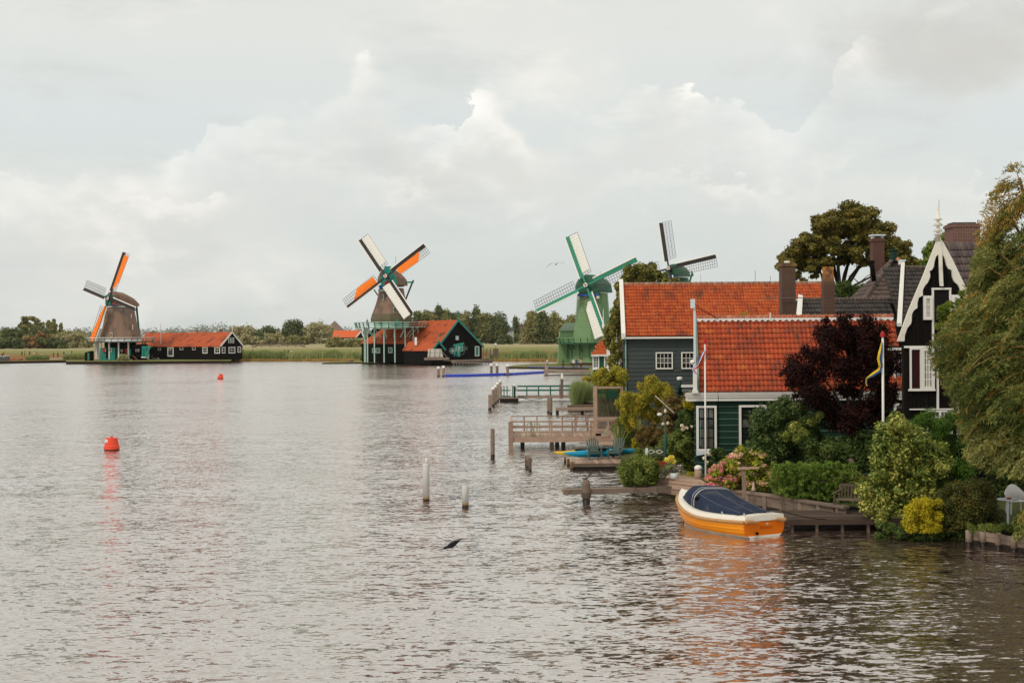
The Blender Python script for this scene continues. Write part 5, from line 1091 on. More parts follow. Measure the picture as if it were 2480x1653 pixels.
# ---------------------------------------------------------------- green house in front
DH = 58.0; hh = thing('house', 'dark green boarded house with a red pantile roof and white cornice at the flagpole', 'house', (X(1900, 1000, DH), DH+2, .5))
hx0 = X(1680.5, 1000, DH); hx1 = X(2192, 1000, DH); zc0 = Z(1700, 970, DH); zc1 = Z(1700, 949, DH)
MB().bb(hx0+.01, hx1, DH, DH+7, .3, zc0+.1).skew(.14, DH).build('wall', m_wetwood, hh)
m_lip = MAT('painted_edge_highlight', (.10, .17, .14), .5, .1)  # highlight along each plank's lower edge, painted as a pale strip
board_wall(hh, hx0, hx1, DH, .55, zc0, .252, m_dgreen, lip=m_lip)
cx0 = X(1664, 960, DH-.45)
mb = MB(); mb.poly([(cx0, DH-.05, zc0), (cx0, DH-.28, zc0), (cx0, DH-.28, zc0+.13), (cx0, DH-.33, zc0+.145), (cx0, DH-.33, zc0+.20), (cx0, DH-.05, zc0+.20)], (hx1-cx0, 0, 0)); mb.build('cornice', m_white, hh)
mb = MB(); mb.poly([(cx0-.05, DH-.05, zc0+.205), (cx0-.05, DH-.35, zc0+.205), (cx0-.05, DH-.36, zc1), (cx0-.05, DH-.36, zc1), (cx0-.05, DH-.05, zc0+.23)], (hx1-cx0+.05, 0, 0)); mb.build('gutter', MAT('grey_gutter', (.56, .54, .52), .6, .08), hh)
rz_ = Z(1900, 772, DH+2.9); O = V((X(1686, 0, DH), DH-.28, zc1+.0)); U = V((hx1-O.x, 0, 0)); VV = V((.30, 3.15, rz_-zc1))
tiled_roof(hh, O, U, VV, 47, 14, t_red, indiv=lambda i, j: i < 21)
MB().poly([(O.x, DH+6.8, zc1), (hx1, DH+6.8, zc1), (hx1, DH+2.95, rz_), (O.x, DH+2.95, rz_)], (0, 0, .08)).skew(.14, DH).build('rear_roof', m_wetwood, hh)
m_mortar = MAT('ridge_mortar', (.55, .52, .50), .9, .1); nrt = 33; L_ = U.x/nrt; m_rt = TILES('ridge_tile_red', [(.50, .13, .05), (.38, .09, .04), (.55, .20, .10)], (.20, .14, .10), .5)
ry = DH+2.87
for i in range(nrt):
    x_ = O.x+.27+L_*i; MB().lathe((x_, ry, rz_+.05), [(.10, 0), (.135, L_*1.06)], 8, axis=V((1, 0, .05))).build('ridge_tile', m_rt, hh, True)
    MB().add([(x_, ry-.20, rz_-.03), (x_+L_, ry-.24, rz_-.02), (x_+L_, ry-.06, rz_+.10), (x_+L_*.1, ry-.06, rz_+.09), (x_+L_*.55, ry-.27, rz_-.11)], [(0, 4, 1, 2, 3)]).build('ridge_mortar', m_mortar, hh)
    MB().bb(x_+L_*.94, x_+L_*1.02, ry-.12, ry+.1, rz_+.10, rz_+.155).build('ridge_clip', m_mortar, hh)
# left verge boards
gx = X(1681.5, 0, DH); MB().poly([(gx-.07, DH-.30, Z(1680, 946, DH)), (gx-.07, DH-.30, Z(1680, 920, DH)), (gx-.07, DH+2.9, rz_+.20), (gx-.07, DH+2.9, rz_-.2)], (.14, 0, 0)).skew(.100, DH-.3).build('verge_board', MAT('grey_green_paint', (.15, .22, .19), .5, .1), hh)
MB().bb(X(1673.2, 0, DH-.5), X(1682, 0, DH-.5), DH-.55, DH-.40, zc1+.0, Z(1678, 882, DH-.5)).build('corner_post', m_white, hh)
MB().bb(X(1671.5, 0, DH-.5), X(1684, 0, DH-.5), DH-.60, DH-.36, zc1-.02, zc1+.10).build('post_foot', m_white, hh)
MB().lathe(W(1677.5, 881, DH-.5), [(.05, -.02), (.10, .06), (.10, .12), (.03, .18)], 10).build('post_ball', m_white, hh, True)
MB().bb(X(1674.5, 0, DH+.6), X(1679, 0, DH+.6), DH+.5, DH+.62, Z(1677, 884, DH), Z(1676, 746, DH+.6)).build('verge_strip', m_whiteblue, hh)
MB().bb(X(1667.3, 0, DH+.6), X(1677.5, 0, DH+.6), DH+.42, DH+.6, Z(1672, 746, DH+.5), Z(1672, 724, DH+.5)).build('vent_box', m_whiteblue, hh)
for a_, b2 in (((1678, 734), (1740, 772)), ((1678, 740), (1735, 770))): MB().tube([W(*a_, DH+.6), W(*b2, DH+2.8)], .012, 4).build('wire', m_black, hh)
# windows
f = fwindow(hh, X(1679, 0, DH), X(1727.5, 0, DH), Z(1700, 1091, DH), Z(1700, 981.5, DH), DH-.05, m_white, [m_glass2, m_glass, m_glass2], 3, 4, .085, bars=m_black, inner=m_black, split=3, dep=.16)
MB().bb(X(1685.5, 0, DH-.07), X(1690.5, 0, DH-.07), DH-.118, DH-.112, Z(1690, 1078, DH), Z(1690, 990, DH)).build('side_pane', MAT('sky_blue_glass', (.17, .27, .31), .2, .1), f)
fwindow(hh, X(1782, 0, DH), X(1850, 0, DH), Z(1800, 1090, DH), Z(1800, 980, DH), DH-.05, m_white, [m_glass, m_glass2, m_glass], 3, 4, .085, bars=m_black, inner=m_black, split=3, dep=.16)
fwindow(hh, X(2157, 0, DH), X(2205, 0, DH), Z(2160, 1060, DH), Z(2160, 976, DH), DH-.05, m_white, m_glass, 1, 1, .085, dep=.16)
MB().poly([(X(1678.5, 0, DH), DH-.05, Z(1690, 1091.5, DH)), (X(1729, 0, DH), DH-.05, Z(1690, 1091.5, DH)), (X(1729, 0, DH), DH-.05, Z(1690, 1093, DH)), (X(1679, 0, DH), DH-.05, Z(1690, 1101.5, DH))], (0, -.20, 0)).build('sill', m_whiteblue, hh)
MB().tube([W(1738, 950, DH-.5), W(1739.5, 958, DH-.55), W(1739, 1000, DH-.1), W(1740, 1100, DH-.1)], .012, 4).build('cable', m_black, hh)
# dormer beside the black gable
mb = MB(); mb.bb(X(2150, 0, DH+.3), hx1, DH+.3, DH+2, Z(2170, 929, DH), Z(2170, 838, DH)); mb.build('dormer_wall', m_black, hh)
fwindow(hh, X(2163, 0, DH), X(2196, 0, DH), Z(2170, 926, DH), Z(2170, 853, DH), DH+.30, m_white, m_curtain, 2, 3, .07, bars=m_black, inner=m_black, name='dormer_window')
MB().bb(X(2146, 0, DH), X(2192, 0, DH), DH+.0, DH+.3, Z(2160, 848, DH), Z(2160, 842, DH)).build('dormer_trim', m_white, hh)
MB().poly([(X(2153, 0, DH), DH+.05, Z(2160, 935, DH)), (hx1, DH+.05, Z(2160, 935, DH)), (hx1, DH+.28, Z(2160, 927, DH)), (X(2153, 0, DH), DH+.28, Z(2160, 927, DH))], (0, 0, .02)).build('lead_flashing', m_whiteblue, hh)
# flue pipe annex
an = thing('outbuilding', 'dark green annex with a white-capped flue at the left of the green house', 'outbuilding', (X(1655, 0, 66), 66, .5)); D_ = 66
MB().bb(X(1634, 0, D_), X(1682, 0, D_), D_, D_+3, .5, Z(1650, 948, D_)).skew(.12, D_).build('wall', m_dgreen, an)
MB().lathe((X(1640, 0, D_), D_, Z(1640, 950, D_)), [(.10, 0), (.10, Z(1640, 920, D_)-Z(1640, 950, D_))], 8).build('flue', m_dgreen, an, True)
MB().lathe((X(1640, 0, D_), D_, Z(1640, 920, D_)), [(.10, 0), (.13, .05), (.13, .13), (.08, .15)], 10).build('flue_cap', m_white, an)
MB().bb(X(1643, 0, D_), X(1675, 0, D_), D_-.15, D_-.02, Z(1650, 937, D_), Z(1650, 931, D_)).build('fascia', m_white, an)

# ---------------------------------------------------------------- dark-roofed houses and chimneys between
dh = thing('house', 'low dark-tiled house between the orange roofs and the black gable', 'house', (X(2050, 0, 70), 70, .5)); D_ = 68
zb_, zt2 = Z(2050, 790, D_), Z(2050, 726, D_+1.8)
MB().bb(X(1932, 0, D_), X(2172, 0, D_), D_+.3, D_+4, .5, zb_+.1).build('wall', m_black, dh)
tiled_roof(dh, (X(1936, 0, D_), D_, zb_), (X(2170, 0, D_)-X(1936, 0, D_), 0, 0), (0, 1.8, zt2-zb_), 30, 6, t_dark, indiv=lambda i, j: True)
for i in range(24): x0_ = X(1936, 0, D_+1.8); x1_ = X(2166, 0, D_+1.8); w_ = (x1_-x0_)/24; MB().lathe((x0_+w_*i, D_+1.75, zt2+.02), [(.09, 0), (.11, w_*1.05)], 8, axis=(1, 0, 0)).build('ridge_tile', t_brown, dh, True)
MB().poly([(X(1920, 0, D_), D_-.15, zb_), (X(1934, 0, D_), D_-.15, zb_), (X(1939, 0, D_+1.8), D_+1.7, Z(1930, 721, D_+1.8)), (X(1928, 0, D_+1.8), D_+1.7, Z(1930, 718, D_+1.8))], (0, 0, .12)).build('barge_board', m_white, dh)
MB().bb(X(1937, 0, D_), X(1947, 0, D_), D_+1.6, D_+1.8, Z(1940, 728, D_+1.8), Z(1940, 724, D_+1.8)).build('barge_end', m_white, dh)
rr2 = thing('house', 'taller dark-tiled house with a broad white verge left of the black gable', 'house', (X(2210, 0, 66), 68, .5)); D_ = 65
zb_, zt2 = Z(2200, 790, D_), Z(2200, 649, D_+3.2); MB().bb(X(2180, 0, D_), X(2290, 0, D_), D_+.5, D_+6, .5, zb_).build('wall', m_black, rr2)
tiled_roof(rr2, (X(2178, 0, D_), D_, zb_), (X(2275, 0, D_)-X(2178, 0, D_), 0, 0), (0, 3.2, zt2-zb_), 12, 14, t_dark, indiv=lambda i, j: True)
for i in range(9): x0_ = X(2187, 0, D_+3.2); w_ = .21; MB().lathe((x0_+w_*i, D_+3.15, zt2+.02), [(.09, 0), (.11, w_*1.05)], 8, axis=(1, 0, 0)).build('ridge_tile', t_brown, rr2, True)
MB().poly([(X(2166, 0, D_), D_-.1, Z(2166, 790, D_)), (X(2178, 0, D_), D_-.1, Z(2176, 790, D_)), (X(2186, 0, D_+3.2), D_+3.1, Z(2186, 642, D_+3.2)), (X(2177.5, 0, D_+3.2), D_+3.1, Z(2178, 640, D_+3.2))], (0, 0, .15)).build('barge_board', m_white, rr2)
MB().bb(X(2171, 0, D_+3.2), X(2178, 0, D_+3.2), D_+3.0, D_+3.15, Z(2174, 641, D_+3.2), Z(2174, 629, D_+3.2)).build('barge_cap', m_cream, rr2)
MB().lathe(W(2174.5, 629, D_+3.1), [(.10, 0), (.03, .12)], 8).build('barge_tip', m_rt, rr2)
hp = thing('house', 'brown hipped-roof house below the big tree', 'house', (X(2120, 0, 78), 80, .5)); D_ = 75
zb_, zt2 = Z(2110, 735, D_), Z(2160, 633, D_+3); A = V((X(2082, 0, D_), D_, zb_)); B = V((X(2180, 0, D_), D_, zb_)); T1 = V((X(2155, 0, D_+3), D_+3, zt2)); T2 = V((X(2185, 0, D_+3), D_+3, zt2)); C0 = V((X(2040, 0, D_+6), D_+6, zb_))
U = B-A; VV = V((0, 3, zt2-zb_)); f1 = (T1.x-A.x)/U.x
MB().bb(A.x-.5, B.x, D_+.5, D_+6, .5, zb_).build('wall', m_black, hp)
tiled_roof(hp, A, U, VV, 13, 10, t_brown, indiv=lambda i, j: True, clip=lambda u, v: u > v*f1-.04, under=[A, B, T2, T1])
m2 = (A-C0); Vp = (T1-C0); Vp = Vp-m2*(Vp.dot(m2)/m2.dot(m2)); fk = (T1-C0).dot(m2)/m2.dot(m2)
tiled_roof(hp, C0, m2, Vp, 20, 10, t_brown, indiv=lambda i, j: True, clip=lambda u, v: v*fk-.03 < u < 1-v*(1-fk)+.03, under=[C0, A, T1])
for i in range(11): q = A.lerp(T1, i/11.0); MB().lathe(q+V((0, -.03, .03)), [(.10, 0), (.125, (T1-A).length/11*1.05)], 8, axis=T1-A).build('hip_tile', t_brown, hp, True)
MB().bb(T1.x-.1, T2.x+.1, D_+2.9, D_+3.1, zt2, zt2+.10).build('ridge_lead', m_whiteblue, hp)
gv = MB(); gv.lathe((X(2161, 0, D_+3), D_+3, zt2), [(.20, 0), (.20, .55), (.26, .58), (.26, .66)], 10); gv.build('roof_vent', m_dgreen, hp)
MB().tube([W(2117, 681, D_+1), W(2112, 645, D_+1), W(2111, 632, D_+1)], .13, 8).build('flue_pipe', m_black, hp, True); MB().lathe(W(2111, 636, D_+1), [(.17, 0), (.17, .12)], 8).build('flue_collar', m_black, hp)
def chimney(label, x0, x1, yt, yb, D, c1, c2, mortar, lichen=None, zl=None, cap=None, taper=0.0, group=None, pot=None):
    xa, xb = X(x0, 0, D), X(x1, 0, D); w_ = xb-xa; zt_, zb_ = Z((x0+x1)/2, yt, D), Z((x0+x1)/2, yb, D)
    o = thing('chimney', label, 'chimney', ((xa+xb)/2, D+w_/2, zb_-1), group)
    mt = brickmat('chimney_brick', c1, c2, mortar, lichen, (zt_-zl[0], zt_-zl[1]) if zl else None)
    MB().lathe(((xa+xb)/2, D+w_*.45, zb_-1.5), [(w_/2*1.414, 0), (w_/2*1.414, zt_-zb_+1.5-.35-taper*2), (w_/2*1.414*(1-taper), zt_-zb_+1.5-.35), (w_/2*1.414*(1-taper), zt_-zb_+1.5)], 4, phase=math.pi/4).build('stack', mt, o)
    if cap: MB().bb(xa-.06, xb+.06, D-.08, D+w_*.9+.08, zt_-.16, zt_-.05).build('brick_band', mt, o)
    return o, (xa+xb)/2, zt_, w_, D
bc1, bc2, bmo = (.135, .060, .034), (.095, .044, .028), (.17, .13, .105)
o, cx_, zt_, w_, dd = chimney('tall brown brick chimney between the orange and dark roofs', 1888.5, 1922.5, 636, 770, 63, bc1, bc2, bmo, (.26, .15, .03), (.35, 0.0), cap=True)
MB().lathe((cx_, dd+.3, zt_-.05), [(.15, 0), (.12, .14)], 8).build('chimney_pot', m_cream, o)
MB().tube([W(1842, 722, 62.8), W(1968, 720.5, 62.8)], .018, 5).build('aerial_bar', m_greywood, o)
o, cx_, zt_, w_, dd = chimney('narrower chimney with orange lichen on its top before the dark roof', 1990.5, 2017, 646, 770, 61.5, bc1, bc2, bmo, (.50, .20, .02), (.75, .15), taper=.17)
o, cx_, zt_, w_, dd = chimney('red-brown chimney with a slab on legs above the brown hip roof', 2110, 2138.5, 577, 645, 79, (.15, .050, .033), (.11, .04, .028), (.15, .11, .09), cap=True)
MB().bb(cx_-.38, cx_+.38, dd-.05, dd+.7, zt_+.14, zt_+.22).build('slab', m_whiteblue, o)
for s in (-.26, .26): MB().bb(cx_+s-.05, cx_+s+.05, dd+.1, dd+.5, zt_-.02, zt_+.14).build('slab_leg', m_whiteblue, o)
for x, y0, y1, D in ((1865.5, 734, 775, 60.5), (1829, 684, 655, 99), (1866, 684, 668, 99), (1898, 684, 655, 99)):
    p = W(x, y0, D); q = W(x, y1, D); th = .03 if y0 > 700 else .015
    o = tag(MB().tube([q, p-V((0, 0, .4))], th, 5).build('roof_aerial', m_white if y0 > 700 else m_lath), ['white vent pipe standing on the ridge between the two roofs', 'thin aerial on the orange ridge left of the tall chimney', 'short thin aerial on the orange ridge', 'thin aerial behind the tall chimney'][[1865.5, 1829, 1866, 1898].index(x)], 'aerial')

# ---------------------------------------------------------------- black gabled house
DB = 50.0; bh = thing('house', 'tall black gabled house with white scalloped barge boards and a spire finial', 'house', (X(2262, 0, DB), DB+2, .5))
def PB(x, y, d=0.0): p = W(x, y, DB); return V((p.x, DB+d, p.z))
apx = PB(2272, 584); lb = PB(2174, 828); zg = .5
MB().poly([PB(2188, 829), PB(2270, 600), PB(2350, 740), PB(2356, 829), V((PB(2356, 1000).x, DB, zg)), V((PB(2190, 1000).x, DB, zg))], (0, .25, 0)).build('wall', m_wetwood, bh)
# vertical boards
nbd = 17; xl, xr = PB(2189, 1000).x, PB(2355, 1000).x
for i in range(nbd):
    a_ = xl+(xr-xl)*i/nbd; b_ = xl+(xr-xl)*(i+1)/nbd; xm = (a_+b_)/2
    t_ = (xm-PB(2270, 0).x); top = PB(2270, 610).z-(abs(t_)/abs(PB(2174, 0).x-PB(2270, 0).x)*(PB(2270, 600).z-PB(2270, 829).z) if t_ < 0 else t_/abs(PB(2350, 0).x-PB(2270, 0).x)*(PB(2270, 600).z-PB(2270, 740).z))
    MB().bb(a_+.006, b_-.006, DB-.03-(i % 2)*.008, DB-.001, zg, top-.12).build('plank', m_black, bh)
S2 = 3.135
def zp(x, y): return (1860+x/S2, 480+y/S2)
outL = [zp(1283, 300), zp(1170, 590), zp(1060, 850), zp(975, 1085)]; inL = [zp(1028, 1085), zp(1032, 1035), zp(1050, 985), zp(1078, 950), zp(1083, 925), zp(1084, 880), zp(1100, 850), zp(1126, 832), zp(1126, 795), zp(1136, 755), zp(1168, 738), zp(1166, 700), zp(1180, 668), zp(1205, 640), zp(1222, 600), zp(1222, 570), zp(1216, 555), zp(1236, 545), zp(1250, 520), zp(1256, 480), zp(1266, 445), zp(1284, 428)]
MB().poly([PB(x, y, -.14) for x, y in outL+inL], (0, .10, 0)).build('barge_board', m_cream, bh)
outR = [zp(1283, 300), zp(1320, 330), zp(1400, 480), zp(1507, 705), zp(1507, 760)]; inR = [zp(1470, 745), zp(1452, 712), zp(1450, 690), zp(1436, 660), zp(1405, 632), zp(1392, 600), zp(1388, 560), zp(1386, 547), zp(1360, 535), zp(1345, 505), zp(1338, 470), zp(1325, 440), zp(1308, 428), zp(1284, 428)]
MB().poly([PB(x, y, -.139) for x, y in outR+inR], (0, .10, 0)).build('barge_board', m_cream, bh)
MB().poly([PB(x, y, -.20) for x, y in [zp(1270, 300), zp(1283, 285), zp(1300, 300), zp(1310, 430), zp(1318, 640), zp(1320, 668), zp(1295, 668), zp(1290, 640), zp(1284, 430)]], (0, .06, 0)).build('king_post', m_cream, bh)
fx = PB(2269, 490, -.15); f0 = PB(2270, 578, -.15).z; kf = (PB(2270, 490).z-f0)
def fz(y): return PB(2270, y).z-f0
MB().lathe((fx.x, DB-.12, f0), [(.10, -.1), (.10, fz(570)), (.17, fz(569)), (.05, fz(563)), (.06, fz(562)), (.17, fz(561)), (.06, fz(552)), (.06, fz(548)), (.175, fz(547)), (.05, fz(537)), (.055, fz(534)), (.155, fz(533)), (.09, fz(528)), (.05, fz(512)), (.04, fz(510)), (.05, fz(507)), (.02, fz(504)), (.016, fz(489))], 14).build('finial', m_cream, bh, True)
MB().tube([PB(2272, 484, -.1), PB(2273, 560, -.1)], .006, 4).build('finial_wire', m_lath, bh)
# hatch doors and windows in the gable
MB().poly([PB(*zp(*q), -.045) for q in ((1258, 693), (1372, 693), (1372, 985), (1258, 985))], (0, .01, 0)).build('hatch', m_darkint, bh)
def trim(x0, y0, x1, y1, d=-.09, mat=m_white, nm='trim'): a_, b_ = PB(*zp(x0, y0)), PB(*zp(x1, y1)); return MB().bb(a_.x, b_.x, DB+d, DB-.03, a_.z, b_.z).build(nm, mat, bh)
trim(1238, 680, 1386, 694, -.10); trim(1240, 695, 1257, 1130); trim(1371, 695, 1386, 860); trim(1030, 1120, 1440, 1133, -.10); trim(1275, 1134, 1293, 1600); trim(1030, 1133, 1035, 1134)
def bwin(x0, y0, x1, y1, nx, nz, mg, **kw): a_, b_ = PB(*zp(x0, y0)), PB(*zp(x1, y1)); return fwindow(bh, a_.x, b_.x, b_.z, a_.z, DB-.03, m_white, mg, nx, nz, **kw)
bwin(1173, 740, 1243, 922, 2, 3, m_curtain, fw=.10, bw=.035); bwin(1386, 733, 1450, 880, 2, 3, m_curtain, fw=.10, bw=.035)
bwin(1070, 1136, 1160, 1456, 1, 1, MAT('dark_maroon_shutter', (.030, .006, .007), .4, .1), fw=.055); bwin(1158, 1136, 1258, 1450, 3, 5, m_curtain, fw=.10, bw=.04)
a_ = PB(*zp(1062, 1446)); b_ = PB(*zp(1262, 1460)); MB().bb(a_.x, b_.x, DB-.16, DB-.03, b_.z, a_.z).build('sill', m_white, bh)
MB().bb(PB(2196, 0).x, PB(2312, 0).x, DB-.12, DB-.03, PB(2200, 992).z, PB(2200, 989).z).build('lower_trim', m_white, bh)
fwindow(bh, PB(2236, 0).x, PB(2270, 0).x, PB(2250, 1050).z, PB(2250, 993).z, DB-.03, m_white, m_glass2, 3, 4, .055, bw=.03); fwindow(bh, PB(2267, 0).x, PB(2298, 0).x, PB(2250, 1050).z, PB(2250, 993).z, DB-.035, m_white, m_glass2, 3, 4, .055, bw=.03)
MB().bb(PB(2310, 0).x, PB(2316, 0).x, DB-.10, DB-.03, zg, PB(2310, 880).z).build('corner_trim', m_white, bh)
# side slopes of its own roof running back, and the second dark roof with the big chimney behind
for s, e_ in ((-1, PB(2180, 826)), (1, PB(2346, 735))):
    MB().poly([e_+V((0, .02, 0)), PB(2271, 592)+V((0, .02, 0)), PB(2271, 592)+V((0, 7, 0)), e_+V((0, 7, 0))], (0, 0, -.10)).skew(.34, DB).build('roof', t_dark, bh)
r3 = thing('house', 'house with dark purple-grey tiles and a broad brick chimney behind the black gable', 'house', (X(2330, 0, 57), 59, .5)); D_ = 55
zb_, zt2 = Z(2330, 860, D_), Z(2330, 589.5, D_+4.2); MB().bb(X(2300, 0, D_+4), X(2540, 0, D_), D_+.5, D_+4, .5, zb_).build('wall', m_black, r3)
tiled_roof(r3, (X(2288, 0, D_+4.2), D_, zb_), (X(2540, 0, D_)-X(2288, 0, D_+4.2), 0, 0), (0, 4.2, zt2-zb_), 20, 15, TILES('purple_grey_pantile', [(.085, .062, .060), (.13, .098, .095), (.10, .075, .07), (.065, .05, .05), (.15, .10, .09)], (.06, .045, .04), .4), indiv=lambda i, j: True)
o, cx_, zt_, w_, dd = chimney('broad red brick chimney with pale mortar beside the willow top', 2303.5, 2370, 541, 592, 60, (.20, .062, .040), (.14, .045, .032), (.40, .36, .31), cap=True)
MB().bb(cx_-.52, cx_+.45, dd+.1, dd+.9, zt_, zt_+.06).build('cover_slab', m_slate, o)
# ---------------------------------------------------------------- piles, decks and jetties in the water
rg_ = 'brown mooring posts at the gangway landing'
for i, (x, yt, yb, w_) in enumerate(((1186.5, 955, 992, 8.5), (1194.5, 941, 983, 7.5), (1200, 936, 978, 7), (1205, 929, 973, 7), (1212, 923, 967, 7))):
    pile(['nearest and lowest brown post of the row at the gangway landing', 'second nearest white-topped post of the row at the gangway landing', 'middle white-topped post of the row at the gangway landing', 'second farthest post of the row at the gangway landing', 'farthest post of the row at the gangway landing'][i], x, yt, yb, w_, capm=m_white if i else None, group=rg_)
pile('single tall brown post standing in open water left of the wooden deck', 1193.3, 1037.5, 1110, 10.5, wet=.22)
for i, (x, yt, yb) in enumerate(((1275, 1104, 1130), (1279, 1107.5, 1134), (1284, 1112, 1141))):
    pile(['far post of the low dark triple in the water', 'middle post of the low dark triple in the water', 'near post of the low dark triple in the water'][i], x, yt, yb, 7.5, mat=m_oldwood, group='low dark posts left of the kayak dock', wet=.12)
o = thing('beam', 'weathered beam joining the low dark triple posts', 'beam', G(1279, 1134, .4)); MB().bar(G(1275, 1105, .52), G(1285, 1113, .50), .16, .14).build('beam_timber', m_greywood, o)
# white river markers
for x, yt, yb, w_, lb_ in ((1032.5, 1122, 1212, 16, 'taller white channel marker post with a thin tip standing in the river'), (1127, 1175, 1227, 16, 'shorter white channel marker post standing in the river')):
    b = G(x, yb, 0); k = 1/PPM(b.y); zt_ = Z(x, yt, b.y); r = w_*k/2; o = thing('marker_post', lb_, 'marker post', b, 'white river marker posts')
    MB().lathe(b, [(r*.99, -.8), (r*.99, .075)], 20).build('wet_band', m_wetwood, o, True); MB().lathe(b, [(r*1.0, .07), (r*1.0, .17)], 20).build('ochre_band', m_gold if False else MAT('ochre_algae', (.28, .19, .09), .7, .2), o, True)
    MB().lathe(b, [(r*.99, .16), (r, zt_-.03), (r*.93, zt_)], 24).build('shaft', MAT('white_plastic', (.56, .56, .54), .45, .03), o, True)
    if yt < 1150: MB().tube([(b.x, b.y, zt_), (b.x+.02, b.y, zt_+.22)], [.04, .03], 6).build('tip', m_cream, o, True)
# buoys
m_buoy = MAT('orange_red_buoy_plastic', (.78, .075, .035), .45, .05, 3)
def buoy(lb_, x, yb, w_, yt):
    b = G(x, yb, 0); k = 1/PPM(b.y); r = w_*k/2; h = Z(x, yt, b.y); o = thing('buoy', lb_, 'buoy', b, 'red buoys')
    MB().lathe(b, [(r*.97, -.3), (r*1.0, .0), (r*1.0, h*.075)], 20).build('wet_band', m_wetwood, o, True)
    MB().lathe(b, [(r*1.005, h*.07), (r*1.0, h*.30), (r*.93, h*.34), (r*.74, h*.88), (r*.70, h*.90)], 20).build('float', m_buoy, o)
    MB().lathe(b, [(r*.13, h*.89), (r*.13, h*.94), (r*.2, h*.95), (r*.2, h)], 10).build('knob', m_buoy, o, True)
    c_ = b+V((-r*.52, -r*.66, h*.68)); n_ = V((-.55, -.8, .28)).normalized(); u_ = V((0, 0, 1)).cross(n_).normalized(); v_ = n_.cross(u_); rot = Matrix((u_, v_, n_)).transposed()
    l = MB().box(c_, (r*.50, h*.20, .03), rot).build('label_plate', m_white, o)
    for s_ in (-.09, .0, .09): MB().box(c_+u_*r*s_+n_*.017, (r*.04, h*.08, .004), rot).build('label_mark', m_greywood, l)
buoy('larger red buoy with white label plate in the left foreground water', 270.8, 1089, 37, 1056)
buoy('smaller red buoy farther off near the left red-roofed barn', 533.8, 917, 14.5, 904)

# gangway with green rails
DGW = 137; gw = thing('gangway', 'long gangway with dark green rails and a small landing stage', 'gangway', G(1300, 965, .8)); k = 1/PPM(DGW)
za = Z(1250, 958, DGW); xa, xb = X(1247, 0, DGW), X(1436, 0, DGW)
MB().bb(xa, xb, DGW-.1, DGW+1.3, za-.25, za).build('deck', m_greywood, gw)
m_rail = MAT('green_rail_paint', (.015, .12, .085), .45, .1)
for dy_ in (0, 1.2):
    for y_ in (935.5, 945.5): MB().bar(W(1247, y_, DGW)+V((0, dy_, 0)), W(1436, y_-1.2, DGW)+V((0, dy_, 0)), .11).build('rail', m_rail, gw)
    for x in (1276, 1304.5, 1333.5, 1362, 1391, 1420): p = W(x, 935.5, DGW); MB().bar((p.x, DGW+dy_, za), (p.x, DGW+dy_, p.z), .10).build('rail_post', m_rail, gw)
pl_x0, pl_x1 = X(1204, 0, DGW-2), X(1254, 0, DGW-2); MB().bb(pl_x0, pl_x1, DGW-3, DGW+1.5, .35, Z(1230, 963, DGW-2)).build('landing', m_greywood, gw); MB().bb(pl_x0, pl_x1-.2, DGW-2.8, DGW+1, -.2, .35).build('float', m_wetwood, gw)
zl_ = Z(1230, 960, DGW-1)
for x in (1214, 1221.5, 1235): MB().bar((X(x, 0, DGW-1), DGW-1, zl_), (X(x, 0, DGW-1), DGW-1, Z(x, 933, DGW-1)), .09).build('gate_post', m_rail, gw)
for y_, m_ in ((932.5, m_white), (945, m_rail), (959, m_rail)): MB().bar(W(1213, y_, DGW-1), W(1236, y_, DGW-1), .10).build('gate_rail', m_, gw)
MB().bb(X(1237, 0, DGW-1), X(1246.5, 0, DGW-1), DGW-1.2, DGW-.6, zl_+.5, Z(1240, 934, DGW-1)).build('white_box', m_white, gw)
MB().bar(W(1246.5, 972, DGW-1.5), W(1246, 934, DGW-1.5), .20).build('post', m_dgreen, gw); MB().lathe(W(1246, 934, DGW-1.5), [(.13, 0), (.13, .1), (.06, .16)], 8).build('post_cap', m_white, gw)
MB().tube([W(1262, 962, DGW), W(1284, 968, DGW), W(1303, 967, DGW), W(1322, 961, DGW)], .03, 5).build('chain', m_black, gw)
mk = thing('mooring_post', 'tall dark post with a white top rising past the gangway rails', 'post', G(1361, 966, 0)); MB().bar(W(1360.5, 964, DGW-2), W(1361, 917, DGW-2), .27).build('shaft', m_oldwood, mk); MB().bar(W(1361, 917, DGW-2), W(1361, 903.5, DGW-2), .20).build('white_top', m_white, mk)
pile('grey post behind the gangway rails next to the tall white-topped one', 1356.5, 930, 958, 4.5)
# small jetty behind the deck
b = G(1330, 1004, 0); D_ = b.y
pile('left weathered post of the pair at the low plank jetty', 1328, 960, 1000, 6.5, group='post pair at the low plank jetty'); pile('right weathered post of the pair at the low plank jetty', 1334.5, 961, 1003, 7, group='post pair at the low plank jetty')
jt = thing('jetty', 'low plank jetty behind the railed wooden deck', 'jetty', (X(1380, 0, D_), D_, 0)); MB().bb(X(1339, 0, D_), X(1440, 0, D_), D_-.4, D_+.5, Z(1380, 993, D_), Z(1380, 986.5, D_)).build('plank', m_greywood, jt)
for x in (1343, 1403.5): MB().bb(X(x-3.5, 0, D_), X(x+3.5, 0, D_), D_-.1, D_+.2, -.3, Z(x, 991, D_)).build('pile', m_wetwood, jt)
jt = thing('jetty', 'short brown plank platform in front of the pale reed clump', 'jetty', (X(1400, 0, 128), 128, 0)); q = G(1376, 984, .35); MB().bb(q.x, X(1440, 0, q.y), q.y, q.y+2, .05, .4).build('platform', m_rust if False else MAT('red_brown_timber', (.10, .05, .03), .8, .2), jt)

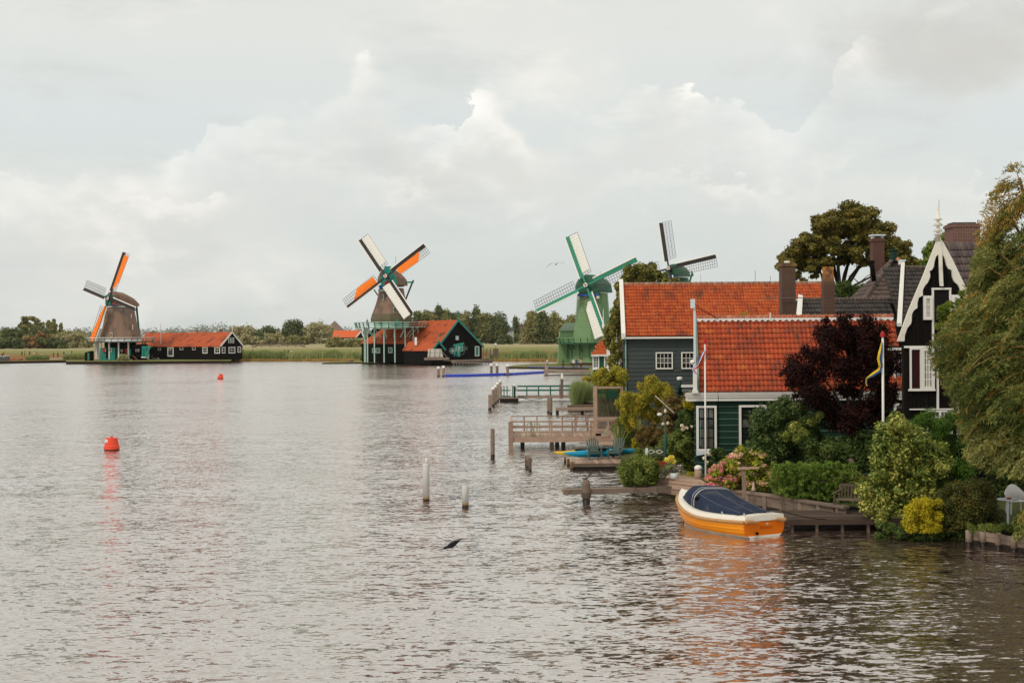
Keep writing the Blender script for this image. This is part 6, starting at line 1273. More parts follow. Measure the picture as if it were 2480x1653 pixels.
# railed wooden deck
A = G(1241, 1058.5, .62); yn = A.y; yf = yn+5.2; x0 = A.x-.1; x1 = X(1429, 0, yn); dk2 = thing('deck', 'weathered wooden deck on piles with post-and-rail fence over the water', 'deck', (x0, yn, 0))
npl = 34
for i in range(npl): a_ = x0+(x1-x0+2.4)*i/npl; MB().bb(a_+.006, a_+(x1-x0+2.4)/npl-.006, yn+.02, yf, .56, .62+random.uniform(0, .008)).build('plank', m_deckwood, dk2)
MB().bb(x0-.05, x1+.05, yn-.05, yn+.015, .34, .64).build('edge_board', m_deckwood, dk2); MB().bb(x0-.03, x0+.03, yn+.02, yf, .34, .60).build('edge_board', m_deckwood, dk2)
for x in (1258, 1329, 1342, 1357): MB().bb(X(x-5, 0, yn+.6), X(x+5, 0, yn+.6), yn+.5, yn+.8, -.4, .5).build('pile', m_wetwood if x != 1329 else m_greywood, dk2)
MB().bb(x0-.12, x0+.14, yn-.14, yn+.1, -.3, 1.50).build('corner_pile', m_deckwood, dk2)
zr = 1.50
def railrun(o, P0, P1, n, h=(.55, .88), base=.62):
    P0, P1 = V(P0), V(P1)
    for i in range(n+1): p = P0.lerp(P1, i/n); MB().bar((p.x, p.y, base), (p.x, p.y, base+h[-1]-.02), .085, up=(0, 1, 0)).build('rail_post', m_deckwood, o)
    for i, q in enumerate((.28,)+h): MB().bar(P0+V((0, 0, q+base)), P1+V((0, 0, q+base)), .11 if i == len(h) else .05, .05 if i == len(h) else .08).build('rail', m_deckwood, o)
railrun(dk2, (x0, yn+.03, 0), (x1, yn+.03, 0), 4); railrun(dk2, (x0+.05, yf, 0), (x1, yf, 0), 6); railrun(dk2, (x0+.03, yn+.1, 0), (x0+.03, yf, 0), 3)
# lower terrace part right of the deck
tr_ = thing('terrace', 'raised wooden terrace step and railing below the glass screen', 'terrace', (x1, yn, 0)); xr = X(1510, 0, yn)
for i in range(8): y_ = yn+.1+i*.3; MB().bb(x1+.1, xr, y_+.005, y_+.29, .58, .66).build('plank', m_deckwood, tr_)
for z0_, z1_ in ((.18, .36), (.38, .57)): MB().bb(x1+.05, xr-.3, yn-.02-(.57-z1_), yn+.05, z0_, z1_).build('riser_board', m_deckwood, tr_)
for x in (1431, 1473, 1516): MB().bar(W(x, 1056, yn), W(x, 1019, yn), .09, up=(0, 1, 0)).build('rail_post', m_deckwood, tr_)
MB().bar(W(1429, 1018.5, yn), W(1518, 1018, yn), .10, .05).build('rail', m_deckwood, tr_); MB().bar(W(1434, 1040, yn), W(1472, 1040, yn), .05, .08).build('rail', m_deckwood, tr_)
# glass screen
Dq = yn+2.0; gs = thing('glass_screen', 'timber-framed glass wind screen on the terrace under the climbing plant', 'screen', (X(1465, 0, Dq), Dq, .66))
for x, w_ in ((1435, 9), (1499, 7)): MB().bb(X(x-w_/2, 0, Dq), X(x+w_/2, 0, Dq), Dq-.08, Dq+.08, .6, Z(x, 935, Dq)).build('frame_post', m_deckwood, gs)
for y0, y1 in ((935.5, 940.5), (1009.5, 1015)): MB().bb(X(1439.6, 0, Dq), X(1495.4, 0, Dq), Dq-.07, Dq+.07, Z(1465, y1, Dq), Z(1465, y0, Dq)).build('frame_rail', m_deckwood, gs)
mg, tg, bg_ = newmat('clear_glass'); gl_ = tg.node('ShaderNodeBsdfGlossy'); gl_.inputs['Roughness'].default_value = .03; tp = tg.node('ShaderNodeBsdfTransparent'); tp.inputs[0].default_value = (.80, .86, .83, 1); mx = tg.node('ShaderNodeMixShader'); mx.inputs[0].default_value = .14
tg.l.new(tp.outputs[0], mx.inputs[1]); tg.l.new(gl_.outputs[0], mx.inputs[2]); tg.l.new(mx.outputs[0], tg.n['Material Output'].inputs[0])
MB().bb(X(1439.5, 0, Dq), X(1495.5, 0, Dq), Dq-.01, Dq+.01, Z(1465, 1009.5, Dq), Z(1465, 940.5, Dq)).build('pane', mg, gs)
bf = thing('fence', 'grey board fence behind the glass screen', 'fence', (X(1465, 0, Dq+3), Dq+3, .5))
for i in range(14):
    a_ = X(1440, 0, Dq+3)+i*.115*1.0; MB().bb(a_, a_+.105, Dq+3, Dq+3.04, .5, 2.5+.1*math.sin(i)).build('board', m_greywood, bf)
tb_ = thing('table', 'small grey terrace table seen through the glass screen', 'table', (X(1458, 0, Dq+1), Dq+1, .66)); MB().bb(X(1448, 0, Dq+1), X(1478, 0, Dq+1), Dq+.7, Dq+1.4, 1.32, 1.37).build('table_top', m_greywood, tb_)
for x in (1451, 1475): MB().bb(X(x, 0, Dq+1), X(x+1.5, 0, Dq+1), Dq+1, Dq+1.05, .6, 1.32).build('leg', m_greywood, tb_)
# stools
m_stool = MAT('sage_green_stool', (.26, .34, .22), .6, .1)
def stool(lb_, x, dy_, w_=.42, h=.72, mat=m_stool, grp='stools on the deck', base=.63):
    cx_ = X(x, 0, yn+dy_); cy_ = yn+dy_; o = thing('stool', lb_, 'stool', (cx_, cy_, base), grp); MB().bb(cx_-w_*.36, cx_+w_*.36, cy_-w_*.36, cy_+w_*.36, base+h-.04, base+h).build('seat', mat, o)
    for sx in (-1, 1):
        for sy in (-1, 1): MB().bar((cx_+sx*w_*.5, cy_+sy*w_*.5, base), (cx_+sx*w_*.32, cy_+sy*w_*.32, base+h-.03), .045).build('leg', mat, o)
    mb = MB()
    for sx in (-1, 1): mb.bar((cx_+sx*w_*.42, cy_-w_*.42, base+h*.4), (cx_+sx*w_*.42, cy_+w_*.42, base+h*.4), .03)
    mb.bar((cx_-w_*.42, cy_-w_*.42, base+h*.35), (cx_+w_*.42, cy_-w_*.42, base+h*.35), .03); mb.build('stretcher', mat, o)
stool('left sage green bar stool on the deck behind the front rail', 1276, .9); stool('right sage green bar stool on the deck behind the front rail', 1293, .8)
stool('tall wooden bar table frame at the back rail of the deck', 1401, 3.8, .75, .95, m_deckwood, None); stool('pale mint stool on the terrace near the grey house', 1469, .9, .4, .5)
o = thing('chair', 'orange-red garden chair at the right end of the terrace', 'chair', (X(1489, 0, yn+1), yn+1, .66)); cx_ = X(1489, 0, yn+1); m_coral = MAT('coral_paint', (.45, .11, .06), .6, .1)
MB().bb(cx_-.2, cx_+.2, yn+.8, yn+1.2, 1.05, 1.09).build('seat', m_coral, o); MB().bb(cx_-.2, cx_+.2, yn+1.2, yn+1.24, 1.09, 1.5).build('backrest', m_coral, o)
for sx in (-.17, .17):
    for sy in (.83, 1.17): MB().bb(cx_+sx-.02, cx_+sx+.02, yn+sy-.02, yn+sy+.02, .66, 1.05).build('leg', m_coral, o)
for i, x in enumerate((1440, 1486)):
    o = thing('planter', ['dark planter at the left end of the terrace step', 'dark planter at the right end of the terrace step'][i], 'planter', (X(x, 0, yn), yn, .6)); MB().lathe((X(x+2, 0, yn+.25), yn+.28, .62), [(.18, 0), (.22, .15), (.20, .15)], 4, phase=math.pi/4).build('box', m_black, o)

# kayak dock
B0 = G(1390, 1121.5, .32); yk = B0.y; kx0 = B0.x-.05; kx1 = X(1580, 0, yk); kd = thing('dock', 'low grey plank dock carrying two deck chairs', 'dock', (kx0, yk, 0))
for i in range(22): a_ = kx0+(kx1-kx0)*i/22; MB().bb(a_+.006, a_+(kx1-kx0)/22-.006, yk, yk+2.6, .26, .32+random.uniform(0, .008)).build('plank', m_deckwood, kd)
MB().bb(kx0, kx1, yk-.05, yk-.004, .16, .31).build('edge_board', m_oldwood, kd); MB().bb(kx0+.1, kx1, yk+.05, yk+2.4, -.2, .16).build('under_frame', m_wetwood, kd)
for i, (x, yt, yb, w_) in enumerate(((1368.5, 1107, 1121, 6), (1376.5, 1110, 1128, 7.5), (1387, 1118, 1137, 12.5))):
    pile(['farthest orange-brown stub post at the corner of the kayak dock', 'middle orange-brown stub post at the corner of the kayak dock', 'nearest and thickest orange-brown stub post of the kayak dock'][i], x, yt, yb, w_, mat=m_rust, wet=.1, group='orange-brown stub posts at the kayak dock')
m_adi = MAT('grey_green_chair_paint', (.085, .125, .11), .6, .1, rnd=.06)
def adirondack(lb_, x, y, yaw):
    p = G(x, y, .33); o = thing('deck_chair', lb_, 'chair', p, 'grey-green slatted deck chairs'); rot = Matrix.Rotation(yaw, 3, 'Z')
    def T(q): return p+rot @ V(q)
    for i in range(6):
        t = (i-2.5)/2.5; hb = .98-.13*t*t; w0 = .46*(i-2.5)/6; w1 = .66*(i-2.5)/6; MB().bar(T((w0, .18, .30)), T((w1, .42, hb)), .072, .022, up=tuple(rot @ V((0, -1, .4)))).build('back_slat', m_adi, o)
    for i in range(6): yy = -.38+i*.11; MB().bar(T((-.27, yy, .38-.025*i)), T((.27, yy, .38-.025*i)), .095, .022).build('seat_slat', m_adi, o)
    for s in (-1, 1):
        MB().bar(T((s*.30, -.36, 0)), T((s*.30, -.36, .54)), .09, .03).build('leg', m_adi, o); MB().bar(T((s*.30, .55, 0)), T((s*.30, -.40, .36)), .03, .10).build('leg', m_adi, o)
        MB().bar(T((s*.33, -.45, .55)), T((s*.33, .30, .55)), .12, .025).build('armrest', m_adi, o)
    MB().bar(T((-.31, -.39, .32)), T((.31, -.39, .32)), .03, .12).build('front_apron', m_adi, o); MB().bar(T((-.31, .30, .53)), T((.31, .30, .53)), .03, .06).build('back_rail', m_adi, o)
adirondack('left grey-green slatted deck chair on the kayak dock', 1438.5, 1110, R(6)); adirondack('right grey-green slatted deck chair on the kayak dock', 1493, 1109, R(-22))
def kayak(lb_, x0, y0, x1, y1, Dz, mat, r=.28):
    P0 = W(x0, y0, Dz[0]); P1 = W(x1, y1, Dz[1]); o = thing('kayak', lb_, 'kayak', P0.lerp(P1, .5)); n = 18; pts = []; rad = []
    for i in range(n+1): t = i/n; q = P0.lerp(P1, t); q.z += .10*(2*t-1)**2*abs(2*t-1)**2; pts.append(q); rad.append(max(.02, r*(math.sin(math.pi*t)**.55)))
    h_ = MB(); h_.tube(pts, rad, 12); ob = h_.build('hull', mat, o, True)
    MB().lathe(P0.lerp(P1, .5)+V((0, 0, r*.86)), [(.28, 0), (.30, .05), (.24, .06)], 12).build('cockpit_rim', m_black, o)
    return o
kayak('bright blue kayak lying along the back of the dock behind the deck chairs', 1364, 1101, 1548, 1092, (yk+2.9, yk+3.1), MAT('cyan_kayak_plastic', (.012, .29, .46), .3, .1, 1.0), .20)
kayak('yellow kayak partly hidden behind the blue kayak', 1342, 1098.5, 1470, 1094, (yk+3.6, yk+3.8), MAT('yellow_kayak_plastic', (.72, .46, .02), .35, .1), .15)
# board-walk beam with bollard and bird
B1 = G(1420, 1219, 0); D_ = B1.y; bj = thing('jetty', 'narrow plank walkway reaching out over the water with a thick bollard', 'jetty', (B1.x, D_, 0))
P0 = W(1364, 1188, D_); P1 = W(1600, 1182, D_+1.2)
MB().bar(P0, P1, .42, .13).build('plank', m_greywood, bj); MB().bar(P0+V((.0, -.25, -.02)), P1+V((0, -.25, -.02)), .06, .19).build('side_board', m_greywood, bj); MB().bar(P0+V((0, .28, .03)), P1+V((0, .28, .03)), .1, .08).build('side_board', m_oldwood, bj)
MB().bar(W(1580, 1184, D_+1), W(1716, 1178, D_+2.3), .5, .22).build('plank', m_greywood, bj)
k = 1/PPM(D_); MB().lathe((B1.x, D_, -.5), [(9*k, 0), (9*k, .72)], 12).build('wet_foot', m_wetwood, bj, True); MB().lathe((B1.x, D_, .2), [(10*k, 0), (12*k, .1), (12*k, .22)], 12).build('pile_collar', m_oldwood, bj)
MB().lathe((B1.x, D_, .42), [(10*k, 0), (10.2*k, Z(1420, 1172, D_)-.42), (6.5*k, Z(1420, 1161, D_)-.42)], 12).build('bollard', m_greywood, bj, False)

def bird(lb_, pos, yaw, s, body, wing=None, spread=0.0, pitch=0.0, name='bird', bank=0.0, wshape=None, beak=(.5, .3, .05)):
    o = thing(name, lb_, 'bird', (0, 0, 0)); mb = MB()
    mb.tube([(0, -.5, .02), (0, -.44, .03), (0, -.36, .03), (0, -.25, 0), (0, 0, -.02), (0, .22, 0), (0, .45, .01)], [.01, .05, .07, .075, .13, .08, .02], 10); mb.build('body', body, o, True)
    MB().add([(-.03, .3, .01), (.03, .3, .01), (.09, .62, .0), (-.09, .62, .0), (-.03, .3, .03), (.03, .3, .03), (.09, .62, .015), (-.09, .62, .015)], [(0, 1, 2, 3), (7, 6, 5, 4), (0, 4, 5, 1), (1, 5, 6, 2), (2, 6, 7, 3), (3, 7, 4, 0)]).build('tail', body, o)
    MB().lathe((0, -.49, .025), [(.025, 0), (.002, .13)], 6, axis=(0, -1, -.1)).build('beak', MAT('beak', beak, .5, .1), o)
    if wshape:
        for s_ in (-1, 1):
            pts = [V((s_*x, y, zz)) for x, y, zz in wshape]; n = len(pts)//2; vs = pts+[p-V((0, 0, .012)) for p in pts]; m = len(pts)
            fs = [(i, i+1, m-2-i, m-1-i) for i in range(n-1)]+[(i+m, m-1-i+m, m-2-i+m, i+1+m) for i in range(n-1)]+[(i, i+m, (i+1) % m+m, (i+1) % m) for i in range(m)]
            MB().add(vs, fs).build('wing', wing or body, o)
    o.location = pos; o.rotation_euler = (pitch, bank, yaw); o.scale = (s,)*3; return o
m_crow = MAT('black_feather', (.014, .013, .014), .6, .2)
cb_ = bird('dark bird flying low over the water with folded wings', W(1095, 1318, 34), R(-68), .50, m_crow, m_crow, pitch=R(24), beak=(.05, .035, .03), wshape=[(.07, -.22, .05), (.15, -.05, .10), (.13, .22, .10), (.05, .42, .04), (.03, .30, .04), (.05, .0, .10), (.03, -.12, .12), (.02, -.2, .08)])
mb = MB(); mb.tube([(0, .12, -.10), (.02, .18, -.24), (.02, .22, -.27)], .012, 5); mb.tube([(.04, .12, -.10), (.06, .20, -.22)], .012, 5); mb.build('leg', m_rust, cb_)
bird('white gull gliding with long bent wings beside the green mill', W(1346, 639, 95), R(-10), .55, m_white, MAT('pale_grey_feather', (.42, .42, .43), .7, .1), bank=R(-8), pitch=R(4), wshape=[(.05, -.18, .05), (.45, -.22, .16), (.92, -.02, .02), (1.30, .25, -.30), (.90, .16, .0), (.42, .06, .14), (.05, .12, .03), (.04, 0, .03)])
bird('small brown bird perched on the walkway bollard', W(1419.5, 1157.5, D_), R(70), .32, MAT('brown_feather', (.10, .06, .04), .8, .2), pitch=R(-20), beak=(.1, .07, .04))

# ---------------------------------------------------------------- garden edge
bx = thing('deck', 'stepped plank landing at the garden corner below the flagpole', 'deck', (X(1640, 0, 54), 54, 0)); q0 = G(1582, 1153, .80); q1 = G(1706, 1166, .80)
for i in range(5):
    t = i/5; a_ = q0.lerp(q1, 0)+V((0, i*.34, 0)); MB().add([V((q0.x, q0.y+i*.34+.01, .74)), V((q1.x, q1.y+i*.34+.01, .74)), V((q1.x, q1.y+i*.34+.33, .74)), V((q0.x, q0.y+i*.34+.33, .74)), V((q0.x, q0.y+i*.34+.01, .80)), V((q1.x, q1.y+i*.34+.01, .80)), V((q1.x, q1.y+i*.34+.33, .80)), V((q0.x, q0.y+i*.34+.33, .80))], [(3, 2, 1, 0), (4, 5, 6, 7), (0, 1, 5, 4), (1, 2, 6, 5), (2, 3, 7, 6), (3, 0, 4, 7)]).build('plank', m_deckwood, bx)
for z0_, z1_ in ((.60, .73), (.40, .58), (.20, .38)): MB().bar(V((q0.x, q0.y-.02, (z0_+z1_)/2)), V((q1.x-(.73-z1_)*.6, q1.y-.02, (z0_+z1_)/2)), .05, z1_-z0_).build('front_board', m_deckwood, bx)
MB().bar(V((q0.x-.01, q0.y, .55)), V((q0.x-.01, q0.y+1.7, .55)), .06, .45).build('end_board', m_greywood, bx)
wp = thing('post', 'squat wooden post with a white cap at the garden corner', 'post', W(1692, 1160, 54.2)); p = W(1692, 1162, 54.0); k = 1/PPM(54); MB().lathe((p.x, 54.1, .7), [(9*k, 0), (9*k, Z(1692, 1135, 54)-.7)], 14).build('shaft', m_deckwood, wp, True); MB().lathe((p.x, 54.1, Z(1692, 1135, 54)), [(9.6*k, -.03), (9.8*k, .06), (6*k, .12), (2*k, .14)], 14).build('cap', m_white, wp, True)
# retaining wall with posts
rw = thing('retaining_wall', 'timber retaining wall of posts and boards below the hydrangea and hedge', 'wall', G(1900, 1230, .3)); cp = [(1712, 1176), (1789, 1186.5), (1873, 1197), (1960, 1212), (2052, 1226)]
pts = [G(x, y, .64) for x, y in cp]
for a_, b_ in zip(pts[:-1], pts[1:]):
    MB().bar(a_+V((0, .1, -.04)), b_+V((0, .1, -.04)), .24, .08).build('cap_beam', m_greywood, rw)
    for zz_ in (.06, .27, .48): MB().bar(V((a_.x, a_.y+.14, zz_)), V((b_.x, b_.y+.14, zz_)), .05, .20).build('board', m_greywood if zz_ > .2 else m_wetwood, rw)
    n_ = max(1, int((b_-a_).length/.75))
    for i in range(n_): q = a_.lerp(b_, (i+.5)/n_); MB().bb(q.x-.055, q.x+.055, q.y-.03, q.y+.1, -.3, .56).build('post', m_greywood, rw)
sg = thing('railing', 'wooden post with a cross bar standing before the hydrangea', 'railing', G(1803, 1184, .8)); q = G(1803, 1184, .8); MB().bar(q-V((0, 0, .3)), W(1800.5, 1134, q.y), .13, .10, up=(0, 1, 0)).build('post', m_deckwood, sg); MB().bar(W(1787, 1133.5, q.y), W(1839, 1132, q.y-.3), .08, .07).build('cross_bar', m_deckwood, sg)
cs = thing('statuette', 'small pale stone cat statuette on the timber wall by the hydrangea', 'statuette', G(1825, 1188, .8)); q = G(1825, 1187, .82); MB().lathe(q, [(.075, 0), (.085, .03), (.05, .10), (.055, .16), (.035, .20), (.045, .24), (.03, .28), (.005, .30)], 10).build('stone', MAT('pale_stone', (.50, .36, .27), .8, .1), cs, True)
# boat dock
DA = G(1901, 1258, .38); DB_ = G(2150, 1250, .38); DC = G(1886, 1236, .38); bd = thing('dock', 'dark plank boat dock beside the orange boat', 'dock', (DA.x, DA.y, 0))
nd_ = 11; x0_, x1_ = DA.x, DB_.x; yA, yB = DA.y, DC.y+.1
for i in range(nd_): y_ = yA+(yB-yA)*i/nd_; MB().bb(x0_-.1*(i/nd_), x1_+.3, y_+.007, y_+(yB-yA)/nd_-.007, .32, .38+random.uniform(0, .01)).build('plank', m_dockwood, bd)
MB().bb(x0_, x1_+.3, yA-.05, yA-.003, .22, .37).build('edge_beam', m_dockwood, bd); MB().bb(x0_-.06, x0_-.003, yA, yB, .22, .37).build('edge_beam', m_dockwood, bd)
for x in (1912, 1972, 2034, 2097, 2145): MB().bb(X(x-3, 0, yA), X(x+3, 0, yA), yA+.05, yA+.2, -.3, .23).build('pile', m_oldwood, bd)
MB().bb(x0_+.3, x1_+.3, yA+.6, yA+.7, -.2, .30).build('back_board', m_wetwood, bd)
MB().tube([W(1893, 1237, 45.2), W(1930, 1247, 45), W(1975, 1255, 44.6), W(2000, 1257, 44.5)], .014, 5).build('rope', m_black, bd)
# bench
bn = thing('bench', 'weathered wooden garden bench on the boat dock under the bush', 'bench', G(2075, 1240, .38)); pb = G(2074, 1240, .385); rb = Matrix.Rotation(R(-32), 3, 'Z')
def Tb(x, y, zz): return pb+rb @ V((x, y, zz))
for s in (-.65, .65):
    MB().bar(Tb(s, -.28, 0), Tb(s, -.28, .62), .06).build('leg', m_oldwood, bn); MB().bar(Tb(s, .25, 0), Tb(s, .32, .88), .06).build('leg', m_oldwood, bn); MB().bar(Tb(s, -.32, .63), Tb(s, .30, .66), .07, .04).build('armrest', m_oldwood, bn)
for i in range(5): MB().bar(Tb(-.68, -.26+i*.11, .42), Tb(.68, -.26+i*.11, .42), .09, .03).build('seat_slat', m_oldwood, bn)
MB().bar(Tb(-.65, .32, .86), Tb(.65, .32, .86), .05, .08).build('back_rail', m_oldwood, bn)
for i in range(12): x_ = -.58+i*1.16/11; MB().bar(Tb(x_, .27, .44), Tb(x_, .31, .84), .05, .02).build('back_slat', m_oldwood, bn)
# right wall
rw2 = thing('retaining_wall', 'low timber bank wall with round posts at the right edge under the willow', 'wall', G(2400, 1310, .2)); wp_ = [(2346, 1283), (2381, 1284), (2418, 1290), (2456, 1297), (2500, 1304), (2560, 1314)]
pts = [G(x, y, .46) for x, y in wp_]
for i, (a_, b_) in enumerate(zip(pts[:-1], pts[1:])):
    for zz_ in (-.02, .09, .22, .36): MB().bar(V((a_.x, a_.y+.12, zz_)), V((b_.x, b_.y+.12, zz_)), .06, .13).build('board', m_greywood if zz_ > .2 else m_wetwood, rw2)
for a_ in pts: MB().lathe((a_.x, a_.y, -.4), [(.10, .52), (.10, .84), (.07, .87)], 10).build('post', m_greywood, rw2, True)
for a_ in pts: MB().lathe((a_.x, a_.y, -.4), [(.098, 0), (.098, .53)], 10).build('wet_foot', m_wetwood, rw2, True)
# garden chair and table
m_plastic = MAT('white_plastic_chair', (.72, .70, .68), .4, .04); pc = G(2460, 1243, .5); gc = thing('garden_chair', 'white plastic garden chair under the willow at the right edge', 'chair', pc)
cz = pc
mb = MB()
for i in range(9):
    a_ = math.pi*(i/8); 
prof = [(math.cos(math.pi*i/10)*.30, math.sin(math.pi*i/10)*.27) for i in range(11)]
vs = []; 
for x_, y_ in prof:
    h = .62+.30*(abs(y_)/.27)**2.5; vs += [V((cz.x+x_, cz.y+y_*1.0, cz.z+.42)), V((cz.x+x_*1.12, cz.y+y_*1.1, cz.z+h)), V((cz.x+x_*1.18, cz.y+y_*1.18, cz.z+h)), V((cz.x+x_*1.06, cz.y+y_*1.06, cz.z+.42))]
fs = [(i*4+k, i*4+(k+1) % 4, (i+1)*4+(k+1) % 4, (i+1)*4+k) for i in range(10) for k in range(4)]; mb.add(vs, fs); mb.build('backrest', m_plastic, gc, True)
MB().bb(cz.x-.27, cz.x+.27, cz.y-.27, cz.y+.24, cz.z+.40, cz.z+.43).build('seat', m_plastic, gc)
for sx in (-.24, .24):
    for sy in (-.24, .2): MB().bar((cz.x+sx, cz.y+sy, cz.z), (cz.x+sx*.9, cz.y+sy*.9, cz.z+.40), .045).build('leg', m_plastic, gc)
gt_ = thing('garden_table', 'grey-white garden table beside the white plastic chair', 'table', G(2442, 1246, .5)); tt = W(2441, 1207, 42); MB().lathe((tt.x, 42, tt.z-.03), [(.30, 0), (.32, .03)], 18).build('table_top', m_whiteblue, gt_); MB().bar((tt.x, 42, .5), (tt.x, 42, tt.z-.02), .05).build('leg', m_whiteblue, gt_)
MB().bb(tt.x-.05, tt.x+.07, 41.9, 42.0, tt.z, tt.z+.04).build('tray', m_red, gt_)

# flagpoles and pennants
def flag(lb_, pts, wds, cols, parent=None):
    o = thing('pennant', lb_, 'pennant', pts[0]); n = len(pts)
    for c_ in range(len(cols)):
        mb = MB(); vs = []
        for i, p in enumerate(pts):
            d = (pts[min(i+1, n-1)]-pts[max(i-1, 0)]).normalized(); a_ = V((d.z, 0, -d.x)).normalized()*(1 if d.z*0+1 else 1); a_ = a_+V((0, .5*math.sin(i*1.7), 0)); w_ = wds[i]
            vs += [p+a_*w_*(c_/len(cols)-.5), p+a_*w_*((c_+1)/len(cols)-.5)]
        vs2 = [q+V((0, .006, 0)) for q in vs]; m = len(vs); fs = []
        for i in range(n-1): fs += [(2*i, 2*i+1, 2*i+3, 2*i+2), (2*i+m, 2*i+2+m, 2*i+3+m, 2*i+1+m)]
        mb.add(vs+vs2, fs); mb.build('stripe', cols[c_], o)
    return o
def flagpole(lb_, x, yt, xb, yb, D, r):
    a_ = W(xb, yb, D); b_ = W(x, yt, D); o = thing('flagpole', lb_, 'flagpole', V((a_.x, D, .5))); MB().lathe((a_.x, D, .3), [(r*1.05, 0), (r*.8, b_.z-.3)], 12).build('pole', m_white, o, True); MB().lathe((a_.x, D, b_.z), [(r*.8, 0), (r*1.9, .02), (r*2.0, .05), (r*1.2, .08), (r*1.7, .12), (r*.4, .2)], 10).build('pole_tip', m_red, o, True); return o
flagpole('white flagpole with red tip in front of the green house', 1708, 832, 1709.3, 1165, 53, .034)
flagpole('white flagpole with red tip in front of the dark red maple', 2132.5, 816, 2139, 1032, 47.5, .048)
P_ = lambda D, *a: [W(x, y, D) for x, y in a]
flag('red white and blue pennant hanging twisted from the left flagpole', P_(52.9, (1711, 846), (1704, 855), (1698, 869), (1692, 883), (1685, 889), (1677, 893), (1681, 899), (1688, 907)), [.07, .10, .12, .13, .12, .10, .09, .03], [m_red, m_red, m_white, MAT('flag_blue', (.05, .16, .50), .7, .1)])
m_fy = MAT('flag_yellow', (.72, .48, .03), .7, .1); m_fb = MAT('flag_navy_blue', (.02, .08, .20), .7, .1)
flag('blue and yellow pennant curling down from the right flagpole', P_(47.4, (2136, 828), (2133, 850), (2130, 868), (2133, 885), (2130, 896), (2115, 906), (2099, 917), (2098, 928), (2101, 934)), [.05, .12, .17, .16, .14, .12, .08, .06, .04], [m_fb, m_fy])
# weather vane pole, gate, ornament, tub
wv = thing('wind_vane_pole', 'dark green pole with crossed vane arms and a white bird before the golden tree', 'pole', W(1612, 1110, 57)); a_ = W(1612, 1108, 57); MB().lathe((a_.x, 57, .5), [(.055, 0), (.055, Z(1612, 1052, 57)-.5), (.028, Z(1612, 1050, 57)-.5), (.024, Z(1610, 984, 57)-.5)], 8).build('pole', MAT('green_pole_paint', (.02, .07, .055), .4, .1), wv, True)
MB().bb(a_.x-.04, a_.x+.03, 56.96, 57.04, Z(1610, 998, 57), Z(1610, 990, 57)).build('collar', m_white, wv)
MB().bar(W(1587, 958, 57), W(1632, 999, 57.3), .03).build('vane_arm', m_cream, wv); MB().bar(W(1591, 1001, 57.2), W(1624, 965, 56.9), .03).build('vane_arm', m_rust, wv)
MB().lathe(W(1597, 1003, 57.1), [(.0, -.1), (.05, -.06), (.07, 0), (.05, .07), (.0, .12)], 8, axis=(1, 0, 0)).build('vane_bird', m_white, wv, True)
ga_ = thing('gate', 'low dark garden gate with white diamond lattice', 'gate', W(1590, 1110, 58.5)); D_ = 58.5
MB().bar(W(1566, 1106, D_), W(1566, 1084, D_), .10).build('post', m_whiteblue, ga_)
for y_ in (1085, 1102): MB().bar(W(1562, y_, D_), W(1614, y_, D_), .05, .04).build('rail', m_slate, ga_)
for cxp in (1577, 1597):
    for (xa_, ya_), (xb_, yb_) in (((cxp-9, 1093), (cxp, 1088.5)), ((cxp, 1088.5), (cxp+9, 1093)), ((cxp+9, 1093), (cxp, 1098)), ((cxp, 1098), (cxp-9, 1093))): MB().bar(W(xa_, ya_, D_), W(xb_, yb_, D_), .022).build('lattice_bar', m_white, ga_)
og = thing('garden_ornament', 'rust-red metal bird ornament beside the flower tub', 'ornament', W(1600, 1132, 55)); D_ = 55
MB().poly([W(x, y, D_) for x, y in ((1584, 1135), (1592, 1127), (1597, 1122), (1590, 1118), (1590, 1115), (1596, 1114), (1600, 1119), (1608, 1116), (1616, 1120), (1613, 1125), (1604, 1127), (1600, 1132), (1592, 1131))], (0, .05, 0)).build('body', MAT('rust_metal', (.28, .035, .018), .7, .15), og); MB().bar(W(1602, 1150, D_), W(1602, 1127, D_), .03).build('stake', m_rust, og)
tub = thing('flower_tub', 'round zinc tub of petunias on the plank landing', 'flower tub', W(1632, 1158, 54.3)); p = W(1632, 1157, 54.3); MB().lathe((p.x, 54.3, .80), [(.15, 0), (.19, .22), (.17, .22)], 16).build('tub', m_whiteblue, tub, True)

# ---------------------------------------------------------------- orange boat
bo = thing('motor_boat', 'orange lapstrake boat with white deck and dark blue canvas hood moored at the dock', 'boat', (0, 0, 0))
ST = V((7.80, 44.15, 0)); dirl = V((-.50, .866, 0)).normalized(); dirw = V((.866, .50, 0)).normalized(); BL = 4.25
def hb(s):     # half beam
    return .79+.19*math.sin(min(s/.45, 1)*math.pi/2) if s < .45 else .98*(max(0.0, 1-((s-.45)/.55)**2.3))**.72
def zs_(s): return .50-.10*math.sin(math.pi*min(s/.8, 1))*.5+.44*max(0, (s-.45)/.55)**1.9
def BP(s, lat, z_): return ST+dirl*(BL*s)+dirw*lat+V((0, 0, z_))
m_bo = MAT('orange_boat_gelcoat', (.80, .27, .002), .35, .06, 2.0, spec=.25, dirt=(.45, .12, .01), dirts=1.2, dirtth=.62); m_bt = MAT('orange_transom_gelcoat', (.70, .155, .002), .35, .05, 2.0, spec=.25); m_bw = MAT('white_boat_deck', (.76, .72, .63), .4, .04)
NS = 26; strakes = 6; mb = MB(); rows = []
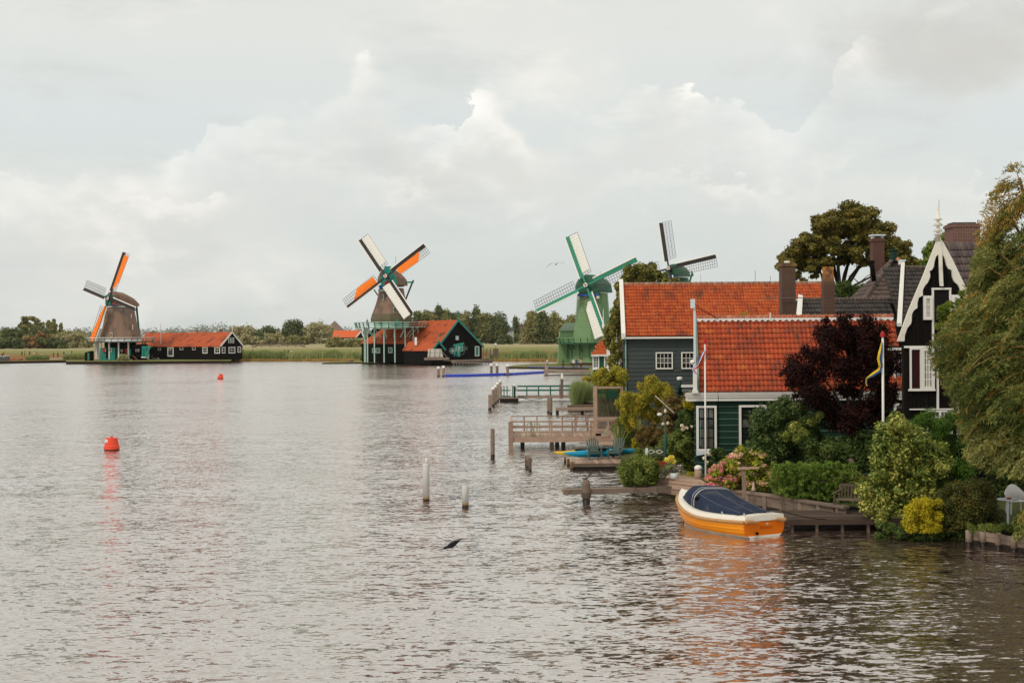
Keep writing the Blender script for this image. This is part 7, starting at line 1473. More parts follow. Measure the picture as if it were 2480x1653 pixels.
def ring(s):
    w_ = hb(s); top = zs_(s)-.02; out = []
    for side in (-1, 1):
        col = []
        for j in range(strakes+1):
            t = j/strakes; k_ = min(s/.35, 1.0); lat = w_*(1-(t**(3.4-1.2*k_))*(.70-.25*k_)*(1+.9*s*s)); zz = top*(1-t)+(-.18)*t
            col.append((lat, zz))
        out.append(col)
    return out[0]
def clampw(s, lat): return max(lat, .0)
for side in (-1, 1):
    for j in range(strakes):
        vs = []
        for i in range(NS+1):
            s = i/NS; s = 1-(1-s)**1.3 if False else s; c_ = ring(s); over = -.05*max(0, s-.8)
            r1, r2 = c_[j], c_[j+1]; k1 = max(r1[0]+.0, 0); k2 = max(r2[0]+.022, 0)
            rake = lambda zz: (zz-.5)*.10*max(0, s-.6)/.4
            vs += [BP(s+rake(r1[1]), side*k1, r1[1]), BP(s+rake(r2[1]), side*k2, r2[1]), BP(s+rake(r2[1]), side*max(r2[0], 0), r2[1])]
        fs = []
        for i in range(NS): fs += [(3*i, 3*i+1, 3*i+4, 3*i+3), (3*i+1, 3*i+2, 3*i+5, 3*i+4)]
        MB().add(vs, fs).build('strake', m_bo, bo, False)
c0 = ring(0)
tp_ = [BP(0, -l-.02, zz) for l, zz in c0]+[BP(0, l+.02, zz) for l, zz in reversed(c0)]
tr = MB().poly(tp_, dirl*.05-V((0, 0, 0))).build('transom', m_bt, bo)
def cutring(zlo, zhi, o_):
    mb = MB(); vs = []
    for i in range(NS+1):
        s = i/NS; c_ = ring(s); zz = [c[1] for c in c_]; ll = [c[0] for c in c_]
        for z_ in (zlo, zhi): lat = float(np.interp(-z_, [-q for q in zz], ll)); vs += [BP(s+(z_-.5)*.10*max(0, s-.6)/.4, -(lat+.03), z_), BP(s+(z_-.5)*.10*max(0, s-.6)/.4, lat+.03, z_)]
    fs = [(4*i+a_, 4*i+4+a_, 4*i+6+a_, 4*i+2+a_) for i in range(NS) for a_ in (0, 1)]; mb.add(vs, fs); return mb.build('boot_stripe', m_cream, bo)
cutring(-.10, .05, bo)
lt_ = [float(np.interp(-z_, [-c[1] for c in c0], [c[0] for c in c0])) for z_ in (.055, -.1)]
MB().poly([BP(-.004, -lt_[0]-.02, .055), BP(-.004, lt_[0]+.02, .055), BP(-.004, lt_[1], -.1), BP(-.004, -lt_[1], -.1)], dirl*.02).build('transom_stripe', m_cream, tr)
# rope fender, deck, coaming
m_rope = MAT('tan_rope_fender', (.46, .26, .12), .85, .2, 6.0, (1, 1, 1), .6, 30, .02, dirt=(.20, .10, .05), dirts=5, dirtth=.6)
for side in (-1, 1): MB().tube([BP(min(i/NS, .985)+.012*max(0, i/NS-.6), side*(hb(i/NS)+.03), zs_(i/NS)) for i in range(NS+1)], .052, 8).build('rope_fender', m_rope, bo, True)
for a0, a1 in ((-1.0, -.30), (.45, 1.0)):
    MB().tube([BP(-.012, (hb(0)+.02)*(a0+(a1-a0)*i/6), .5-.00+.02*math.sin(i)) for i in range(7)], [.06, .058, .055, .05, .045, .035, .02] if a0 < 0 else [.02, .035, .045, .05, .055, .058, .06], 8).build('rope_fender', m_rope, bo, True)
mb = MB(); vs = []; fs = []
def dz(s): return zs_(s)+.17
for i in range(NS+1):
    s = i/NS; w_ = max(hb(s), .0); ins = .26 if .12 < s < .80 else w_*.98; inn = max(w_-ins, .0)
    vs += [BP(s, -(w_+.0), zs_(s)+.03), BP(s, -max(w_-.05, 0), dz(s)), BP(s, -inn, dz(s)+.03), BP(s, inn, dz(s)+.03), BP(s, max(w_-.05, 0), dz(s)), BP(s, w_, zs_(s)+.03)]
for i in range(NS):
    for k_ in (0, 1, 3, 4): fs.append((6*i+k_, 6*i+k_+1, 6*i+7+k_, 6*i+6+k_))
    s = i/NS
    if s < .14 or s > .76: fs.append((6*i+2, 6*i+3, 6*i+9, 6*i+8))
fs.append((0, 1, 2, 3, 4, 5)); mb.add(vs, fs); mb.build('deck', m_bw, bo, False)
MB().poly([BP(-.004, -hb(0), zs_(0)-.0), BP(-.004, hb(0), zs_(0)), BP(-.004, hb(0)-.04, dz(0)), BP(-.004, -hb(0)+.04, dz(0))], dirl*.03).build('transom_cap', m_bw, bo)
# stem guard
MB().tube([BP(1.01+(z_-.5)*.06, 0, z_) for z_ in (.0, .3, .6, .92)], [.04, .05, .055, .05], 8).build('stem_rope', m_rope, bo, True)
# canvas hood
m_cv = MAT('navy_canvas', (.015, .024, .054), .75, .12, 1.6, bump=.35, bscale=5, bdist=.03, dirt=(.055, .065, .08), dirts=1.4, dirtth=.50); m_seam = MAT('canvas_seam', (.16, .17, .20), .8, .1); m_alu = MAT('hood_piping', (.42, .42, .44), .5, .05)
def hoodH(s):
    pts_ = [(.10, .02), (.20, .12), (.42, .34), (.58, .54), (.62, .57), (.70, .56), (.76, .47), (.82, .08), (.84, .03)]; return float(np.interp(s, [p[0] for p in pts_], [p[1] for p in pts_]))
SS = [.10, .14, .2, .28, .36, .44, .52, .58, .62, .66, .70, .74, .77, .80, .825, .84]; NA = 14; vs = []
def hp_(s, k_, e=0.0):
    a_ = math.pi*k_/NA; w_ = max(hb(s)-.17, .05); H = hoodH(s); sq = .55 if s > .5 else .7
    ca, sa = math.cos(a_), math.sin(a_); x_ = w_*math.copysign(abs(ca)**sq, ca); zz = H*abs(sa)**(.62); zz -= .02*math.sin(a_*6)*(H > .2)
    return BP(s+e*0, x_*(1+e), dz(s)+.03+zz*(1+e*1.2))
for s in SS: vs += [hp_(s, k_) for k_ in range(NA+1)]
fs = [((NA+1)*i+k_, (NA+1)*i+k_+1, (NA+1)*(i+1)+k_+1, (NA+1)*(i+1)+k_) for i in range(len(SS)-1) for k_ in range(NA)]
hd = MB().add(vs, fs).build('canvas_hood', m_cv, bo, True)
MB().tube([hp_(.60, k_, .02) for k_ in range(NA+1)], .022, 6).build('hoop', m_alu, hd, True); MB().tube([hp_(.63, k_, .02) for k_ in range(NA+1)], .012, 6).build('hoop', m_alu, hd, True)
for k_ in (4, 7, 10): MB().tube([hp_(s, k_, .012) for s in np.linspace(.62, .13, 12)], .007, 5).build('seam', m_seam, hd)
for k_, s in ((12, .60),): MB().box(hp_(.56, 12, .03), (.16, .05, .10), Matrix.Rotation(R(20), 3, 'Z')).build('hood_pocket', m_black, hd)
MB().lathe(BP(-.03, 0, .42), [(.035, 0), (.035, .02)], 12, axis=-dirl).build('transom_ring', m_alu, tr); MB().lathe(BP(-.02, -.38, .14), [(.05, 0), (.045, .05)], 14, axis=-dirl).build('exhaust', m_black, tr)
for l in (-.2, .3, .45): MB().lathe(BP(.05, l, dz(.05)), [(.02, 0), (.02, .05), (.035, .06)], 8).build('cleat', m_alu, bo)
for s in (.24, .02): MB().bar(BP(s, -hb(s)+.13, dz(s)), BP(s+.02, -hb(s)+.13, dz(s)+.09), .03).build('cleat', m_alu, bo)
fc_ = bpy.data.curves.new('name_lettering', 'FONT'); fc_.body = 'Damour'; fc_.size = .15; fc_.extrude = .002; fc_.align_x = 'CENTER'; fc_.shear = .25
to = bpy.data.objects.new('tmp', fc_); COL.objects.link(to); dg_ = bpy.context.evaluated_depsgraph_get(); tm_ = bpy.data.meshes.new_from_object(to.evaluated_get(dg_)); bpy.data.objects.remove(to)
tm_.materials.clear(); tm_.materials.append(MAT('faded_brown_lettering', (.42, .085, .006), .4, .05)); lo = link('name_lettering', tm_, tr); lo.matrix_local = Matrix.Translation(BP(-.004, .07, .26)) @ Matrix((dirw, V((0, 0, 1)), -dirl)).transposed().to_4x4()
# ---------------------------------------------------------------- garden vegetation
def plant(name, label, cat, base, lobes, n, leaf, mat, aspect=.5, shell=.45, part='foliage', group=None, stems=0, tan=None, stemr=.03, zmin=.3):
    o = thing(name, label, cat, base, group)
    foliage(part, lobes, n, leaf, leaf*aspect, mat, o, shell, tan, zmin=zmin)
    if stems:
        mb = MB()
        for i in range(stems):
            l = lobes[int(RNG.integers(len(lobes)))]; b = V(base); e = V(l[:3]); s0 = b+V((random.gauss(0, .15), random.gauss(0, .1), -.1)); mb.tube([s0, s0.lerp(e, .5)+V((random.gauss(0, .06), 0, .1)), e], [stemr, stemr*.7, stemr*.3], 5)
        mb.build('stems', m_bark, o, True)
    return o
def PL(D, pts, depth=.8, flat=1.0):    # lobes from photo positions: (x, y, r)
    k = 1/PPM(D); return [(*W(x, y, D+random.uniform(-.5, .5)*depth), r*k, r*k*depth if depth < 1 else r*k, r*k*flat) for x, y, r in pts]
def fill(poly_pts, r, n, D, jit=.35, dep=1.0, flat=1.0, seed=0):
    g = np.random.default_rng(seed); xs = [p[0] for p in poly_pts]; ys = [p[1] for p in poly_pts]; out = []; k = 1/PPM(D); tries = 0
    def inside(x, y):
        c = False; m = len(poly_pts)
        for i in range(m):
            x1, y1 = poly_pts[i]; x2, y2 = poly_pts[(i+1) % m]
            if (y1 > y) != (y2 > y) and x < (x2-x1)*(y-y1)/(y2-y1)+x1: c = not c
        return c
    while len(out) < n and tries < n*60:
        tries += 1; x = g.uniform(min(xs), max(xs)); y = g.uniform(min(ys), max(ys))
        if not inside(x, y): continue
        rr = r*g.uniform(.7, 1.3); p = W(x, y, D+g.uniform(-1, 1)*dep); out.append((p.x, p.y, p.z, rr*k, rr*k, rr*k*flat))
    return out
L_olive = LEAF('olive_broad_leaf', [(.018, .022, .006), (.072, .068, .014), (.155, .125, .026), (.26, .19, .040)], .55, 1.1, .25)
L_bright = LEAF('fresh_green_leaf', [(.05, .085, .012), (.11, .15, .022), (.20, .23, .035)], .5, 2.0, .35)
L_ivy = LEAF('ivy_leaf', [(.016, .024, .007), (.060, .072, .016), (.18, .165, .038), (.34, .27, .07)], .45, 2.2, .25)
L_wine = LEAF('dark_red_maple_leaf', [(.008, .003, .003), (.026, .006, .005), (.060, .012, .008), (.13, .030, .018)], .45, 1.6, .1, .8, gain=.45)
L_laurel = LEAF('dark_laurel_leaf', [(.012, .028, .007), (.030, .058, .013), (.060, .092, .022), (.20, .20, .075)], .45, 1.6, .2, .4)
L_hedge = LEAF('hedge_leaf', [(.028, .052, .009), (.078, .135, .020), (.150, .205, .035), (.23, .27, .06)], .5, 1.5, .3)
L_varieg = LEAF('cream_edged_leaf', [(.020, .046, .008), (.085, .125, .022), (.23, .24, .050), (.48, .42, .12)], .35, 1.1, .25, .4)
L_yellow = LEAF('golden_leaf', [(.17, .15, .008), (.32, .27, .012), (.44, .36, .025)], .4, 2.5, .3)
L_gold = LEAF('golden_green_leaf', [(.060, .075, .010), (.17, .17, .020), (.33, .28, .035), (.47, .33, .03)], .45, 1.6, .4)
L_dark = LEAF('deep_green_leaf', [(.010, .020, .005), (.028, .048, .010), (.058, .088, .018), (.11, .13, .03)], .5, 2.0, .2)
L_mid = LEAF('garden_green_leaf', [(.030, .050, .010), (.075, .105, .020), (.14, .17, .035), (.24, .24, .06)], .45, 2.0, .3)
L_grass = LEAF('blade_grass', [(.09, .11, .035), (.17, .19, .06), (.30, .30, .13)], .3, 2.0, .3)
L_brown = LEAF('brown_green_twig', [(.035, .028, .010), (.085, .065, .020), (.16, .105, .030), (.20, .16, .06)], .5, 1.8, .25)
L_willow = LEAF('willow_leaf', [(.020, .032, .008), (.060, .080, .018), (.135, .148, .034), (.29, .275, .11)], .55, .55, .3)
L_willowg = LEAF('golden_willow_leaf', [(.14, .085, .012), (.27, .165, .028), (.42, .28, .07)], .4, .8, .35)
L_pink = LEAF('pink_flower', [(.42, .07, .14), (.62, .16, .24), (.70, .36, .36)], .4, 4, .2); L_peach = LEAF('peach_flower', [(.55, .28, .20), (.70, .45, .34), (.60, .20, .20)], .3, 4, .2); L_purple = LEAF('purple_flower', [(.10, .05, .18), (.20, .12, .30), (.5, .4, .5)], .3, 4, .2); L_cream = LEAF('cream_flower', [(.66, .50, .38), (.75, .66, .52)], .3, 4, .2)
# big tree behind the dark roofs
BT = 108; pts = [(2020, 528, 34), (2062, 514, 32), (2100, 528, 34), (1985, 560, 34), (2132, 556, 34), (2050, 556, 38), (2095, 578, 36), (2140, 600, 32), (1962, 598, 32), (2006, 598, 28), (1930, 598, 28), (1906, 622, 22), (1892, 645, 14), (1936, 636, 26), (1972, 640, 20), (2170, 608, 30), (2192, 632, 24), (2214, 640, 20), (2232, 655, 17), (2165, 648, 30), (2200, 670, 24), (1926, 662, 18), (1950, 684, 14), (2122, 636, 22), (2045, 612, 22), (2080, 545, 30), (2010, 560, 26), (1995, 535, 26), (2120, 575, 24), (1950, 575, 20), (1972, 668, 12), (2225, 690, 20), (1905, 660, 10), (2185, 590, 20), (1985, 625, 18), (2075, 625, 16)]
lob = []; gg = np.random.default_rng(3)
for x, y, r in pts:
    for q in range(5):
        an = gg.random()*6.28; rr = r*.62*gg.random()**.5; p = W(x+rr*math.cos(an), y+rr*math.sin(an)*.8, BT+gg.uniform(-2.5, 2.5)); s = r*.62*gg.uniform(.8, 1.2)/PPM(BT); lob.append((p.x, p.y, p.z, s, s, s*.7))
lob += fill([(1905, 640), (1925, 595), (1965, 570), (1990, 525), (2050, 505), (2110, 520), (2150, 565), (2190, 600), (2225, 640), (2190, 675), (2120, 645), (2050, 632), (1985, 648), (1920, 672)], 13, 185, BT, dep=3, flat=.7, seed=33)
tb0 = W(2036, 740, BT); bt_ = thing('tree', 'big spreading olive-brown tree behind the dark roofs', 'tree', (tb0.x, BT, .5))
foliage('crown', lob, 120000, .20, .14, L_olive, bt_, .8)
mb = MB(); t0 = V((tb0.x, BT, .4)); f1 = W(2036, 712, BT); mb.tube([t0, f1], [.36, .27], 8); 
limb_pts = []
for (x1_, y1_), (x2_, y2_), r_ in (((2020, 660), (1985, 590), .16), ((2030, 650), (2030, 560), .17), ((2045, 665), (2075, 570), .17), ((2060, 670), (2125, 590), .15), ((2010, 680), (1940, 625), .13), ((2070, 690), (2170, 640), .13), ((2020, 640), (2005, 550), .11), ((2055, 640), (2100, 545), .11), ((2000, 650), (1955, 600), .10), ((2080, 650), (2140, 610), .10)):
    d1 = gg.uniform(-1, 1); m_ = W(x1_, y1_, BT+d1*.5); e_ = W(x2_, y2_, BT+d1*1.5); mb.tube([f1+V((0, 0, -.3)), m_, e_], [r_, r_*.75, r_*.3], 6)
    for q in range(5): a1 = m_.lerp(e_, gg.uniform(.1, .9)); a2 = a1+V((gg.uniform(-1.2, 1.2), gg.uniform(-.5, .5), gg.uniform(.3, 1.4))); mb.tube([a1, (a1+a2)/2+V((0, 0, .1)), a2], [r_*.35, r_*.22, .015], 5)
s0 = W(1993, 730, BT-1); mb.tube([s0-V((0, 0, 4)), W(1996, 690, BT-1), W(1985, 650, BT-1)], [.16, .12, .05], 6)
mb.build('trunk', m_bark, bt_, True)
plant('tree', 'fresh green treetop between the big tree and the broad chimney', 'tree', W(2270, 760, 90), PL(90, [(2258, 600, 16), (2275, 588, 15), (2292, 572, 13), (2244, 612, 12), (2262, 622, 14), (2285, 600, 12), (2250, 640, 18), (2232, 640, 10), (2270, 650, 22)]), 6500, .15, L_bright, .6, .8, 'crown', stems=5, stemr=.05)
plant('shrub', 'dark shrub below the big tree behind the brown roof', 'shrub', W(2040, 740, 100), PL(100, [(2035, 708, 24), (2065, 712, 22), (2090, 705, 20), (2050, 690, 12)]), 5000, .14, L_dark, .6)
# ivy covered tree by the grey house
D_ = 98; lob = fill([(1492, 690), (1512, 660), (1540, 648), (1575, 644), (1610, 655), (1635, 680), (1640, 720), (1500, 735)], 11, 70, D_, dep=1.6, seed=1)+fill([(1488, 700), (1512, 690), (1512, 912), (1492, 912), (1478, 880), (1488, 820), (1482, 770), (1490, 745)], 9, 60, D_+5.5, dep=.8, seed=2)+fill([(1468, 790), (1500, 780), (1500, 870), (1478, 865), (1466, 830)], 8, 34, D_+9, dep=.8, seed=3)
plant('tree', 'dense ivy-green tree rising behind the left end of the grey house', 'tree', W(1520, 850, D_+3), lob, 42000, .17, L_ivy, .65, .5, 'crown', stems=6, stemr=.12, zmin=None)
plant('climbing_plant', 'yellow-green climbing plant spilling over the glass screen', 'climbing plant', (X(1480, 0, 84), 84, .6), fill([(1418, 915), (1450, 900), (1475, 893), (1512, 896), (1512, 935), (1450, 936), (1428, 925)], 9, 46, 83, dep=.7, seed=4)+PL(83, [(1413, 918, 5), (1420, 915, 6), (1500, 945, 6), (1504, 955, 5)]), 15000, .11, L_gold, .6, .6, stems=5, stemr=.02)
# golden weeping tree
D_ = 68; lob = fill([(1510, 960), (1535, 935), (1560, 925), (1568, 915), (1600, 930), (1625, 945), (1640, 985), (1628, 1010), (1590, 1020), (1555, 1015), (1525, 1030), (1500, 1000), (1498, 975)], 11, 75, D_, dep=1.2, flat=1.25, seed=5)
plant('tree', 'golden-green feathery weeping tree in front of the grey house', 'tree', W(1570, 1090, D_), lob, 34000, .15, L_gold, .28, .9, 'crown', stems=7, stemr=.04, tan=(.1, 0, -1))
plant('shrub', 'brown-green twiggy bush right of the golden tree against the green house', 'shrub', W(1650, 1090, 63), fill([(1612, 960), (1640, 950), (1676, 955), (1678, 1060), (1620, 1060), (1605, 1000)], 10, 60, 63, dep=.8, seed=6), 16000, .11, L_brown, .4, .9, stems=8)
plant('shrub', 'golden-leaved shrub tucked against the corner of the green house', 'shrub', W(1672, 1000, 60), PL(60.5, [(1670, 965, 9), (1664, 978, 9), (1674, 985, 7), (1672, 955, 6)]), 2600, .10, L_yellow, .6)
D_ = 66
plant('shrub', 'dark broad bush in the gap between twiggy bush and green house', 'shrub', W(1650, 1070, 61), fill([(1640, 1000), (1676, 1000), (1678, 1065), (1640, 1065)], 10, 20, 61, seed=16), 5000, .10, L_dark, .6)
plant('flowers', 'pale pink roses above the dark bush by the green house', 'flowers', W(1660, 1035, 60.3), PL(60.3, [(1652, 1030, 4), (1658, 1036, 5), (1665, 1036, 3), (1675, 1032, 3), (1606, 1026, 3), (1617, 1024, 3), (1653, 1040, 4)]), 420, .06, L_cream, .9, .3)
plant('shrub', 'feathery olive shrub left of the golden tree by the terrace', 'shrub', W(1515, 1075, 74), fill([(1485, 1020), (1510, 1012), (1540, 1022), (1545, 1058), (1520, 1066), (1492, 1055)], 9, 34, 74, seed=7), 9000, .12, L_mid, .3, .9, tan=(.3, 0, 1))
plant('shrub', 'brown-green feathery tall grass below the golden tree', 'shrub', W(1570, 1100, 66), fill([(1545, 1040), (1575, 1025), (1600, 1040), (1602, 1075), (1565, 1085), (1545, 1065)], 9, 34, 66, seed=8), 10000, .17, L_brown, .18, .9, tan=(.25, 0, 1))
plant('shrub', 'leafy mid-green bush behind the lattice gate', 'shrub', W(1640, 1110, 60), fill([(1598, 1070), (1620, 1052), (1676, 1060), (1680, 1100), (1672, 1135), (1630, 1130), (1600, 1095)], 12, 44, 60, seed=9), 15000, .12, L_mid, .5, .7)
plant('shrub', 'small golden shrub right of the right deck chair', 'shrub', W(1545, 1090, 68), PL(68, [(1540, 1068, 9), (1548, 1078, 8), (1536, 1078, 6)]), 2200, .08, L_yellow, .6)
o = reeds('blade_grass', 'clump of long pale grass blades behind the right deck chair', [(1497, 1106), (1520, 1104), (1545, 1103)], 900, 1.35, .045, L_grass, .8, .3)
plant('shrub', 'low green plants filling the bank right of the deck chairs', 'shrub', W(1570, 1110, 63), fill([(1535, 1085), (1600, 1085), (1602, 1108), (1540, 1108)], 8, 22, 63, seed=10), 5500, .10, L_mid, .5)
D_ = 54.6; plant('bush', 'round dark green bush at the water edge left of the plank landing', 'bush', G(1548, 1172, .5), fill([(1510, 1125), (1530, 1112), (1565, 1110), (1590, 1125), (1592, 1165), (1560, 1168), (1520, 1170), (1508, 1150)], 14, 60, D_, dep=.7, seed=11)+PL(D_, [(1508, 1122, 8), (1518, 1165, 12), (1580, 1168, 12), (1545, 1170, 12)]), 22000, .085, L_dark if False else L_mid, .6, .55)
# flowers in the tub and around
tl = PL(54.2, [(1618, 1130, 9), (1632, 1135, 10), (1648, 1132, 8), (1610, 1145, 8), (1606, 1155, 6), (1655, 1142, 7), (1630, 1146, 8)], .6)
foliage('foliage', tl, 2200, .07, .045, L_mid, tub, .5); foliage('petunia_flowers', tl, 420, .055, .05, L_purple, tub, .12); foliage('pale_flowers', tl, 120, .055, .05, L_cream, tub, .1)
plant('flowers', 'clump of yellow flowers behind the flower tub', 'flowers', W(1622, 1140, 55.5), PL(55.5, [(1618, 1113, 7), (1626, 1109, 7), (1632, 1118, 5), (1612, 1118, 5)]), 900, .07, LEAF('yellow_flower', [(.55, .40, .05), (.75, .62, .15)], .3), .8, .4)
plant('ground_plant', 'yellow-green grass patch between tub and capped post', 'plant', W(1665, 1150, 56), [(*W(1665, 1150, 56.5), .5, .5, .12)], 3500, .10, L_gold, .2, .9, tan=(0, 0, 1))
plant('flowers', 'white roses on the green wall beside the left flagpole', 'flowers', W(1716, 1110, 57), PL(57, [(1705, 1109, 3), (1717, 1098, 4), (1714, 1119, 4), (1722, 1101, 2)]), 240, .07, L_cream, .9, .3)
plant('shrub', 'climbing rose foliage on the green wall right of the flagpole', 'shrub', W(1735, 1130, 57), fill([(1712, 1100), (1742, 1075), (1760, 1110), (1745, 1150), (1718, 1150)], 9, 26, 56.8, dep=.3, seed=12), 6000, .085, L_dark, .6, .8)
# hydrangea
hyl = fill([(1722, 1150), (1735, 1115), (1765, 1095), (1805, 1090), (1845, 1110), (1862, 1140), (1858, 1180), (1730, 1182), (1712, 1170)], 14, 60, 52, dep=.5, seed=13)
hy = plant('hydrangea', 'large hydrangea bush covered in pink and peach flower heads', 'hydrangea', G(1790, 1180, .8), hyl, 15000, .11, LEAF('hydrangea_leaf', [(.05, .075, .012), (.17, .19, .02), (.42, .38, .035)], .4, 3, .3), .7, .6)
gh_ = np.random.default_rng(21)
for q in range(260):
    l = hyl[int(gh_.integers(len(hyl)))]; d = unit(gh_.normal(size=(1, 3)))[0]; d[1] = -abs(d[1]); d[2] = abs(d[2])*.8
    c_ = V(l[:3])+V(d)*l[3]*.95; r_ = gh_.uniform(.06, .105); n_ = 42; ps = np.array(c_)+unit(gh_.normal(size=(n_, 3)))*r_*np.array([1, 1, .75]); left = c_.x < X(1775, 0, 52)-(c_.z-1.2)*.3
    leaves('flower_head', ps, ps-np.array(c_)+gh_.normal(size=(n_, 3))*.02, gh_.normal(size=(n_, 3)), .045, .04, L_pink if left else L_peach, hy)
# laurel and maple
plant('shrub', 'large dark laurel shrub between the green house window and the red maple', 'shrub', G(1880, 1130, .5), fill([(1812, 1050), (1830, 1010), (1865, 975), (1905, 965), (1960, 985), (1990, 1030), (1990, 1120), (1850, 1122), (1818, 1080)], 20, 70, 53.5, dep=.9, seed=14), 26000, .13, L_laurel, .42, .7, stems=6)
plant('shrub', 'pale pointed-leaf rhododendron tips before the maple', 'shrub', G(1930, 1120, .5), PL(52, [(1925, 1035, 14), (1945, 1050, 13), (1905, 1055, 11), (1965, 1020, 9), (1985, 1005, 9), (1930, 1062, 10)]), 2600, .19, L_varieg, .2, .8)  # tips take their paleness from the cream-edged leaf colour
mpl = fill([(1905, 900), (1925, 850), (1975, 830), (1985, 785), (2030, 772), (2095, 778), (2150, 800), (2165, 850), (2178, 890), (2170, 960), (2160, 1040), (2080, 1060), (1990, 1030), (1960, 980), (1925, 950)], 22, 120, 52.5, dep=1.5, seed=15)+PL(52, [(1893, 905, 9), (1910, 930, 12), (1925, 880, 12), (1948, 845, 12), (2000, 775, 10), (2060, 765, 8), (2165, 960, 14), (2175, 860, 10), (2190, 850, 7), (2195, 900, 9), (2192, 940, 9), (2180, 1000, 14), (2185, 975, 9), (1925, 960, 10)])
mp_ = plant('tree', 'dark wine-red maple tree in front of the red roof', 'tree', G(2068, 1150, .5), mpl, 62000, .085, L_wine, .75, .75, 'crown')
mb = MB(); b0 = G(2072, 1150, .4); b0.y = 52.5; f_ = W(2066, 1075, 52.5); mb.tube([V((W(2076, 1140, 52.5).x, 52.5, .4)), f_, W(2070, 1020, 52.5)], [.13, .10, .08], 8)
for x, y in ((1960, 880), (2010, 820), (2060, 800), (2120, 830), (2150, 900), (1930, 930), (2100, 900), (2000, 950)): mb.tube([W(2069, 1035, 52.5), W((2069+x)/2, (1000+y)/2, 52.5), W(x, y, 52.3)], [.06, .04, .012], 5)
mb.build('trunk', m_bark, mp_, True)
plant('flowers', 'pink flower heads in the shade beneath the maple', 'flowers', G(2010, 1120, .5), PL(51, [(1996, 1098, 5), (2002, 1105, 5), (2010, 1102, 5), (1998, 1090, 3), (2040, 1104, 5), (2048, 1098, 4), (2056, 1102, 4), (2050, 1092, 3)]), 500, .06, LEAF('dusky_pink_flower', [(.30, .12, .14), (.45, .22, .24)], .3), .9, .3)
plant('shrub', 'dark undergrowth beneath the red maple', 'shrub', G(2050, 1125, .5), fill([(1960, 1060), (2160, 1060), (2160, 1130), (1960, 1130)], 22, 40, 51.5, seed=17), 14000, .11, L_dark, .5)
st_ = thing('statue', 'small pale stone figure under the red maple', 'statue', G(2060, 1125, .6)); q = W(2060, 1128, 50.6); MB().lathe(q, [(.11, -.1), (.10, .05), (.13, .15), (.10, .25), (.05, .32), (.08, .38), (.06, .44), (.01, .47)], 10).build('stone', MAT('shade_darkened_stone', (.22, .16, .12), .9, .2), st_, True)  # pale stone colour darkened to paint in the shade under the maple
# hedge
hg = fill([(1868, 1132), (1885, 1124), (1950, 1124), (2010, 1124), (2060, 1130), (2080, 1150), (2084, 1212), (2040, 1224), (1960, 1218), (1900, 1200), (1868, 1185)], 5.5, 1100, 49.3, dep=.8, seed=18)
plant('hedge', 'long loose green hedge above the timber wall', 'hedge', G(1970, 1205, .8), hg, 60000, .07, L_hedge, .35, .9, tan=(.1, 0, 1))
hs_ = fill([(1868, 1122), (2070, 1120), (2072, 1135), (1868, 1136)], 6, 60, 49.5, seed=19)
plant('hedge_shoots', 'fine upright shoots standing above the long hedge', 'hedge shoots', G(1970, 1125, 1.0), hs_, 6000, .10, L_hedge, .25, .9, tan=(0, 0, 1))
plant('shrub', 'pale-leaved sprig at the right end of the long hedge', 'shrub', G(2085, 1200, .8), PL(48.5, [(2072, 1150, 12), (2085, 1165, 14), (2095, 1180, 12), (2068, 1168, 10)]), 2600, .09, L_varieg, .35, .8)
# variegated laurel
vl = fill([(2105, 1150), (2118, 1090), (2130, 1040), (2165, 1014), (2200, 1022), (2240, 1060), (2290, 1080), (2300, 1110), (2270, 1160), (2250, 1210), (2195, 1230), (2190, 1290), (2150, 1295), (2125, 1250), (2100, 1240), (2085, 1190)], 17, 230, 45.7, dep=.6, seed=20)
plant('shrub', 'tall shrub with pale yellow-edged leaves overhanging the boat dock', 'shrub', G(2185, 1280, .5), vl, 42000, .115, L_varieg, .55, .65)
plant('shrub', 'fine-leaved bright green shrub in front of the black house', 'shrub', G(2280, 1150, .5), fill([(2215, 1030), (2245, 1008), (2300, 1008), (2350, 1020), (2370, 1100), (2330, 1180), (2280, 1190), (2240, 1110)], 20, 60, 47.5, dep=.8, seed=22), 30000, .10, LEAF('fine_green_leaf', [(.018, .045, .006), (.050, .10, .012), (.095, .165, .022)], .5, 2, .3), .28, .7, tan=(.1, 0, 1))
plant('shrub', 'yellow dense cushion shrub hanging over the water', 'shrub', G(2228, 1292, .4), fill([(2190, 1250), (2201, 1220), (2236, 1210), (2274, 1212), (2280, 1284), (2240, 1296), (2194, 1294)], 10, 210, 43.0, dep=.5, seed=23), 26000, .05, L_yellow, .7, .35)
plant('shrub', 'dark spreading cotoneaster shrub right of the yellow cushion shrub', 'shrub', G(2330, 1300, .4), fill([(2265, 1225), (2290, 1180), (2350, 1160), (2400, 1190), (2430, 1240), (2420, 1290), (2340, 1300), (2280, 1300)], 18, 90, 43.5, dep=.8, seed=24), 34000, .065, LEAF('cotoneaster_leaf', [(.010, .016, .004), (.038, .048, .010), (.085, .082, .018), (.13, .085, .02)], .5, 2.2, .2), .6, .6)
plant('shrub', 'green overhanging foliage under the boat dock end of the tall shrub', 'shrub', G(2190, 1300, .2), fill([(2120, 1262), (2200, 1280), (2340, 1285), (2345, 1318), (2200, 1316), (2120, 1300)], 9, 70, 43.2, dep=.3, seed=25), 12000, .09, L_dark, .5, zmin=.02)
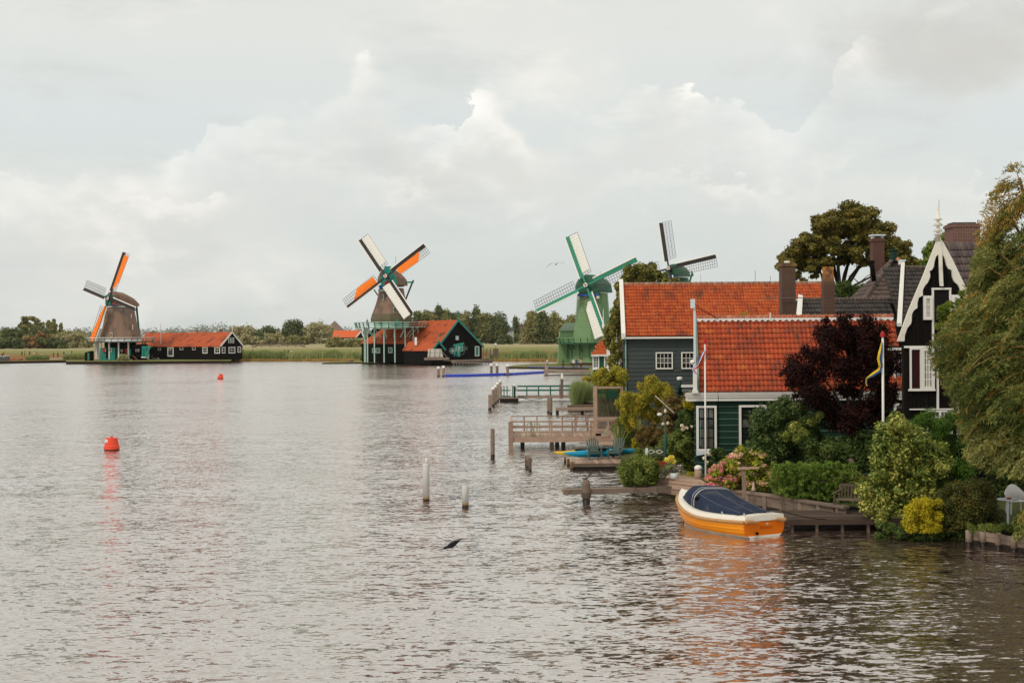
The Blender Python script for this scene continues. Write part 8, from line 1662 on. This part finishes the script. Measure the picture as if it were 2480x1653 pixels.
plant('tree', 'light green young tree in front of the gable hatch', 'tree', G(2300, 1150, .5), PL(48.3, [(2282, 752, 14), (2300, 740, 12), (2312, 765, 16), (2290, 775, 14), (2325, 735, 13), (2330, 710, 8), (2275, 765, 8), (2310, 785, 14), (2340, 750, 16), (2345, 780, 18), (2270, 790, 8), (2330, 810, 20), (2340, 850, 22), (2345, 900, 24)]), 9000, .09, L_bright, .6, .8, stems=6)
plant('plant', 'grassy bank plants above the round-post wall at the right edge', 'plant', G(2420, 1280, .5), fill([(2345, 1270), (2500, 1270), (2510, 1292), (2350, 1282)], 8, 34, 41.5, seed=26), 5500, .08, L_mid, .3)
# far backdrop foliage behind the willow
plant('hedge', 'dark green hedge mass in the shade behind the white garden chair', 'hedge', (X(2440, 0, 47), 47, .5), fill([(2380, 1100), (2520, 1080), (2540, 1260), (2400, 1260)], 30, 50, 50, seed=27), 12000, .14, L_dark, .5)

# ---------------------------------------------------------------- willow
wl = thing('willow_tree', 'large weeping willow with golden twigs filling the right edge', 'tree', (X(2560, 0, 42.5), 42.5, .5)); WD = 42.0; RNG2 = 1
mb = MB(); base_w = V((X(2570, 0, 42.5), 42.5, .3)); crown = W(2540, 760, 42.5); mb.tube([base_w, base_w.lerp(crown, .5)+V((-.2, 0, 0)), crown, W(2500, 560, 42.5), W(2470, 430, 42.5)], [.42, .34, .22, .10, .03], 9)
limbs = []
for (x, y), d in (((2250, 825), -.5), ((2290, 800), -1.2), ((2330, 690), .4), ((2380, 560), .6), ((2420, 480), .2), ((2462, 415), 0), ((2360, 900), -1.5), ((2330, 1010), -1.2), ((2400, 760), -1.8), ((2440, 900), -2), ((2480, 1000), -2.2), ((2460, 700), 1), ((2540, 600), -1), ((2600, 800), -1.5), ((2350, 780), 1.2), ((2430, 620), -1.2), ((2400, 1080), -1.6), ((2290, 880), .3), ((2520, 1080), -1.2), ((2385, 640), -.9), ((2460, 1120), -2.4), ((2500, 1180), -2.6), ((2360, 1040), -1.9), ((2450, 840), -2.6), ((2500, 700), -2.4), ((2520, 900), -2.8), ((2420, 950), -2.8), ((2480, 1060), -3.0), ((2320, 920), -2.2), ((2375, 1110), -1.6), ((2440, 1080), -2.2), ((2345, 1060), -1.0)):
    e = W(x, y, 42.5+d); s = base_w.lerp(crown, .45+.5*max(0, min(1, (1100-y)/600))); m_ = s.lerp(e, .55)+V((0, 0, .55)); mb.tube([s, m_, e], [.085, .05, .012], 6); limbs.append((s, m_, e))
mb.build('trunk', MAT('golden_willow_bark', (.22, .125, .045), .8, .2), wl, True)
twigs = MB(); gw_ = np.random.default_rng(8); SP = []; SN = []; ST_ = []; ssz = []; twv = []; G2 = []; G2N = []; G2T = []
env_y = [380, 420, 470, 520, 600, 680, 740, 790, 850, 900, 960, 1050, 1110, 1150, 1175, 1225, 1255, 1340]; env_x = [2470, 2438, 2412, 2378, 2368, 2350, 2335, 2280, 2250, 2258, 2300, 2326, 2335, 2380, 2488, 2488, 2452, 2462]
def strand(p, d0, L, n, gold):
    q = np.array(p, float); d = np.array(d0, float); d /= np.linalg.norm(d); step = L/n; path = [q.copy()]
    for i in range(n):
        t = i/n; d = d+np.array([-.075, 0, -.125])*(1+.4*t)+gw_.normal(size=3)*.05; d /= np.linalg.norm(d); q = q+d*step; path.append(q.copy())
        px_ = q[0]/q[1]*FPX+CX; py_ = 812-(q[2]-CAM_H)/q[1]*FPX
        if px_ < np.interp(py_, env_y, env_x)+gw_.normal()*7: break
        if q[2] < .35: break
        for s in range(3):
            off = gw_.normal(size=3)*.035; lf = d*.8+gw_.normal(size=3)*.42
            a = (G2, G2N, G2T) if gold else (SP, SN, ST_); a[0].append(q+off); a[1].append(gw_.normal(size=3)+np.array([0, -.4, .6])); a[2].append(lf)
    return path
nst = 0
for it in range(3900):
    if it % 15 == 0:
        k = int(gw_.integers(len(limbs))); s, m_, e = limbs[k]; t = gw_.random()**.65; c_ = (s.lerp(m_, t*2) if t < .5 else m_.lerp(e, t*2-1)); c_ = c_+V(tuple(gw_.normal(size=3)*np.array([.48, .6, .42])))
        dc = np.array([-.9+gw_.normal()*.55, gw_.normal()*.5-.2, .35+gw_.normal()*.35]); Lc = gw_.uniform(.9, 1.9)
    p = c_+V(tuple(gw_.normal(size=3)*.13)); p.z = min(p.z, 11.15-.0*p.x); d0 = dc+gw_.normal(size=3)*.16; gold = (gw_.random() < (.60 if p.z > 9.2 else .07))
    path = strand(p, d0, Lc*gw_.uniform(.75, 1.15), 15, gold)
    if it % 7 == 0 and len(path) > 4: twigs.tube([tuple(x) for x in path[::3]], .009, 4)
twigs.build('twigs', MAT('golden_twig', (.34, .20, .07), .7, .2), wl, kind='stuff')
def lv(nm, A, mat): A = [np.array(a) for a in A]; m = len(A[0]); s = .7+.6*gw_.random(m); leaves(nm, A[0], A[1], A[2], .135*s, .034*s, mat, wl)
lv('crown', (SP, SN, ST_), L_willow); lv('golden_crown', (G2, G2N, G2T), L_willowg)

foliage('lower_crown', fill([(2440, 1000), (2560, 1000), (2580, 1340), (2468, 1330), (2466, 1250), (2496, 1228), (2496, 1150), (2436, 1110)], 15, 120, 40.5, dep=.7, seed=40), 26000, .14, .035, L_willow, wl, .95, tan=(-.35, 0, -1))
# roof weeds, pots
plant('weed', 'yellow-green weeds growing in the valley between the two red roofs', 'plant', W(1800, 775, 64), PL(63, [(1797, 760, 4), (1806, 757, 5), (1812, 765, 4), (1760, 767, 4), (1770, 766, 4), (1826, 765, 4), (1875, 768, 5), (1785, 766, 3)]), 300, .09, L_gold, .35, .9)

# ---------------------------------------------------------------- thin air over the whole place
HZ = True
if HZ:
    hm = bpy.data.materials.new('thin_haze'); hm.use_nodes = True; hm.node_tree.nodes.clear()
    vo = hm.node_tree.nodes.new('ShaderNodeVolumePrincipled'); vo.inputs['Color'].default_value = (.9, .93, .95, 1); vo.inputs['Density'].default_value = .00003; vo.inputs['Anisotropy'].default_value = .2
    ho = hm.node_tree.nodes.new('ShaderNodeOutputMaterial'); hm.node_tree.links.new(vo.outputs[0], ho.inputs['Volume'])
    tag(MB().bb(-2600, 2600, -70, 4000, -1.5, 40).build('haze', hm), kind='stuff')
